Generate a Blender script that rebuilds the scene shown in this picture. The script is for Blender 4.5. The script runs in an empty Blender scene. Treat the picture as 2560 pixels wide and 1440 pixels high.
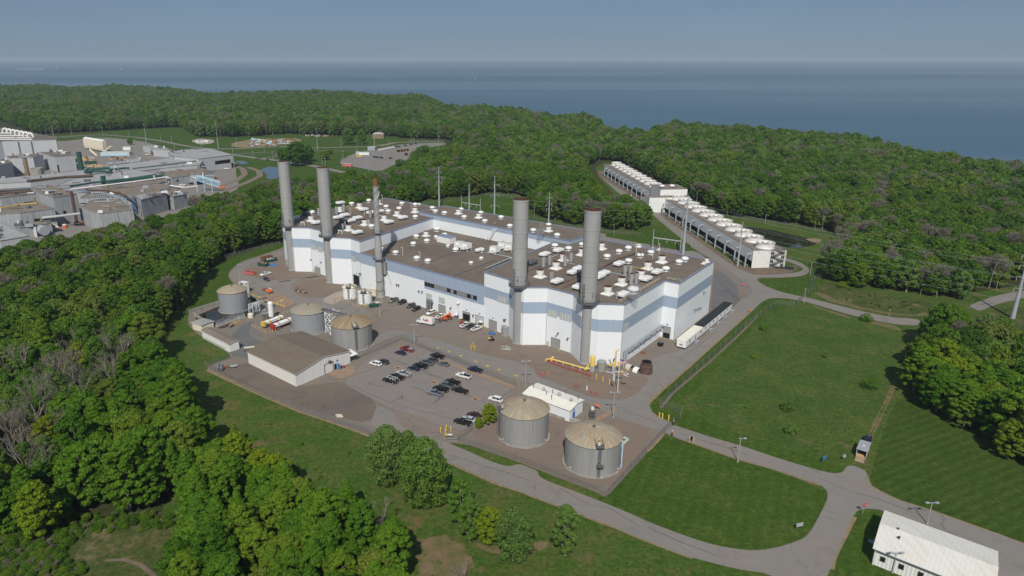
import bpy, math, random
import numpy as np
from mathutils import Vector, Matrix
random.seed(7)
RNG = np.random.default_rng(7)
C = bpy.context.scene.collection
SC = bpy.context.scene
# ------------------------------------------------------------ camera
F = 1742.0; CX = 1180.0; CY = 720.0; HCAM = 108.0
PITCH = math.atan(575 / F); CP = math.cos(PITCH); SP = math.sin(PITCH)
cam = bpy.data.cameras.new("camera"); camo = bpy.data.objects.new("camera", cam); C.objects.link(camo)
cam.sensor_width = 36; cam.lens = F / 2560 * 36; cam.shift_x = (1280 - CX) / 2560
cam.clip_start = 1; cam.clip_end = 90000
camo.location = (0, 0, HCAM); camo.rotation_euler = (math.pi / 2 - PITCH, 0, 0)
SC.camera = camo
# ------------------------------------------------------------ light
SUN_AZ = math.radians(6); SUN_EL = math.radians(45)     # shadows fall away from the camera, slightly to the right
w = bpy.data.worlds.new("World"); SC.world = w; w.use_nodes = True
wn = w.node_tree.nodes; wl = w.node_tree.links
bg = wn["Background"]; bg.inputs[1].default_value = 0.062
sky = wn.new("ShaderNodeTexSky"); sky.sky_type = 'NISHITA'; sky.sun_disc = False
sky.sun_elevation = SUN_EL; sky.sun_rotation = math.pi + SUN_AZ
sky.air_density = 0.8; sky.dust_density = 0.0; sky.ozone_density = 3.0; sky.altitude = 100
tint = wn.new("ShaderNodeMix"); tint.data_type = 'RGBA'; tint.blend_type = 'MULTIPLY'; tint.inputs[0].default_value = 1
tint.inputs[7].default_value = (0.72, 0.80, 0.90, 1)
veil = wn.new("ShaderNodeMix"); veil.data_type = 'RGBA'; veil.inputs[0].default_value = 0.8; veil.inputs[7].default_value = (2.6, 3.7, 5.2, 1)
cn = wn.new("ShaderNodeTexNoise"); cn.inputs["Scale"].default_value = 2.2; cn.inputs["Detail"].default_value = 5; ctc = wn.new("ShaderNodeTexCoord"); cmp_ = wn.new("ShaderNodeMapping"); cmp_.inputs["Scale"].default_value = (1, 1, 7)
wl.new(ctc.outputs["Generated"], cmp_.inputs[0]); wl.new(cmp_.outputs[0], cn.inputs["Vector"]); cmr = wn.new("ShaderNodeMapRange"); cmr.inputs[3].default_value = 0.92; cmr.inputs[4].default_value = 1.08; wl.new(cn.outputs[0], cmr.inputs[0])
wl.new(sky.outputs[0], tint.inputs[6]); wl.new(tint.outputs[2], veil.inputs[6]); thin = wn.new("ShaderNodeVectorMath"); thin.operation = 'SCALE'; wl.new(veil.outputs[2], thin.inputs[0]); wl.new(cmr.outputs[0], thin.inputs[3]); wl.new(thin.outputs[0], bg.inputs[0])
sun = bpy.data.lights.new("sun", 'SUN'); sun.energy = 3.9; sun.angle = math.radians(0.5); sun.color = (1, 0.95, 0.87)
suno = bpy.data.objects.new("sun", sun); C.objects.link(suno); suno.location = (0, -50, 200)
sd = Vector((math.sin(SUN_AZ) * math.cos(SUN_EL), math.cos(SUN_AZ) * math.cos(SUN_EL), -math.sin(SUN_EL)))
suno.rotation_euler = sd.to_track_quat('-Z', 'Y').to_euler()
SC.view_settings.view_transform = 'Standard'; SC.view_settings.look = 'None'
SC.view_settings.gamma = 1; SC.view_settings.exposure = 0.1
SC.cycles.use_denoising = True
SC.cycles.max_bounces = 5; SC.cycles.diffuse_bounces = 2; SC.cycles.glossy_bounces = 2
SC.cycles.transmission_bounces = 2; SC.cycles.transparent_max_bounces = 12; SC.cycles.volume_bounces = 0
SC.cycles.caustics_reflective = False; SC.cycles.caustics_refractive = False

# ------------------------------------------------------------ photo pixel -> place
def gp(x, y, z=0.0):
    u = (x - CX) / F; v = (CY - y) / F
    dy = CP + v * SP; dz = -SP + v * CP
    t = (z - HCAM) / dz
    return (u * t, dy * t)
def gz(x, y, X, Y):                       # height above (X, Y)'s depth for a pixel row
    v = (CY - y) / F; t = Y / (CP + v * SP)
    return HCAM + t * (-SP + v * CP)
def ppx(X, Y, Z=0.0):
    dz = Z - HCAM; dep = Y * CP - dz * SP; up = Y * SP + dz * CP
    return CX + F * X / dep, CY - F * up / dep
def zm(x0, y0, s):
    return lambda x, y: (x0 + x / s, y0 + y / s)
Z3 = zm(1200, 540, 4); Z2 = zm(700, 460, 4.737); ZY = zm(460, 620, 4); ZL = zm(0, 280, 4); ZF = zm(640, 280, 4)
ZC = zm(1280, 280, 4); ZK = zm(880, 860, 6.095); ZD = zm(900, 680, 6.095); ZT = zm(1160, 920, 4.737)
ZR = zm(1340, 760, 4.923); ZB = zm(1920, 1040, 3.6); ZW = zm(1020, 400, 6.4); ZE = zm(1600, 500, 4)
ZN = zm(880, 1000, 3.272); ZM = zm(1860, 700, 3.6); ZG = zm(560, 640, 6.546); ZO = zm(1480, 980, 3.428)
ZQ = zm(0, 900, 2.667); ZP = zm(0, 560, 4); ZS = zm(480, 120, 3.2)

# ------------------------------------------------------------ materials
def M(name, col=(0.5, 0.5, 0.5), rough=0.7, metal=0.0, spec=0.3, var=0.0, vscale=1.0, col2=None, bump=0.0, build=None):
    m = bpy.data.materials.new(name); m.use_nodes = True
    nt = m.node_tree; N = nt.nodes; L = nt.links; b = N["Principled BSDF"]
    b.inputs["Base Color"].default_value = (*col, 1); b.inputs["Roughness"].default_value = rough
    b.inputs["Metallic"].default_value = metal; b.inputs["Specular IOR Level"].default_value = spec
    tc = N.new("ShaderNodeTexCoord"); geo = N.new("ShaderNodeNewGeometry")
    if var > 0 or col2:
        n = N.new("ShaderNodeTexNoise"); n.inputs["Scale"].default_value = vscale; n.inputs["Detail"].default_value = 5
        n.inputs["Roughness"].default_value = 0.65
        L.new(geo.outputs["Position"], n.inputs["Vector"])
        r = N.new("ShaderNodeValToRGB"); r.color_ramp.elements[0].position = 0.33; r.color_ramp.elements[1].position = 0.67
        c2 = col2 or tuple(min(1, c * (1 + var)) for c in col)
        c1 = col if col2 else tuple(c * (1 - var) for c in col)
        r.color_ramp.elements[0].color = (*c1, 1); r.color_ramp.elements[1].color = (*c2, 1)
        L.new(n.outputs[0], r.inputs[0]); L.new(r.outputs[0], b.inputs["Base Color"])
        if bump:
            bp = N.new("ShaderNodeBump"); bp.inputs["Strength"].default_value = bump; bp.inputs["Distance"].default_value = 0.3
            L.new(n.outputs[0], bp.inputs["Height"]); L.new(bp.outputs[0], b.inputs["Normal"])
    if build: build(m, N, L, b, geo)
    return m
def nz(N, L, geo, scale, detail=4, rough=0.6, vec=None):
    n = N.new("ShaderNodeTexNoise"); n.inputs["Scale"].default_value = scale; n.inputs["Detail"].default_value = detail
    n.inputs["Roughness"].default_value = rough; L.new(vec or geo.outputs["Position"], n.inputs["Vector"]); return n.outputs[0]
def ramp(N, L, val, stops):
    r = N.new("ShaderNodeValToRGB"); e = r.color_ramp.elements
    while len(e) < len(stops): e.new(0.5)
    for i, (p, c) in enumerate(stops):
        e[i].position = p; e[i].color = (*c, 1) if len(c) == 3 else c
    L.new(val, r.inputs[0]); return r.outputs[0]
def mix(N, L, fac, a, b, mode='MIX'):
    m = N.new("ShaderNodeMix"); m.data_type = 'RGBA'; m.blend_type = mode
    for i, v in ((0, fac), (6, a), (7, b)):
        if isinstance(v, (int, float)): m.inputs[i].default_value = v
        elif isinstance(v, tuple): m.inputs[i].default_value = (*v, 1)
        else: L.new(v, m.inputs[i])
    return m.outputs[2]
def mapr(N, L, geo, rot=0, sc=(1, 1, 1)):
    mp = N.new("ShaderNodeMapping"); mp.inputs["Rotation"].default_value = (0, 0, rot); mp.inputs["Scale"].default_value = sc
    L.new(geo.outputs["Position"], mp.inputs["Vector"]); return mp.outputs[0]
def bw(v): return (v, v, v)

def asphalt_build(base, dark, brown, crack=0.045):
    def f(m, N, L, b, geo):
        big = nz(N, L, geo, 0.035, 5, 0.7); fine = nz(N, L, geo, 1.3, 6, 0.75)
        c = mix(N, L, ramp(N, L, big, [(0.35, bw(0)), (0.65, bw(1))]), base, brown)
        c = mix(N, L, ramp(N, L, fine, [(0.3, bw(0.35)), (0.75, bw(0))]), c, dark)
        st = nz(N, L, geo, 0.13, 8, 0.8)
        c = mix(N, L, ramp(N, L, st, [(0.53, bw(0)), (0.68, bw(0.6))]), c, dark); c = mix(N, L, ramp(N, L, nz(N, L, geo, 0.09, 8, 0.85, mapr(N, L, geo, 0.7, (1, 2.2, 1))), [(0.55, bw(0)), (0.7, bw(0.45))]), c, tuple(x * 1.35 for x in base))
        wv = N.new("ShaderNodeTexVoronoi"); wv.feature = 'DISTANCE_TO_EDGE'; wv.inputs["Scale"].default_value = crack
        dn = N.new("ShaderNodeVectorMath"); dn.operation = 'MULTIPLY_ADD'
        nn = N.new("ShaderNodeTexNoise"); nn.inputs["Scale"].default_value = 0.15; nn.inputs["Detail"].default_value = 4
        L.new(geo.outputs["Position"], nn.inputs["Vector"]); L.new(nn.outputs[1], dn.inputs[0]); dn.inputs[1].default_value = (9, 9, 0)
        L.new(geo.outputs["Position"], dn.inputs[2]); L.new(dn.outputs[0], wv.inputs["Vector"])
        ck = ramp(N, L, wv.outputs["Distance"], [(0.0, bw(0.45)), (0.004, bw(0))])
        c = mix(N, L, ck, c, tuple(x * 0.45 for x in dark))
        L.new(c, b.inputs["Base Color"])
    return f
def grass_build(stops, patches=None, stripe=None):
    def f(m, N, L, b, geo):
        g = nz(N, L, geo, 0.09, 9, 0.8); fine = nz(N, L, geo, 0.75, 7, 0.85)
        c = ramp(N, L, g, stops)
        c = mix(N, L, ramp(N, L, fine, [(0.36, bw(0.75)), (0.55, bw(0))]), c, tuple(x * 0.45 for x in stops[0][1])); c = mix(N, L, ramp(N, L, fine, [(0.55, bw(0)), (0.72, bw(0.5))]), c, tuple(x * 1.5 for x in stops[2][1]))
        if patches:
            p = nz(N, L, geo, patches[1], 7, 0.75)
            c = mix(N, L, ramp(N, L, p, [(patches[2], bw(0)), (patches[2] + 0.1, bw(0.85))]), c, patches[0])
        if stripe:
            v = mapr(N, L, geo, stripe[0])
            wv = N.new("ShaderNodeTexWave"); wv.bands_direction = 'X'; wv.inputs["Scale"].default_value = stripe[1]
            wv.inputs["Distortion"].default_value = 2.2; wv.inputs["Detail"].default_value = 4; wv.inputs["Detail Scale"].default_value = 0.12
            L.new(v, wv.inputs["Vector"])
            c = mix(N, L, ramp(N, L, wv.outputs[0], [(0.25, bw(stripe[2])), (0.75, bw(0))]), c, tuple(x * 0.4 for x in stops[0][1]))
        L.new(c, b.inputs["Base Color"]); 
        bp = N.new("ShaderNodeBump"); bp.inputs["Strength"].default_value = 0.5; bp.inputs["Distance"].default_value = 0.4
        L.new(fine, bp.inputs["Height"]); L.new(bp.outputs[0], b.inputs["Normal"])
    return f
def ribbed(col, dirt, axis_rot=0.0, scale=1.2, amount=0.35, dirtamt=0.25, direction='X'):
    """painted sheet metal: fine vertical ribs that follow the object's own horizontal run plus streaky dirt"""
    def f(m, N, L, b, geo):
        nrm = N.new("ShaderNodeVectorMath"); nrm.operation = 'CROSS_PRODUCT'; nrm.inputs[1].default_value = (0, 0, 1)
        L.new(geo.outputs["True Normal"], nrm.inputs[0])
        dt = N.new("ShaderNodeVectorMath"); dt.operation = 'DOT_PRODUCT'
        L.new(nrm.outputs[0], dt.inputs[0]); L.new(geo.outputs["Position"], dt.inputs[1])
        s = N.new("ShaderNodeMath"); s.operation = 'MULTIPLY'; s.inputs[1].default_value = scale * 6.283; L.new(dt.outputs["Value"], s.inputs[0])
        sn = N.new("ShaderNodeMath"); sn.operation = 'SINE'; L.new(s.outputs[0], sn.inputs[0])
        bp = N.new("ShaderNodeBump"); bp.inputs["Strength"].default_value = amount; bp.inputs["Distance"].default_value = 0.06
        L.new(sn.outputs[0], bp.inputs["Height"]); L.new(bp.outputs[0], b.inputs["Normal"])
        v = mapr(N, L, geo, 0, (0.9, 0.9, 0.07)); d = nz(N, L, geo, 1.0, 6, 0.75, v)
        c = mix(N, L, ramp(N, L, d, [(0.45, bw(0)), (0.75, bw(dirtamt))]), col, dirt)
        # panel joints every few metres
        j = N.new("ShaderNodeMath"); j.operation = 'PINGPONG'; j.inputs[1].default_value = 1.5; L.new(dt.outputs["Value"], j.inputs[0])
        c = mix(N, L, ramp(N, L, j.outputs[0], [(0.0, bw(0.22)), (0.05, bw(0))]), c, dirt)
        L.new(c, b.inputs["Base Color"])
    return f

MAT = {}
MAT_CASING = None
MAT['ground'] = M("rough_grass", rough=0.95, spec=0.1, build=grass_build([(0.3, (0.038, 0.086, 0.011)), (0.48, (0.064, 0.112, 0.018)), (0.66, (0.125, 0.118, 0.04))], ((0.165, 0.105, 0.055), 0.085, 0.555)))
MAT['lawn'] = M("mown_grass", rough=0.95, spec=0.1, build=grass_build([(0.3, (0.038, 0.078, 0.009)), (0.5, (0.056, 0.102, 0.013)), (0.7, (0.095, 0.125, 0.026))], ((0.11, 0.105, 0.035), 0.06, 0.62), (math.radians(25), 0.10, 0.14)))
MAT['lawn_b'] = M("striped_lawn", rough=0.95, spec=0.1, build=grass_build([(0.3, (0.038, 0.074, 0.010)), (0.5, (0.054, 0.095, 0.014)), (0.72, (0.080, 0.115, 0.024))], None, (math.radians(64), 0.11, 0.26)))
MAT['meadow'] = M("uncut_meadow", rough=0.95, spec=0.1, build=grass_build([(0.3, (0.038, 0.084, 0.013)), (0.48, (0.060, 0.104, 0.018)), (0.66, (0.108, 0.126, 0.032))], ((0.16, 0.12, 0.065), 0.07, 0.60)))
MAT['scrub'] = M("dry_scrub", rough=0.95, spec=0.1, build=grass_build([(0.3, (0.035, 0.07, 0.012)), (0.5, (0.07, 0.09, 0.025)), (0.7, (0.16, 0.13, 0.06))], ((0.21, 0.15, 0.09), 0.07, 0.55)))
MAT['forest_floor'] = M("leaf_litter", (0.03, 0.035, 0.012), 0.95, 0, 0.1, col2=(0.055, 0.06, 0.02), vscale=0.2)
MAT['asphalt'] = M("asphalt", rough=0.9, spec=0.2, build=asphalt_build((0.218, 0.206, 0.192), (0.142, 0.135, 0.128), (0.235, 0.203, 0.172)))
MAT['asphalt_lot'] = M("worn_asphalt", rough=0.9, spec=0.2, build=asphalt_build((0.225, 0.203, 0.190), (0.15, 0.137, 0.13), (0.235, 0.196, 0.168), 0.03))
MAT['asphalt_dark'] = M("dark_asphalt", rough=0.9, spec=0.2, build=asphalt_build((0.14, 0.14, 0.143), (0.08, 0.08, 0.085), (0.165, 0.155, 0.145)))
MAT['gravel'] = M("brown_gravel", rough=0.95, spec=0.1, build=asphalt_build((0.225, 0.168, 0.130), (0.14, 0.108, 0.09), (0.20, 0.160, 0.132), 0.012))
MAT['yard'] = M("yard_surface", rough=0.95, spec=0.1, build=asphalt_build((0.200, 0.176, 0.155), (0.125, 0.112, 0.102), (0.230, 0.185, 0.148), 0.025))
MAT['soil'] = M("dark_bare_soil", rough=0.95, spec=0.1, build=asphalt_build((0.150, 0.124, 0.105), (0.085, 0.072, 0.062), (0.205, 0.160, 0.122), 0.004))
MAT['tan'] = M("tan_pad", (0.27, 0.19, 0.13), 0.95, var=0.15, vscale=0.5)
MAT['concrete'] = M("concrete", (0.33, 0.29, 0.25), 0.9, var=0.15, vscale=0.6)
MAT['edge_soil'] = M("bare_soil_edge", (0.28, 0.20, 0.125), 0.95, col2=(0.17, 0.135, 0.07), vscale=0.5)
def white_build(m, N, L, b, geo): ribbed((0.76, 0.785, 0.81), (0.47, 0.46, 0.46), dirtamt=0.10)(m, N, L, b, geo)
MAT['white_wall'] = M("white_sheet_wall", rough=0.5, spec=0.3, build=white_build)
MAT['blue_band'] = M("blue_grey_band", rough=0.5, spec=0.3, build=ribbed((0.32, 0.39, 0.49), (0.24, 0.29, 0.36), dirtamt=0.35))
MAT['trim_blue'] = M("blue_trim", (0.20, 0.24, 0.36), 0.5)
MAT['roof'] = M("brown_roof_membrane", rough=0.95, spec=0.15, build=lambda m, N, L, b, geo: L.new(
    mix(N, L, ramp(N, L, nz(N, L, geo, 0.5, 6, 0.8), [(0.55, bw(0)), (0.75, bw(0.5))]),
        mix(N, L, ramp(N, L, nz(N, L, geo, 0.05, 6, 0.75), [(0.35, bw(0)), (0.65, bw(1))]), (0.132, 0.106, 0.086), (0.190, 0.156, 0.126)), (0.082, 0.067, 0.058)), b.inputs["Base Color"]))
MAT['white'] = M("white_paint", (0.74, 0.74, 0.73), 0.5, var=0.06, vscale=0.7)
MAT['white_old'] = M("stained_white", rough=0.6, build=lambda m, N, L, b, geo: L.new(
    mix(N, L, ramp(N, L, nz(N, L, geo, 0.8, 6, 0.75), [(0.52, bw(0)), (0.72, bw(0.55))]), (0.72, 0.71, 0.68), (0.42, 0.27, 0.17)), b.inputs["Base Color"]))
MAT['rust'] = M("rust", (0.20, 0.085, 0.04), 0.9, var=0.35, vscale=2)
MAT['rust_dark'] = M("rusty_rim", (0.085, 0.042, 0.028), 0.9, var=0.3, vscale=2)
MAT['steel'] = M("stack_steel", rough=0.45, metal=0.0, spec=0.4, build=lambda m, N, L, b, geo: L.new(
    mix(N, L, ramp(N, L, nz(N, L, geo, 1, 5, 0.7, mapr(N, L, geo, 0, (0.5, 0.5, 0.06))), [(0.4, bw(0)), (0.7, bw(0.7))]), (0.33, 0.33, 0.325), (0.265, 0.262, 0.255)), b.inputs["Base Color"]))
MAT['steel_dark'] = M("dark_steel", (0.105, 0.11, 0.115), 0.6, var=0.25, vscale=1.5)
MAT['galv'] = M("galvanised_steel", (0.33, 0.355, 0.38), 0.5, spec=0.4, var=0.1, vscale=0.6)
MAT['tank'] = M("tank_cladding", rough=0.45, spec=0.45, build=ribbed((0.285, 0.285, 0.28), (0.165, 0.155, 0.145), scale=1.0, amount=0.25, dirtamt=0.5))
MAT['tank_blue'] = M("tank_cladding_bluish", rough=0.45, spec=0.45, build=ribbed((0.27, 0.285, 0.305), (0.19, 0.195, 0.20), scale=1.0, amount=0.25, dirtamt=0.3))
def dome_build(c1, c2):
    return lambda m, N, L, b, geo: L.new(mix(N, L, ramp(N, L, nz(N, L, geo, 0.14, 6, 0.7), [(0.35, bw(0)), (0.65, bw(1))]), c1, c2), b.inputs["Base Color"])
MAT['dome_tan'] = M("rust_stained_dome", rough=0.6, build=dome_build((0.32, 0.265, 0.185), (0.30, 0.215, 0.125)))
MAT['dome_rust'] = M("rusty_dome", rough=0.6, build=dome_build((0.25, 0.165, 0.085), (0.30, 0.22, 0.12)))
MAT['dome_grey'] = M("grey_dome", rough=0.6, build=dome_build((0.285, 0.255, 0.20), (0.265, 0.24, 0.195)))
MAT['cream_roof'] = M("pale_cream_roof", (0.74, 0.71, 0.62), 0.6, var=0.06, vscale=0.4)
MAT['dome_pale'] = M("pale_dome_panel", (0.335, 0.285, 0.205), 0.6, var=0.12, vscale=0.5)
MAT['cream'] = M("cream_paint", (0.66, 0.60, 0.48), 0.6, var=0.08, vscale=0.8)
MAT['yellow'] = M("yellow_paint", (0.62, 0.42, 0.07), 0.55, var=0.15, vscale=2)
MAT['palewood'] = M("pale_timber", (0.48, 0.33, 0.17), 0.9, var=0.15, vscale=2)
MAT['yellow_pipe'] = M("yellow_pipe_paint", (0.66, 0.47, 0.13), 0.5, var=0.12, vscale=2)
MAT['red'] = M("red_paint", (0.40, 0.035, 0.03), 0.5, var=0.15, vscale=2)
MAT['pink'] = M("faded_red_paint", (0.55, 0.13, 0.13), 0.6, var=0.15, vscale=2)
MAT['orange'] = M("orange_paint", (0.72, 0.14, 0.03), 0.5, var=0.1, vscale=2)
MAT['green_dark'] = M("dark_green_paint", (0.02, 0.07, 0.05), 0.6, var=0.2, vscale=1)
MAT['green_pipe'] = M("green_duct_paint", (0.025, 0.085, 0.068), 0.5, var=0.2, vscale=0.6)
MAT['blue'] = M("blue_paint", (0.06, 0.17, 0.42), 0.55, var=0.15, vscale=1)
MAT['blue_dull'] = M("dull_blue_paint", (0.10, 0.17, 0.27), 0.6, var=0.2, vscale=1)
MAT['lightblue'] = M("light_blue_paint", (0.40, 0.58, 0.70), 0.5, var=0.1, vscale=1)
MAT['black'] = M("black_rubber", (0.012, 0.012, 0.013), 0.8)
MAT['dark'] = M("dark_opening", (0.012, 0.012, 0.014), 0.9)
MAT['grey'] = M("grey_paint", (0.24, 0.245, 0.25), 0.6, var=0.1, vscale=1)
MAT['shutter'] = M("grey_roller_shutter", (0.30, 0.30, 0.29), 0.6, var=0.05, vscale=1)
MAT['louvre'] = M("pale_louvre", (0.47, 0.49, 0.47), 0.6, var=0.08, vscale=2)
MAT['glass'] = M("dark_glass", (0.015, 0.018, 0.022), 0.12, spec=0.6)
MAT['brown'] = M("brown_steel", (0.10, 0.065, 0.05), 0.8, var=0.3, vscale=1)
MAT['grey_wall'] = M("grey_sheet_wall", rough=0.6, build=ribbed((0.44, 0.45, 0.47), (0.26, 0.265, 0.28), scale=0.8, dirtamt=0.5))
MAT['grey_wall_b'] = M("weathered_grey_wall", rough=0.7, build=ribbed((0.36, 0.37, 0.385), (0.14, 0.13, 0.12), scale=0.5, dirtamt=0.85))
MAT['roof_tan'] = M("tan_gravel_roof", rough=0.95, build=dome_build((0.225, 0.185, 0.145), (0.17, 0.142, 0.118)))
MAT['roof_grey'] = M("grey_metal_roof", rough=0.7, build=dome_build((0.36, 0.36, 0.355), (0.28, 0.28, 0.275)))
MAT['roof_brown'] = M("shingle_brown_roof", rough=0.9, build=dome_build((0.150, 0.115, 0.088), (0.175, 0.140, 0.108)))
MAT['roof_black'] = M("black_membrane", (0.022, 0.027, 0.030), 0.85, var=0.2, vscale=1)
MAT['concrete_wall'] = M("stained_concrete_wall", (0.30, 0.28, 0.25), 0.9, var=0.3, vscale=0.5)
MAT['bark'] = M("bark", (0.16, 0.135, 0.11), 0.95, var=0.25, vscale=1.5)
MAT['bark_pale'] = M("pale_bark", (0.26, 0.22, 0.185), 0.95, var=0.2, vscale=1.5)
MAT['dirt'] = M("dirt_strip", (0.19, 0.135, 0.10), 0.95, col2=(0.11, 0.085, 0.06), vscale=0.25)
MAT['soil_brown'] = M("dry_reeds", (0.19, 0.125, 0.07), 0.95, col2=(0.075, 0.09, 0.028), vscale=0.35)

def leaf_mat(name, stops, patch=0.35):
    m = bpy.data.materials.new(name); m.use_nodes = True; nt = m.node_tree; N = nt.nodes; L = nt.links
    b = N["Principled BSDF"]; b.inputs["Roughness"].default_value = 0.6; b.inputs["Specular IOR Level"].default_value = 0.15
    oi = N.new("ShaderNodeObjectInfo"); geo = N.new("ShaderNodeNewGeometry")
    c = ramp(N, L, oi.outputs["Random"], stops)
    n = nz(N, L, geo, 0.35, 3, 0.6)
    c = mix(N, L, ramp(N, L, n, [(0.35, bw(0)), (0.7, bw(patch))]), c, (0.155, 0.255, 0.018))
    big = nz(N, L, geo, 0.012, 3, 0.6)
    c = mix(N, L, ramp(N, L, big, [(0.5, bw(0)), (0.68, bw(0.45))]), c, (0.040, 0.120, 0.010))
    L.new(c, b.inputs["Base Color"])
    tr = N.new("ShaderNodeBsdfTranslucent"); L.new(c, tr.inputs[0])
    ms = N.new("ShaderNodeMixShader"); ms.inputs[0].default_value = 0.4
    out = N["Material Output"]; L.new(b.outputs[0], ms.inputs[1]); L.new(tr.outputs[0], ms.inputs[2]); L.new(ms.outputs[0], out.inputs[0])
    return m
MAT['leaf'] = leaf_mat("leaves_broadleaf", [(0.0, (0.060, 0.160, 0.010)), (0.25, (0.088, 0.210, 0.013)), (0.5, (0.118, 0.245, 0.015)), (0.75, (0.145, 0.262, 0.017)), (0.94, (0.180, 0.270, 0.02)), (1.0, (0.19, 0.24, 0.035))])
MAT['leaf_wood'] = leaf_mat("leaves_woodland", [(0.0, (0.042, 0.105, 0.010)), (0.25, (0.064, 0.145, 0.012)), (0.5, (0.088, 0.180, 0.014)), (0.75, (0.118, 0.205, 0.017)), (0.9, (0.145, 0.215, 0.02)), (1.0, (0.15, 0.18, 0.05))], 0.3)
MAT['leaf_pale'] = leaf_mat("leaves_pale", [(0.0, (0.11, 0.225, 0.030)), (0.5, (0.14, 0.24, 0.042)), (1.0, (0.16, 0.25, 0.065))], 0.2)
MAT['leaf_yellow'] = leaf_mat("leaves_yellow_green", [(0.0, (0.18, 0.29, 0.012)), (0.5, (0.22, 0.30, 0.014)), (1.0, (0.26, 0.26, 0.02))], 0.2)
MAT['twig'] = M("grey_brown_twigs", (0.165, 0.150, 0.115), 0.95, var=0.2, vscale=0.3)

# ------------------------------------------------------------ mesh builder
class MB:
    def __init__(s): s.v = []; s.f = []; s.m = []; s.mats = []
    def mi(s, mat):
        if mat not in s.mats: s.mats.append(mat)
        return s.mats.index(mat)
    def add(s, vs, fs, mat):
        o = len(s.v); s.v.extend(vs); k = s.mi(mat)
        for f in fs: s.f.append(tuple(i + o for i in f)); s.m.append(k)
    def box(s, c, size, mat, rz=0.0, tilt=0.0, taper=1.0):
        hx, hy, hz = size[0] / 2, size[1] / 2, size[2] / 2; cr, sr = math.cos(rz), math.sin(rz); vs = []
        ct, st = math.cos(tilt), math.sin(tilt)
        for z in (-hz, hz):
            k = taper if z > 0 else 1.0
            for x, y in ((-hx, -hy), (hx, -hy), (hx, hy), (-hx, hy)):
                x *= k; y *= k; X, Zz = x * ct - z * st, x * st + z * ct
                vs.append((c[0] + X * cr - y * sr, c[1] + X * sr + y * cr, c[2] + Zz))
        s.add(vs, [(0, 3, 2, 1), (4, 5, 6, 7), (0, 1, 5, 4), (1, 2, 6, 5), (2, 3, 7, 6), (3, 0, 4, 7)], mat)
    def cyl(s, p0, p1, r0, mat, r1=None, n=12, cap=True, capmat=None):
        r1 = r0 if r1 is None else r1
        a = Vector(p0); b = Vector(p1); d = (b - a).normalized() if (b - a).length > 1e-6 else Vector((0, 0, 1))
        u = d.orthogonal().normalized(); v = d.cross(u); vs = []
        for P, r in ((a, r0), (b, r1)):
            for i in range(n):
                t = 2 * math.pi * i / n; vs.append(tuple(P + u * (r * math.cos(t)) + v * (r * math.sin(t))))
        s.add(vs, [(i, (i + 1) % n, n + (i + 1) % n, n + i) for i in range(n)], mat)
        if cap:
            o = len(s.v) - 2 * n; k = s.mi(capmat or mat)
            s.f.append(tuple(o + n + i for i in range(n))); s.m.append(k)
            s.f.append(tuple(o + n - 1 - i for i in range(n))); s.m.append(s.mi(mat))
    def lathe(s, c, prof, mat, n=24, mats=None, closed_top=True):
        """prof: list of (r, z); mats optional per ring segment"""
        o = len(s.v)
        for r, z in prof:
            for i in range(n):
                t = 2 * math.pi * i / n; s.v.append((c[0] + r * math.cos(t), c[1] + r * math.sin(t), c[2] + z))
        for k in range(len(prof) - 1):
            mm = s.mi(mats[k] if mats else mat)
            for i in range(n):
                j = (i + 1) % n
                s.f.append((o + k * n + i, o + k * n + j, o + (k + 1) * n + j, o + (k + 1) * n + i)); s.m.append(mm)
        if closed_top:
            e = o + (len(prof) - 1) * n; s.f.append(tuple(e + i for i in range(n))); s.m.append(s.mi(mats[-1] if mats else mat))
    def prism(s, poly, z0, z1, mat, top=None):
        n = len(poly)
        a = sum(poly[i][0] * poly[(i + 1) % n][1] - poly[(i + 1) % n][0] * poly[i][1] for i in range(n))
        if a < 0: poly = poly[::-1]
        zt = z1 if isinstance(z1, (list, tuple)) else [z1] * n
        if a < 0 and isinstance(z1, (list, tuple)): zt = list(z1)[::-1]
        vs = [(p[0], p[1], z0) for p in poly] + [(p[0], p[1], zt[i]) for i, p in enumerate(poly)]
        s.add(vs, [(i, (i + 1) % n, n + (i + 1) % n, n + i) for i in range(n)], mat)
        s.add([vs[n + i] for i in range(n)], [tuple(range(n))], top or mat)
    def sheet(s, poly, z, mat):
        s.add([(p[0], p[1], z) for p in poly], [tuple(range(len(poly)))], mat)
    def tube(s, pts, r, mat, n=8):
        for i in range(len(pts) - 1): s.cyl(pts[i], pts[i + 1], r, mat, n=n)
    def build(s, name, parent=None, smooth=False):
        me = bpy.data.meshes.new(name)
        off = parent_loc(parent) if parent else Vector((0, 0, 0))
        me.from_pydata([(x - off.x, y - off.y, z - off.z) for x, y, z in s.v], [], s.f)
        for m in s.mats: me.materials.append(MAT[m] if isinstance(m, str) else m)
        me.polygons.foreach_set("material_index", s.m)
        if smooth:
            me.polygons.foreach_set("use_smooth", [len(f) <= 4 for f in s.f])
            me.set_sharp_from_angle(angle=math.radians(35)) if hasattr(me, "set_sharp_from_angle") else None
        me.update(); o = bpy.data.objects.new(name, me); C.objects.link(o)
        if parent: o.parent = parent
        return o
def parent_loc(p):
    v = Vector(p.location)
    while p.parent: p = p.parent; v = v + Vector(p.location)
    return v
def tag(o, label=None, cat=None, group=None, kind=None):
    if label: o["label"] = label
    if cat: o["category"] = cat
    if group: o["group"] = group
    if kind: o["kind"] = kind
    return o
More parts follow.
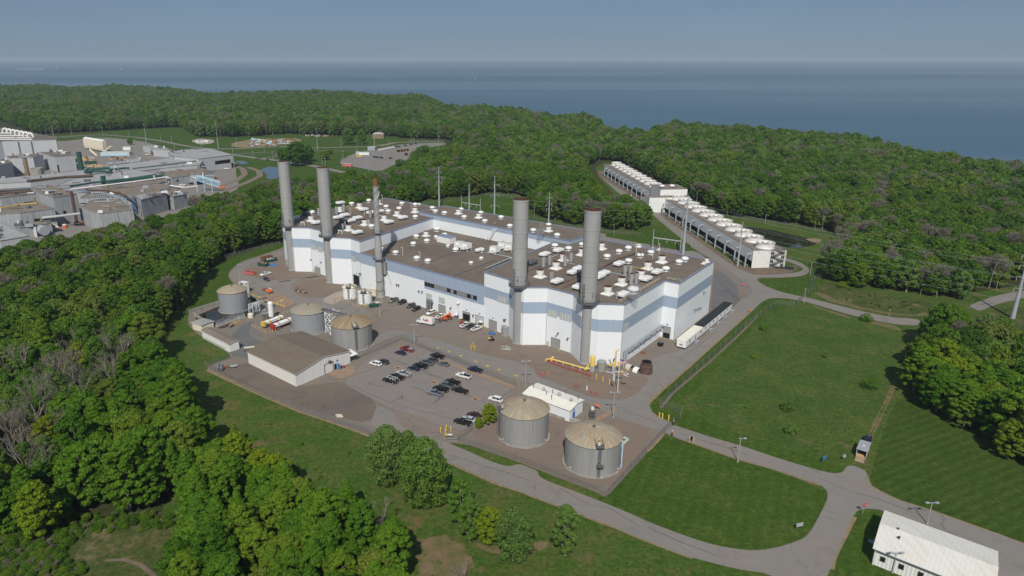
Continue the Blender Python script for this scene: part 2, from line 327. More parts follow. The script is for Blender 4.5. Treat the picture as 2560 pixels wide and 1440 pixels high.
def thing(name, label, cat, loc=(0, 0, 0), rz=0.0, group=None):
    o = bpy.data.objects.new(name, None); C.objects.link(o); o.location = (loc[0], loc[1], loc[2] if len(loc) > 2 else 0.0)
    o.rotation_euler = (0, 0, rz); o.empty_display_size = 0.5
    return tag(o, label, cat, group)
def dup(root, loc, rz, label=None, scale=None):
    r = root.copy(); C.objects.link(r); r.location = loc; r.rotation_euler = (0, 0, rz)
    if scale: r.scale = scale
    if label: r["label"] = label
    for ch in root.children:
        c = ch.copy(); C.objects.link(c); c.parent = r
        for g in ch.children:
            d = g.copy(); C.objects.link(d); d.parent = c
    return r
def one(mb, name, label, cat, group=None, smooth=False):
    return tag(mb.build(name, None, smooth), label, cat, group)
def pxs(l, fn=None, z=0.0):
    out = []
    for p in l:
        q = fn(*p) if fn else p
        out.append(gp(q[0], q[1], z))
    return out
def inpoly(x, y, poly):
    r = False; n = len(poly); j = n - 1
    for i in range(n):
        xi, yi = poly[i]; xj, yj = poly[j]
        if (yi > y) != (yj > y) and x < (xj - xi) * (y - yi) / (yj - yi) + xi: r = not r
        j = i
    return r
def sheet(name, pts, z, mat, fn=None, kind="structure"):
    mb = MB(); mb.sheet(smooth_poly(pxs(pts, fn)), z, mat); return tag(mb.build(name), kind=kind)
def smooth_poly(P, it=1):
    for _ in range(it):
        Q = []
        n = len(P)
        for i in range(n):
            a, b = P[i], P[(i + 1) % n]
            Q.append((a[0] * .8 + b[0] * .2, a[1] * .8 + b[1] * .2)); Q.append((a[0] * .2 + b[0] * .8, a[1] * .2 + b[1] * .8))
        P = Q
    return P
def lobe_edge(P, amp, step, seed):
    """world polygon with a ragged outline"""
    rnd = random.Random(seed); Q = []
    n = len(P)
    for i in range(n):
        a, b = P[i], P[(i + 1) % n]; d = math.hypot(b[0] - a[0], b[1] - a[1]); k = max(1, int(d / step))
        for j in range(k):
            t = j / k; Q.append((a[0] + (b[0] - a[0]) * t + rnd.uniform(-amp, amp), a[1] + (b[1] - a[1]) * t + rnd.uniform(-amp, amp)))
    return Q
# ------------------------------------------------------------ ground, lake, roads
SHORE_TOP = [(-400, 219), (-150, 216), (0, 219), (100, 216), (190, 223), (300, 217), (430, 224), (520, 236), (620, 234), (720, 230), (850, 230), (960, 240), (1060, 240), (1110, 264), (1200, 264), (1290, 272), (1380, 288), (1480, 286), (1520, 318), (1620, 322), (1680, 304), (1850, 314), (1980, 327), (2120, 332), (2200, 347), (2250, 364), (2330, 377), (2440, 392), (2560, 400), (2800, 420)]
shore_w = [gp(x, y, 17.5) for x, y in SHORE_TOP]
shore_b = [ppx(x, y) for x, y in shore_w]
g = MB()
land = [(shore_w[0][0] - 2500, shore_w[0][1] + 300)] + [(x, y + 12) for x, y in shore_w] + [(2500, 350), (2500, -400), (-4500, -400)]
g.prism(land, -8, 0, 'forest_floor', 'forest_floor'); tag(g.build("ground"), kind="structure")
def water_build(m, N, L, b, geo):
    v = mapr(N, L, geo, 0, (0.00035, 0.0028, 1)); n1 = nz(N, L, geo, 1.0, 6, 0.6, v)
    v2 = mapr(N, L, geo, 0.03, (0.00005, 0.0004, 1)); n2 = nz(N, L, geo, 1.0, 6, 0.62, v2)
    c = mix(N, L, ramp(N, L, n1, [(0.35, bw(0)), (0.68, bw(1))]), (0.054, 0.108, 0.160), (0.070, 0.128, 0.182))
    c = mix(N, L, ramp(N, L, n2, [(0.47, bw(0)), (0.60, bw(1))]), c, (0.115, 0.185, 0.245))
    L.new(c, b.inputs["Base Color"])
    w1 = nz(N, L, geo, 1, 4, 0.7, mapr(N, L, geo, 0, (0.05, 0.12, 1)))
    bp = N.new("ShaderNodeBump"); bp.inputs["Strength"].default_value = 0.6; bp.inputs["Distance"].default_value = 1.5
    L.new(w1, bp.inputs["Height"]); L.new(bp.outputs[0], b.inputs["Normal"])
MAT['lake'] = M("lake_water", rough=0.55, spec=0.18, build=water_build)
MAT['pond'] = M("pond_water", (0.02, 0.019, 0.013), 0.06, spec=0.5, var=0.3, vscale=0.1)
MAT['pond_sky'] = M("flood_water", (0.05, 0.075, 0.10), 0.05, spec=0.9)
g = MB(); R = 30000
g.sheet([(R * math.sin(i / 64 * 2 * math.pi), R * math.cos(i / 64 * 2 * math.pi)) for i in range(64)][::-1], -5, 'lake')
tag(g.build("lake_water"), kind="structure")

def rag(name, pts, z, mat):
    mb = MB(); mb.sheet(lobe_edge(pxs(pts), 1.7, 1.3, 4), z, mat); return tag(mb.build(name), kind="structure")
# open grassland around the plant (everything that is not wood)
sheet("open_grass", [(380, 1700), (395, 1290), (455, 1200), (520, 1120), (470, 990), (410, 900), (410, 840), (450, 770), (480, 700), (560, 655), (705, 612), (1000, 520), (1060, 500), (1130, 490), (1215, 478), (1310, 486), (1330, 525), (1420, 556), (1500, 570), (1600, 560), (1480, 425), (1520, 400), (1700, 470), (1840, 535), (1912, 547), (2025, 560), (2070, 574), (2130, 598), (2090, 640), (2075, 690), (2179, 715), (2304, 730), (2440, 735), (2800, 660), (3300, 760), (3300, 1700)], 0.03, 'ground')
sheet("mown_lawn", [(470, 785), (410, 850), (440, 770), (480, 700), (570, 645), (720, 600), (720, 640), (640, 655), (578, 680), (590, 712), (600, 745), (552, 762)], 0.06, 'lawn')
sheet("mown_lawn", [(1476, 1260), (1560, 1195), (1617, 1131), (1662, 1084), (1850, 1150), (2000, 1200), (2069, 1235), (2060, 1270), (2010, 1350), (1873, 1380), (1700, 1338), (1560, 1282)], 0.06, 'lawn')
sheet("mown_lawn", [(1685, 1066), (1620, 1020), (1632, 998), (1705, 935), (1860, 793), (1905, 755), (1930, 744), (1990, 752), (1960, 775), (1880, 850), (1760, 960), (1700, 1010), (1760, 1055), (1900, 1100), (2110, 1172), (2107, 1184), (2060, 1184)], 0.06, 'lawn')
sheet("striped_lawn", [(2170, 1200), (2235, 1000), (2290, 990), (2800, 1250), (2800, 1440), (2540, 1358), (2250, 1256), (2190, 1232)], 0.06, 'lawn_b')
sheet("striped_lawn", [(2214, 1279), (2160, 1275), (2140, 1285), (2100, 1370), (2065, 1470), (2300, 1600), (2520, 1600), (2500, 1385)], 0.06, 'lawn')
sheet("mown_lawn", [(1890, 700), (2000, 692), (2080, 640), (2066, 700), (2035, 738), (2010, 743), (1950, 730), (1910, 715)], 0.06, 'lawn')
sheet("mown_lawn", [(1060, 508), (1130, 494), (1215, 482), (1307, 492), (1350, 545), (1430, 580), (1300, 590), (1100, 560)], 0.06, 'lawn')
sheet("meadow", [(1760, 955), (1905, 795), (1990, 764), (2040, 772), (2120, 795), (2240, 818), (2265, 830), (2235, 990), (2200, 1090), (2120, 1165), (1900, 1095), (1745, 1035), (1725, 1000)], 0.09, 'meadow')
sheet("dry_scrub", [(2035, 735), (2062, 702), (2180, 735), (2310, 752), (2380, 775), (2270, 800), (2180, 778), (2090, 760)], 0.09, 'scrub')
sheet("dry_scrub", [(2075, 640), (2110, 615), (2150, 640), (2110, 690), (2080, 690)], 0.05, 'scrub')
sheet("dry_scrub", [(2400, 800), (2560, 760), (2900, 800), (2900, 960), (2500, 960), (2380, 880)], 0.06, 'scrub')
sheet("rough_scrub", [(-600, 1320), (300, 1300), (420, 1290), (430, 1440), (430, 1800), (-600, 1800)], 0.05, 'scrub')
rag("dry_reeds", [(1058, 1340), (1130, 1345), (1170, 1400), (1180, 1460), (1040, 1470)], 0.07, 'soil_brown')
sheet("dry_reeds", [(1180, 1352), (1230, 1368), (1370, 1350), (1372, 1372), (1290, 1392), (1210, 1380)], 0.07, 'soil_brown')

# plant yard and paved areas
YARD = [(712, 618), (660, 636), (600, 655), (574, 678), (570, 692), (582, 708), (603, 730), (602, 755), (552, 757), (472, 782), (470, 812), (490, 832), (510, 847), (540, 862), (582, 892), (545, 905), (515, 917), (530, 935), (560, 945), (637, 980), (700, 1008), (750, 1028), (843, 1060), (926, 1087), (1000, 1100), (1090, 1120), (1144, 1104), (1298, 1156), (1347, 1176), (1491, 1231), (1515, 1246), (1560, 1196), (1617, 1133), (1663, 1084), (1690, 1062), (1634, 1036), (1622, 1010), (1657, 975), (1746, 900), (1807, 845), (1860, 792), (1890, 772), (1895, 720), (1830, 672), (1760, 640), (1400, 560), (1000, 520), (760, 560)]
sheet("yard_ground", YARD, 0.12, 'yard')
sheet("dirt_strip", [(1487, 428), (1515, 425), (1600, 480), (1700, 560), (1790, 625), (1860, 672), (1960, 666), (2000, 664), (1985, 680), (1940, 690), (1880, 688), (1800, 655), (1700, 588), (1630, 528), (1560, 490)], 0.10, 'dirt')
sheet("road", [(1487, 430), (1515, 452), (1600, 503), (1640, 520), (1660, 548), (1722, 587), (1775, 625), (1825, 660), (1862, 680), (1890, 688), (1960, 686), (2000, 680), (2010, 672), (1985, 660), (1957, 650), (1960, 644), (2000, 656), (2023, 672), (2022, 684), (2000, 692), (1950, 695), (1900, 695), (1890, 700), (1912, 715), (1950, 730), (2000, 741), (2050, 752), (2125, 772), (2200, 789), (2240, 795), (2290, 798), (2300, 802), (2296, 815), (2240, 812), (2200, 805), (2125, 788), (2050, 766), (2010, 754), (1960, 746), (1925, 746), (1905, 755), (1887, 772), (1850, 807), (1760, 886), (1700, 938), (1657, 975), (1634, 996), (1622, 1012), (1624, 1024), (1637, 1040), (1655, 1051), (1686, 1064), (1771, 1092), (1859, 1117), (1946, 1147), (2019, 1169), (2063, 1181), (2090, 1185), (2107, 1181), (2113, 1171), (2119, 1166), (2134, 1165), (2162, 1177), (2168, 1187), (2167, 1201), (2178, 1218), (2198, 1231), (2253, 1254), (2336, 1281), (2420, 1312), (2503, 1340), (2560, 1362), (2700, 1420), (2700, 1700), (2480, 1700), (2489, 1382), (2214, 1281), (2192, 1274), (2159, 1273), (2142, 1279), (2134, 1290), (2125, 1304), (2114, 1334), (2098, 1368), (2087, 1398), (2076, 1422), (2060, 1460), (2040, 1500), (1925, 1436), (1840, 1424), (1731, 1396), (1684, 1379), (1597, 1344), (1538, 1320), (1491, 1301), (1400, 1267), (1338, 1244), (1243, 1209), (1155, 1171), (1104, 1148), (1040, 1116), (985, 1088), (940, 1072), (928, 1058), (932, 1035), (945, 1015), (985, 1030), (990, 1050), (1010, 1072), (1060, 1092), (1117, 1107), (1173, 1130), (1225, 1154), (1271, 1168), (1298, 1160), (1345, 1178), (1346, 1191), (1369, 1204), (1460, 1238), (1560, 1278), (1626, 1308), (1684, 1330), (1757, 1356), (1810, 1369), (1874, 1378), (1918, 1375), (1958, 1366), (2011, 1347), (2028, 1327), (2044, 1298), (2059, 1269), (2068, 1248), (2069, 1231), (2052, 1213), (2028, 1204), (1918, 1169), (1848, 1149), (1772, 1123), (1684, 1092), (1664, 1082), (1597, 1064), (1553, 1048), (1502, 1028), (1396, 972), (1287, 951), (1202, 918), (1130, 890), (1040, 860), (1000, 842), (960, 850), (880, 900), (900, 880), (960, 830), (990, 825), (1090, 850), (1200, 886), (1290, 906), (1333, 922), (1344, 943), (1392, 960), (1434, 977), (1477, 994), (1519, 1000), (1550, 1001), (1578, 993), (1603, 977), (1620, 954), (1618, 945), (1600, 937), (1640, 890), (1700, 880), (1760, 850), (1829, 770), (1850, 752), (1875, 742), (1882, 728), (1870, 710), (1825, 680), (1790, 655), (1737, 625), (1660, 562), (1612, 520), (1556, 492)], 0.16, 'asphalt')
sheet("road", [(1405, 562), (1500, 582), (1600, 606), (1700, 628), (1740, 628), (1780, 655), (1700, 645), (1500, 600)], 0.17, 'asphalt')
sheet("grass_island", [(1500, 590), (1560, 578), (1650, 562), (1700, 595), (1734, 620), (1728, 627), (1690, 624), (1590, 606)], 0.20, 'lawn')
# loop road through the yard on the left
sheet("road", [(712, 624), (660, 640), (602, 660), (578, 680), (574, 692), (586, 706), (620, 718), (650, 732), (700, 740), (740, 760), (780, 770), (860, 770), (880, 800), (940, 790), (870, 748), (820, 745), (760, 745), (735, 730), (728, 715), (740, 700), (790, 690), (830, 688), (760, 694), (700, 702), (660, 700), (625, 692), (608, 680), (618, 664), (650, 652), (712, 640)], 0.15, 'asphalt')
sheet("road", [(604, 812), (640, 800), (620, 830), (630, 845), (720, 880), (640, 900), (575, 890), (570, 850), (590, 830)], 0.15, 'asphalt_dark')
sheet("concrete_pad", [(640, 744), (700, 732), (742, 757), (712, 772)], 0.20, 'tan')
sheet("concrete_pad", [(800, 752), (850, 726), (868, 738), (835, 765)], 0.20, 'concrete')
sheet("concrete_pad", [(815, 936), (835, 926), (885, 915), (887, 935), (850, 950)], 0.20, 'tan')
sheet("concrete_pad", [(1477, 1052), (1535, 1022), (1548, 1024), (1492, 1058)], 0.20, 'tan')
sheet("concrete_pad", [(1613, 1129), (1656, 1083), (1664, 1086), (1622, 1132)], 0.20, 'tan')
sheet("parking_lot", [(862, 948), (945, 882), (1000, 862), (1060, 875), (1130, 900), (1200, 925), (1290, 960), (1282, 985), (1225, 1020), (1195, 1050), (1160, 1078), (1120, 1072), (1080, 1056), (1020, 1033), (985, 1026), (955, 1010), (905, 985), (868, 965)], 0.19, 'asphalt_lot')
sheet("gravel_bed", [(1175, 868), (1200, 845), (1290, 862), (1330, 870), (1430, 890), (1470, 925), (1550, 930), (1615, 945), (1617, 954), (1600, 976), (1577, 992), (1550, 999), (1519, 998), (1477, 992), (1400, 962), (1346, 940), (1330, 912), (1260, 895), (1190, 882)], 0.19, 'gravel')
sheet("gravel_bed", [(735, 722), (755, 705), (830, 692), (850, 715), (870, 738), (800, 745), (755, 740)], 0.19, 'gravel')
sheet("gravel_bed", [(618, 672), (690, 650), (760, 685), (800, 690), (740, 698), (660, 698), (618, 684)], 0.19, 'gravel')
sheet("gravel_bed", [(1180, 1085), (1230, 1055), (1380, 1045), (1480, 1040), (1560, 1050), (1640, 1078), (1600, 1140), (1515, 1235), (1350, 1172), (1200, 1115)], 0.19, 'gravel')
sheet("gravel_bed", [(1690, 640), (1785, 665), (1876, 735), (1820, 765), (1776, 790), (1700, 790)], 0.18, 'gravel')
sheet("worn_asphalt", [(1786, 672), (1812, 688), (1848, 720), (1845, 752), (1782, 808), (1776, 790)], 0.21, 'asphalt_dark')
sheet("soil_patch", [(530, 925), (640, 905), (735, 968), (860, 955), (945, 1008), (925, 1060), (820, 1040), (700, 998)], 0.18, 'soil')
sheet("road", [(2440, 775), (2420, 765), (2472, 745), (2510, 735), (2600, 720), (2640, 735), (2560, 745), (2495, 760), (2450, 778)], 0.12, 'asphalt')
# worn tracks

def strip(name, pts, width, z, mat, fn=None, world=False, ragged=0.0):
    P = pts if world else pxs(pts, fn); L_, R_ = [], []; rnd = random.Random(len(pts))
    for i, p in enumerate(P):
        a = P[max(0, i - 1)]; b = P[min(len(P) - 1, i + 1)]; d = Vector((b[0] - a[0], b[1] - a[1])).normalized()
        wd = width * (1 + rnd.uniform(-ragged, ragged))
        L_.append((p[0] - d.y * wd / 2, p[1] + d.x * wd / 2)); R_.append((p[0] + d.y * wd / 2, p[1] - d.x * wd / 2))
    mb = MB(); n = len(P)
    mb.add([(x, y, z) for x, y in L_ + R_], [(i, i + 1, n + i + 1, n + i) for i in range(n - 1)], mat)
    return tag(mb.build(name), kind="structure")
strip("road_edge", [(1104, 1149), (1155, 1172), (1200, 1192), (1243, 1210), (1300, 1230), (1338, 1245.5), (1400, 1268), (1440, 1283), (1491, 1302), (1538, 1321), (1597, 1345), (1684, 1380), (1731, 1397)], 1.0, 0.13, 'edge_soil', ragged=0.6)
strip("road_edge", [(1664, 1083), (1700, 1097), (1772, 1124), (1848, 1150), (1918, 1170), (1980, 1190), (2028, 1206), (2052, 1215)], 0.8, 0.13, 'edge_soil', ragged=0.6)
strip("road_edge", [(1622, 1008), (1657, 974), (1705, 934), (1746, 898), (1807, 844), (1860, 791)], 0.9, 0.17, 'edge_soil', ragged=0.5)
strip("road_edge", [(2134, 1292), (2125, 1306), (2114, 1336), (2099, 1368), (2088, 1398), (2077, 1424)], 1.2, 0.13, 'edge_soil', ragged=0.6)
strip("road_edge", [(2168, 1190), (2170, 1203), (2180, 1217), (2199, 1230), (2253, 1253), (2336, 1280), (2420, 1311), (2503, 1339), (2560, 1361)], 0.8, 0.13, 'edge_soil', ragged=0.6)
strip("fence_line_soil", [(520, 925), (560, 944), (637, 981), (750, 1030), (843, 1062), (926, 1090)], 1.6, 0.14, 'edge_soil', ragged=0.5)
strip("fence_line_soil", [(1080, 893), (1140, 915), (1200, 938), (1290, 970)], 2.6, 0.22, 'tan', ragged=0.3)
strip("mown_verge", [(2040, 745), (2080, 765), (2130, 780), (2200, 797), (2270, 802), (2310, 800)], 5.0, 0.11, 'lawn')
strip("dry_reeds", [(2042, 732), (2085, 753), (2150, 770), (2220, 784), (2290, 790), (2320, 784)], 3.5, 0.13, 'soil_brown', ragged=0.6)
strip("dry_reeds", [(2030, 765), (2060, 775), (2110, 790), (2125, 796)], 3.5, 0.13, 'soil_brown', ragged=0.6)
strip("dry_reeds", [(2180, 806), (2230, 818), (2240, 826)], 5, 0.13, 'soil_brown', ragged=0.6)
strip("fence_line_soil", [(1895, 790), (1850, 835), (1780, 900), (1680, 985), (1652, 1020)], .8, 0.10, 'soil', ragged=0.3)
strip("dirt_track", [(262, 1402), (310, 1400), (350, 1412), (385, 1440), (400, 1480)], .8, 0.12, 'dirt', ragged=.5)
for k, l in enumerate([[(590, 900), (900, 990), (1250, 1075), (1560, 1165)], [(590, 900), (700, 845), (790, 790)], [(750, 810), (770, 850)], [(0, 490), (200, 430), (420, 345)], [(730, 290), (1000, 400), (1250, 500), (1500, 590)], [(1040, 390), (1200, 470), (1400, 520)], [(240, 590), (330, 640), (450, 660)], [(1890, 1060), (2150, 900), (2450, 700)], [(0, 640), (250, 760), (590, 900)], [(1480, 690), (1700, 760), (2050, 910)], [(1240, 910), (1340, 830)], [(560, 220), (740, 290), (900, 320)], [(900, 650), (1100, 720), (1200, 800)]]):
    strip("sealed_crack", [ZK(*p) for p in l], .16, 0.215, 'roof_black', ragged=.5)
for l in [[(1130, 1140), (1200, 1163), (1260, 1180), (1330, 1205)], [(1400, 1222), (1470, 1262), (1520, 1270), (1600, 1318)], [(1620, 1320), (1700, 1356), (1790, 1390)], [(2045, 1195), (2110, 1225), (2200, 1250), (2300, 1290)], [(1560, 1030), (1600, 1040), (1640, 1055)], [(1700, 1085), (1790, 1112), (1870, 1138)], [(1700, 900), (1740, 870), (1790, 830)]]:
    strip("sealed_crack", l, .14, 0.19, 'roof_black', ragged=.6)
for dx in (0, 9):
    strip("dirt_track", [(2166 + dx, 1108), (2174 + dx, 1085), (2186 + dx, 1060), (2200 + dx, 1030), (2216 + dx * .8, 1000), (2226 + dx * .8, 975), (2234 + dx * .8, 950)], .75, 0.12, 'soil_brown', ragged=.7)
# ponds
sheet("pond_water", [(1860, 566), (1912, 572), (1962, 583), (2045, 602), (2036, 614), (1985, 622), (1930, 612), (1870, 590)], 0.10, 'pond')
sheet("pond_water", [(485, 792), (552, 765), (600, 752), (660, 746), (668, 766), (640, 790), (590, 795), (530, 822), (500, 815)], 0.20, 'pond')
sheet("pond_bank", [(2012, 598), (2036, 596), (2055, 600), (2048, 608), (2030, 606)], 0.25, 'edge_soil')
# far left: grass, lots and roads round the factory and the far car park
sheet("open_grass", [(-100, 470), (-100, 345), (100, 342), (250, 330), (450, 316), (500, 342), (640, 342), (711, 333), (836, 338), (930, 334), (1020, 346), (1120, 354), (1110, 380), (1050, 400), (1020, 440), (960, 455), (880, 470), (740, 495), (650, 510), (560, 490), (470, 470), (300, 420)], 0.03, 'lawn')
sheet("factory_yard", [(-300, 700), (-300, 350), (140, 355), (250, 343), (340, 350), (430, 372), (480, 400), (590, 400), (590, 440), (600, 470), (560, 490), (470, 530), (330, 600), (110, 660)], 0.06, 'asphalt')
sheet("parking_lot", [(842, 408), (880, 385), (925, 375), (1005, 360), (1110, 356), (1115, 362), (1060, 372), (1025, 380), (1020, 400), (985, 412), (950, 430), (890, 418)], 0.10, 'asphalt')
strip("road", [(140, 343), (200, 339), (260, 337), (340, 343), (400, 352), (470, 366), (520, 372), (600, 372), (700, 366), (770, 370), (920, 367), (1000, 356), (1110, 353)], 6.5, 0.08, 'asphalt')
strip("road", [(480, 372), (560, 384), (640, 395), (700, 402), (780, 414), (859, 431)], 8, 0.08, 'asphalt')
strip("road", [(575, 385), (640, 382), (700, 380), (690, 392), (640, 396)], 6, 0.08, 'asphalt_dark')
strip("railway_track", [(540, 470), (590, 452), (612, 436), (607, 422), (590, 415)], 6, 0.09, 'gravel')
strip("railway_track", [(560, 478), (620, 455), (650, 440), (648, 428), (620, 418)], 6, 0.09, 'gravel')
sheet("flood_water", [(650, 425), (672, 416), (696, 419), (700, 440), (690, 448), (665, 448), (668, 436)], 0.12, 'pond_sky')
sheet("flood_water", [(585, 403), (608, 402), (622, 408), (604, 412)], 0.12, 'pond_sky')
sheet("dirt_lot", [(575, 358), (640, 347), (740, 345), (760, 352), (700, 362), (620, 370), (585, 368)], 0.09, 'edge_soil')
sheet("dirt_lot", [(475, 352), (500, 346), (536, 350), (534, 358), (500, 362)], 0.09, 'concrete')
strip("dirt_strip", [(950, 365), (985, 357), (1020, 355)], 8, 0.13, 'edge_soil')

# ------------------------------------------------------------ trees
def leaf_quads(rng, centers, normals, size, n):
    """n leaf-spray quads; returns verts (4n,3)"""
    r = rng.normal(size=(n, 3)); nn = normals + 0.6 * r; nn /= np.linalg.norm(nn, axis=1)[:, None] + 1e-9
    up = rng.normal(size=(n, 3)); u = np.cross(nn, up); u /= np.linalg.norm(u, axis=1)[:, None] + 1e-9; v = np.cross(nn, u)
    s = size * rng.uniform(0.55, 1.25, (n, 1)); a = rng.uniform(0.45, 0.8, (n, 1))
    return np.stack([centers + u * s * 0.6, centers + v * s * a * 0.6, centers - u * s * 0.6, centers - v * s * a * 0.6], 1).reshape(-1, 3)
def quads_mesh(name, V, mats, extra=None):
    n = len(V) // 4; ev, ef, em = extra or ([], [], [])
    me = bpy.data.meshes.new(name)
    nv = len(V) + len(ev); me.vertices.add(nv)
    allv = np.concatenate([V, np.array(ev, dtype=float).reshape(-1, 3)]) if len(ev) else V
    me.vertices.foreach_set("co", allv.astype(np.float32).ravel())
    sizes = [4] * n + [len(f) for f in ef]; loops = list(range(4 * n)) + [i + 4 * n for f in ef for i in f]
    me.loops.add(len(loops)); me.loops.foreach_set("vertex_index", loops)
    me.polygons.add(len(sizes)); st = np.concatenate([[0], np.cumsum(sizes)[:-1]]).astype(int)
    me.polygons.foreach_set("loop_start", st); 
    for m in mats: me.materials.append(MAT[m])
    me.polygons.foreach_set("material_index", [0] * n + list(em)); me.update(calc_edges=True); me.validate()
    return me
def crown_points(rng, R, H, zb, nl, n, flat=0.75, shape='round', lobe=(0.26, 0.40)):
    """leaf centres and outward directions over a crown made of overlapping boughs"""
    cs, rs = [], []
    for i in range(nl):
        t = (i + 0.5) / nl; z = t ** 0.85
        if shape == 'round': rad = math.sqrt(max(0.02, 1 - (1.75 * (z - 0.42)) ** 2)) if z > 0.42 else (0.72 + 0.28 * z / 0.42)
        elif shape == 'cone': rad = 1.05 * (1 - z) ** 0.75 + 0.08
        else: rad = math.sqrt(max(0.02, 1 - (2 * (z - 0.45)) ** 2 * 0.9))
        rad = min(1, rad); a = i * 2.39996 + rng.uniform(-0.4, 0.4); q = rng.uniform(0.55, 1.0) ** 0.7
        lr = R * rng.uniform(*lobe) * (0.8 if shape == 'cone' else 1)
        rr = max(0, rad * R - lr * 0.7) * q
        cs.append((rr * math.cos(a), rr * math.sin(a), zb + z * (H - zb - lr * 0.6))); rs.append(lr)
    cs = np.array(cs); rs = np.array(rs); wgt = rs ** 2 / (rs ** 2).sum()
    k = rng.choice(nl, int(n * 1.7), p=wgt); d = rng.normal(size=(len(k), 3)); d[:, 2] = d[:, 2] * 0.8 + 0.35
    d /= np.linalg.norm(d, axis=1)[:, None]
    rad = rs[k] * (1.0 - 0.45 * rng.random(len(k)) ** 1.6 + 0.22 * (rng.random(len(k)) > .86))
    p = cs[k] + d * rad[:, None] * np.array([1, 1, flat])
    # keep only what is near the outside of the union of boughs
    q = (p[:, None, :] - cs[None]) / (rs[None, :, None] * np.array([1, 1, flat])); dist = np.linalg.norm(q, axis=2); dist[np.arange(len(k)), k] = 9
    keep = dist.min(1) > 0.80; p, d = p[keep][:n], d[keep][:n]
    return p, d, cs, rs
def trunk_mb(rng, H, zb, r, cs, mat='bark', nlimb=7):
    mb = MB(); lean = rng.uniform(-0.3, 0.3, 2); pts = [(0, 0, -0.3), (lean[0] * 0.4, lean[1] * 0.4, zb), (lean[0], lean[1], H * 0.55), (lean[0] * 1.5, lean[1] * 1.5, H * 0.86)]
    rr = [r * 1.25, r, r * 0.6, r * 0.12]
    for i in range(3): mb.cyl(pts[i], pts[i + 1], rr[i], mat, rr[i + 1], n=7, cap=False)
    idx = rng.choice(len(cs), min(nlimb + 3, len(cs)), replace=False)
    for i in idx:
        c = cs[i]; zs = min(max(zb, c[2] - 0.4 * math.hypot(c[0], c[1]) - 0.8), H * 0.75); f = zs / H
        s = (lean[0] * f, lean[1] * f, zs); m = (c[0] * 0.5, c[1] * 0.5, (zs + c[2]) / 2 + 0.3)
        mb.cyl(s, m, r * 0.38, mat, r * 0.24, n=5, cap=False); mb.cyl(m, tuple(c), r * 0.24, mat, r * 0.08, n=5, cap=False)
    return mb
def tree_meshes(seed, R, H, zb, nl, n, leaf, mat, shape='round', flat=0.75, r=0.32, lobe=(0.26, 0.40), bark='bark', joined=False, nlimb=7):
    rng = np.random.default_rng(seed); p, d, cs, rs = crown_points(rng, R, H, zb, nl, n, flat, shape, lobe)
    V = leaf_quads(rng, p, d, leaf, len(p)); t = trunk_mb(rng, H, zb, r, cs, bark, nlimb)
    if joined: return quads_mesh("tree", V, [mat, bark], (t.v, t.f, [1] * len(t.f)))
    me = bpy.data.meshes.new("trunk"); me.from_pydata(t.v, [], t.f); me.materials.append(MAT[bark]); me.update()
    return quads_mesh("crown", V, [mat]), me
def bare_meshes(seed, H, spread, ntw, tw, joined=False, bark='bark_pale', leafy=0.0):
    rng = np.random.default_rng(seed); mb = MB(); tips = []
    def br(p, d, ln, r, lv):
        q = p + d * ln; mb.cyl(tuple(p), tuple(q), r, bark, r * 0.62, n=5 if lv < 2 else 3, cap=False)
        if lv >= 3: tips.append((q, d)); return
        if lv == 2: tips.append(((p + q) / 2, d))
        for _ in range(4 if lv == 0 else 3):
            dd = d + Vector(rng.normal(size=3) * spread); dd.z = abs(dd.z) * 0.8 + 0.35; br(q, dd.normalized(), ln * rng.uniform(0.5, 0.72), r * 0.55, lv + 1)
        if lv < 2: br(q, (d + Vector(rng.normal(size=3) * 0.12)).normalized(), ln * 0.62, r * 0.62, lv + 1)
    br(Vector((0, 0, -0.3)), Vector((rng.normal() * 0.05, rng.normal() * 0.05, 1)).normalized(), H * 0.42, H * 0.013, 0)
    V = []
    T = np.array([tuple(t[0]) for t in tips]); D = np.array([tuple(t[1]) for t in tips])
    k = rng.integers(0, len(T), ntw); a = T[k]; dr = D[k] + rng.normal(size=(ntw, 3)) * 0.65; dr[:, 2] += 0.25; dr /= np.linalg.norm(dr, axis=1)[:, None]
    ln = rng.uniform(0.6, 1.6, (ntw, 1)) * tw * H / 16; sd_ = np.cross(dr, rng.normal(size=(ntw, 3))); sd_ /= np.linalg.norm(sd_, axis=1)[:, None]
    wd = 0.022 * H / 16 * (2.2 if joined else 1.4)
    V = np.stack([a + sd_ * wd, a + dr * ln + sd_ * wd * 0.4, a + dr * ln - sd_ * wd * 0.4, a - sd_ * wd], 1).reshape(-1, 3)
    if joined: return quads_mesh("bare_tree", V, ['twig', bark], (mb.v, mb.f, [1] * len(mb.f)))
    me = bpy.data.meshes.new("trunk"); me.from_pydata(mb.v, [], mb.f); me.materials.append(MAT[bark]); me.update()
    return quads_mesh("twigs", V, ['twig']), me

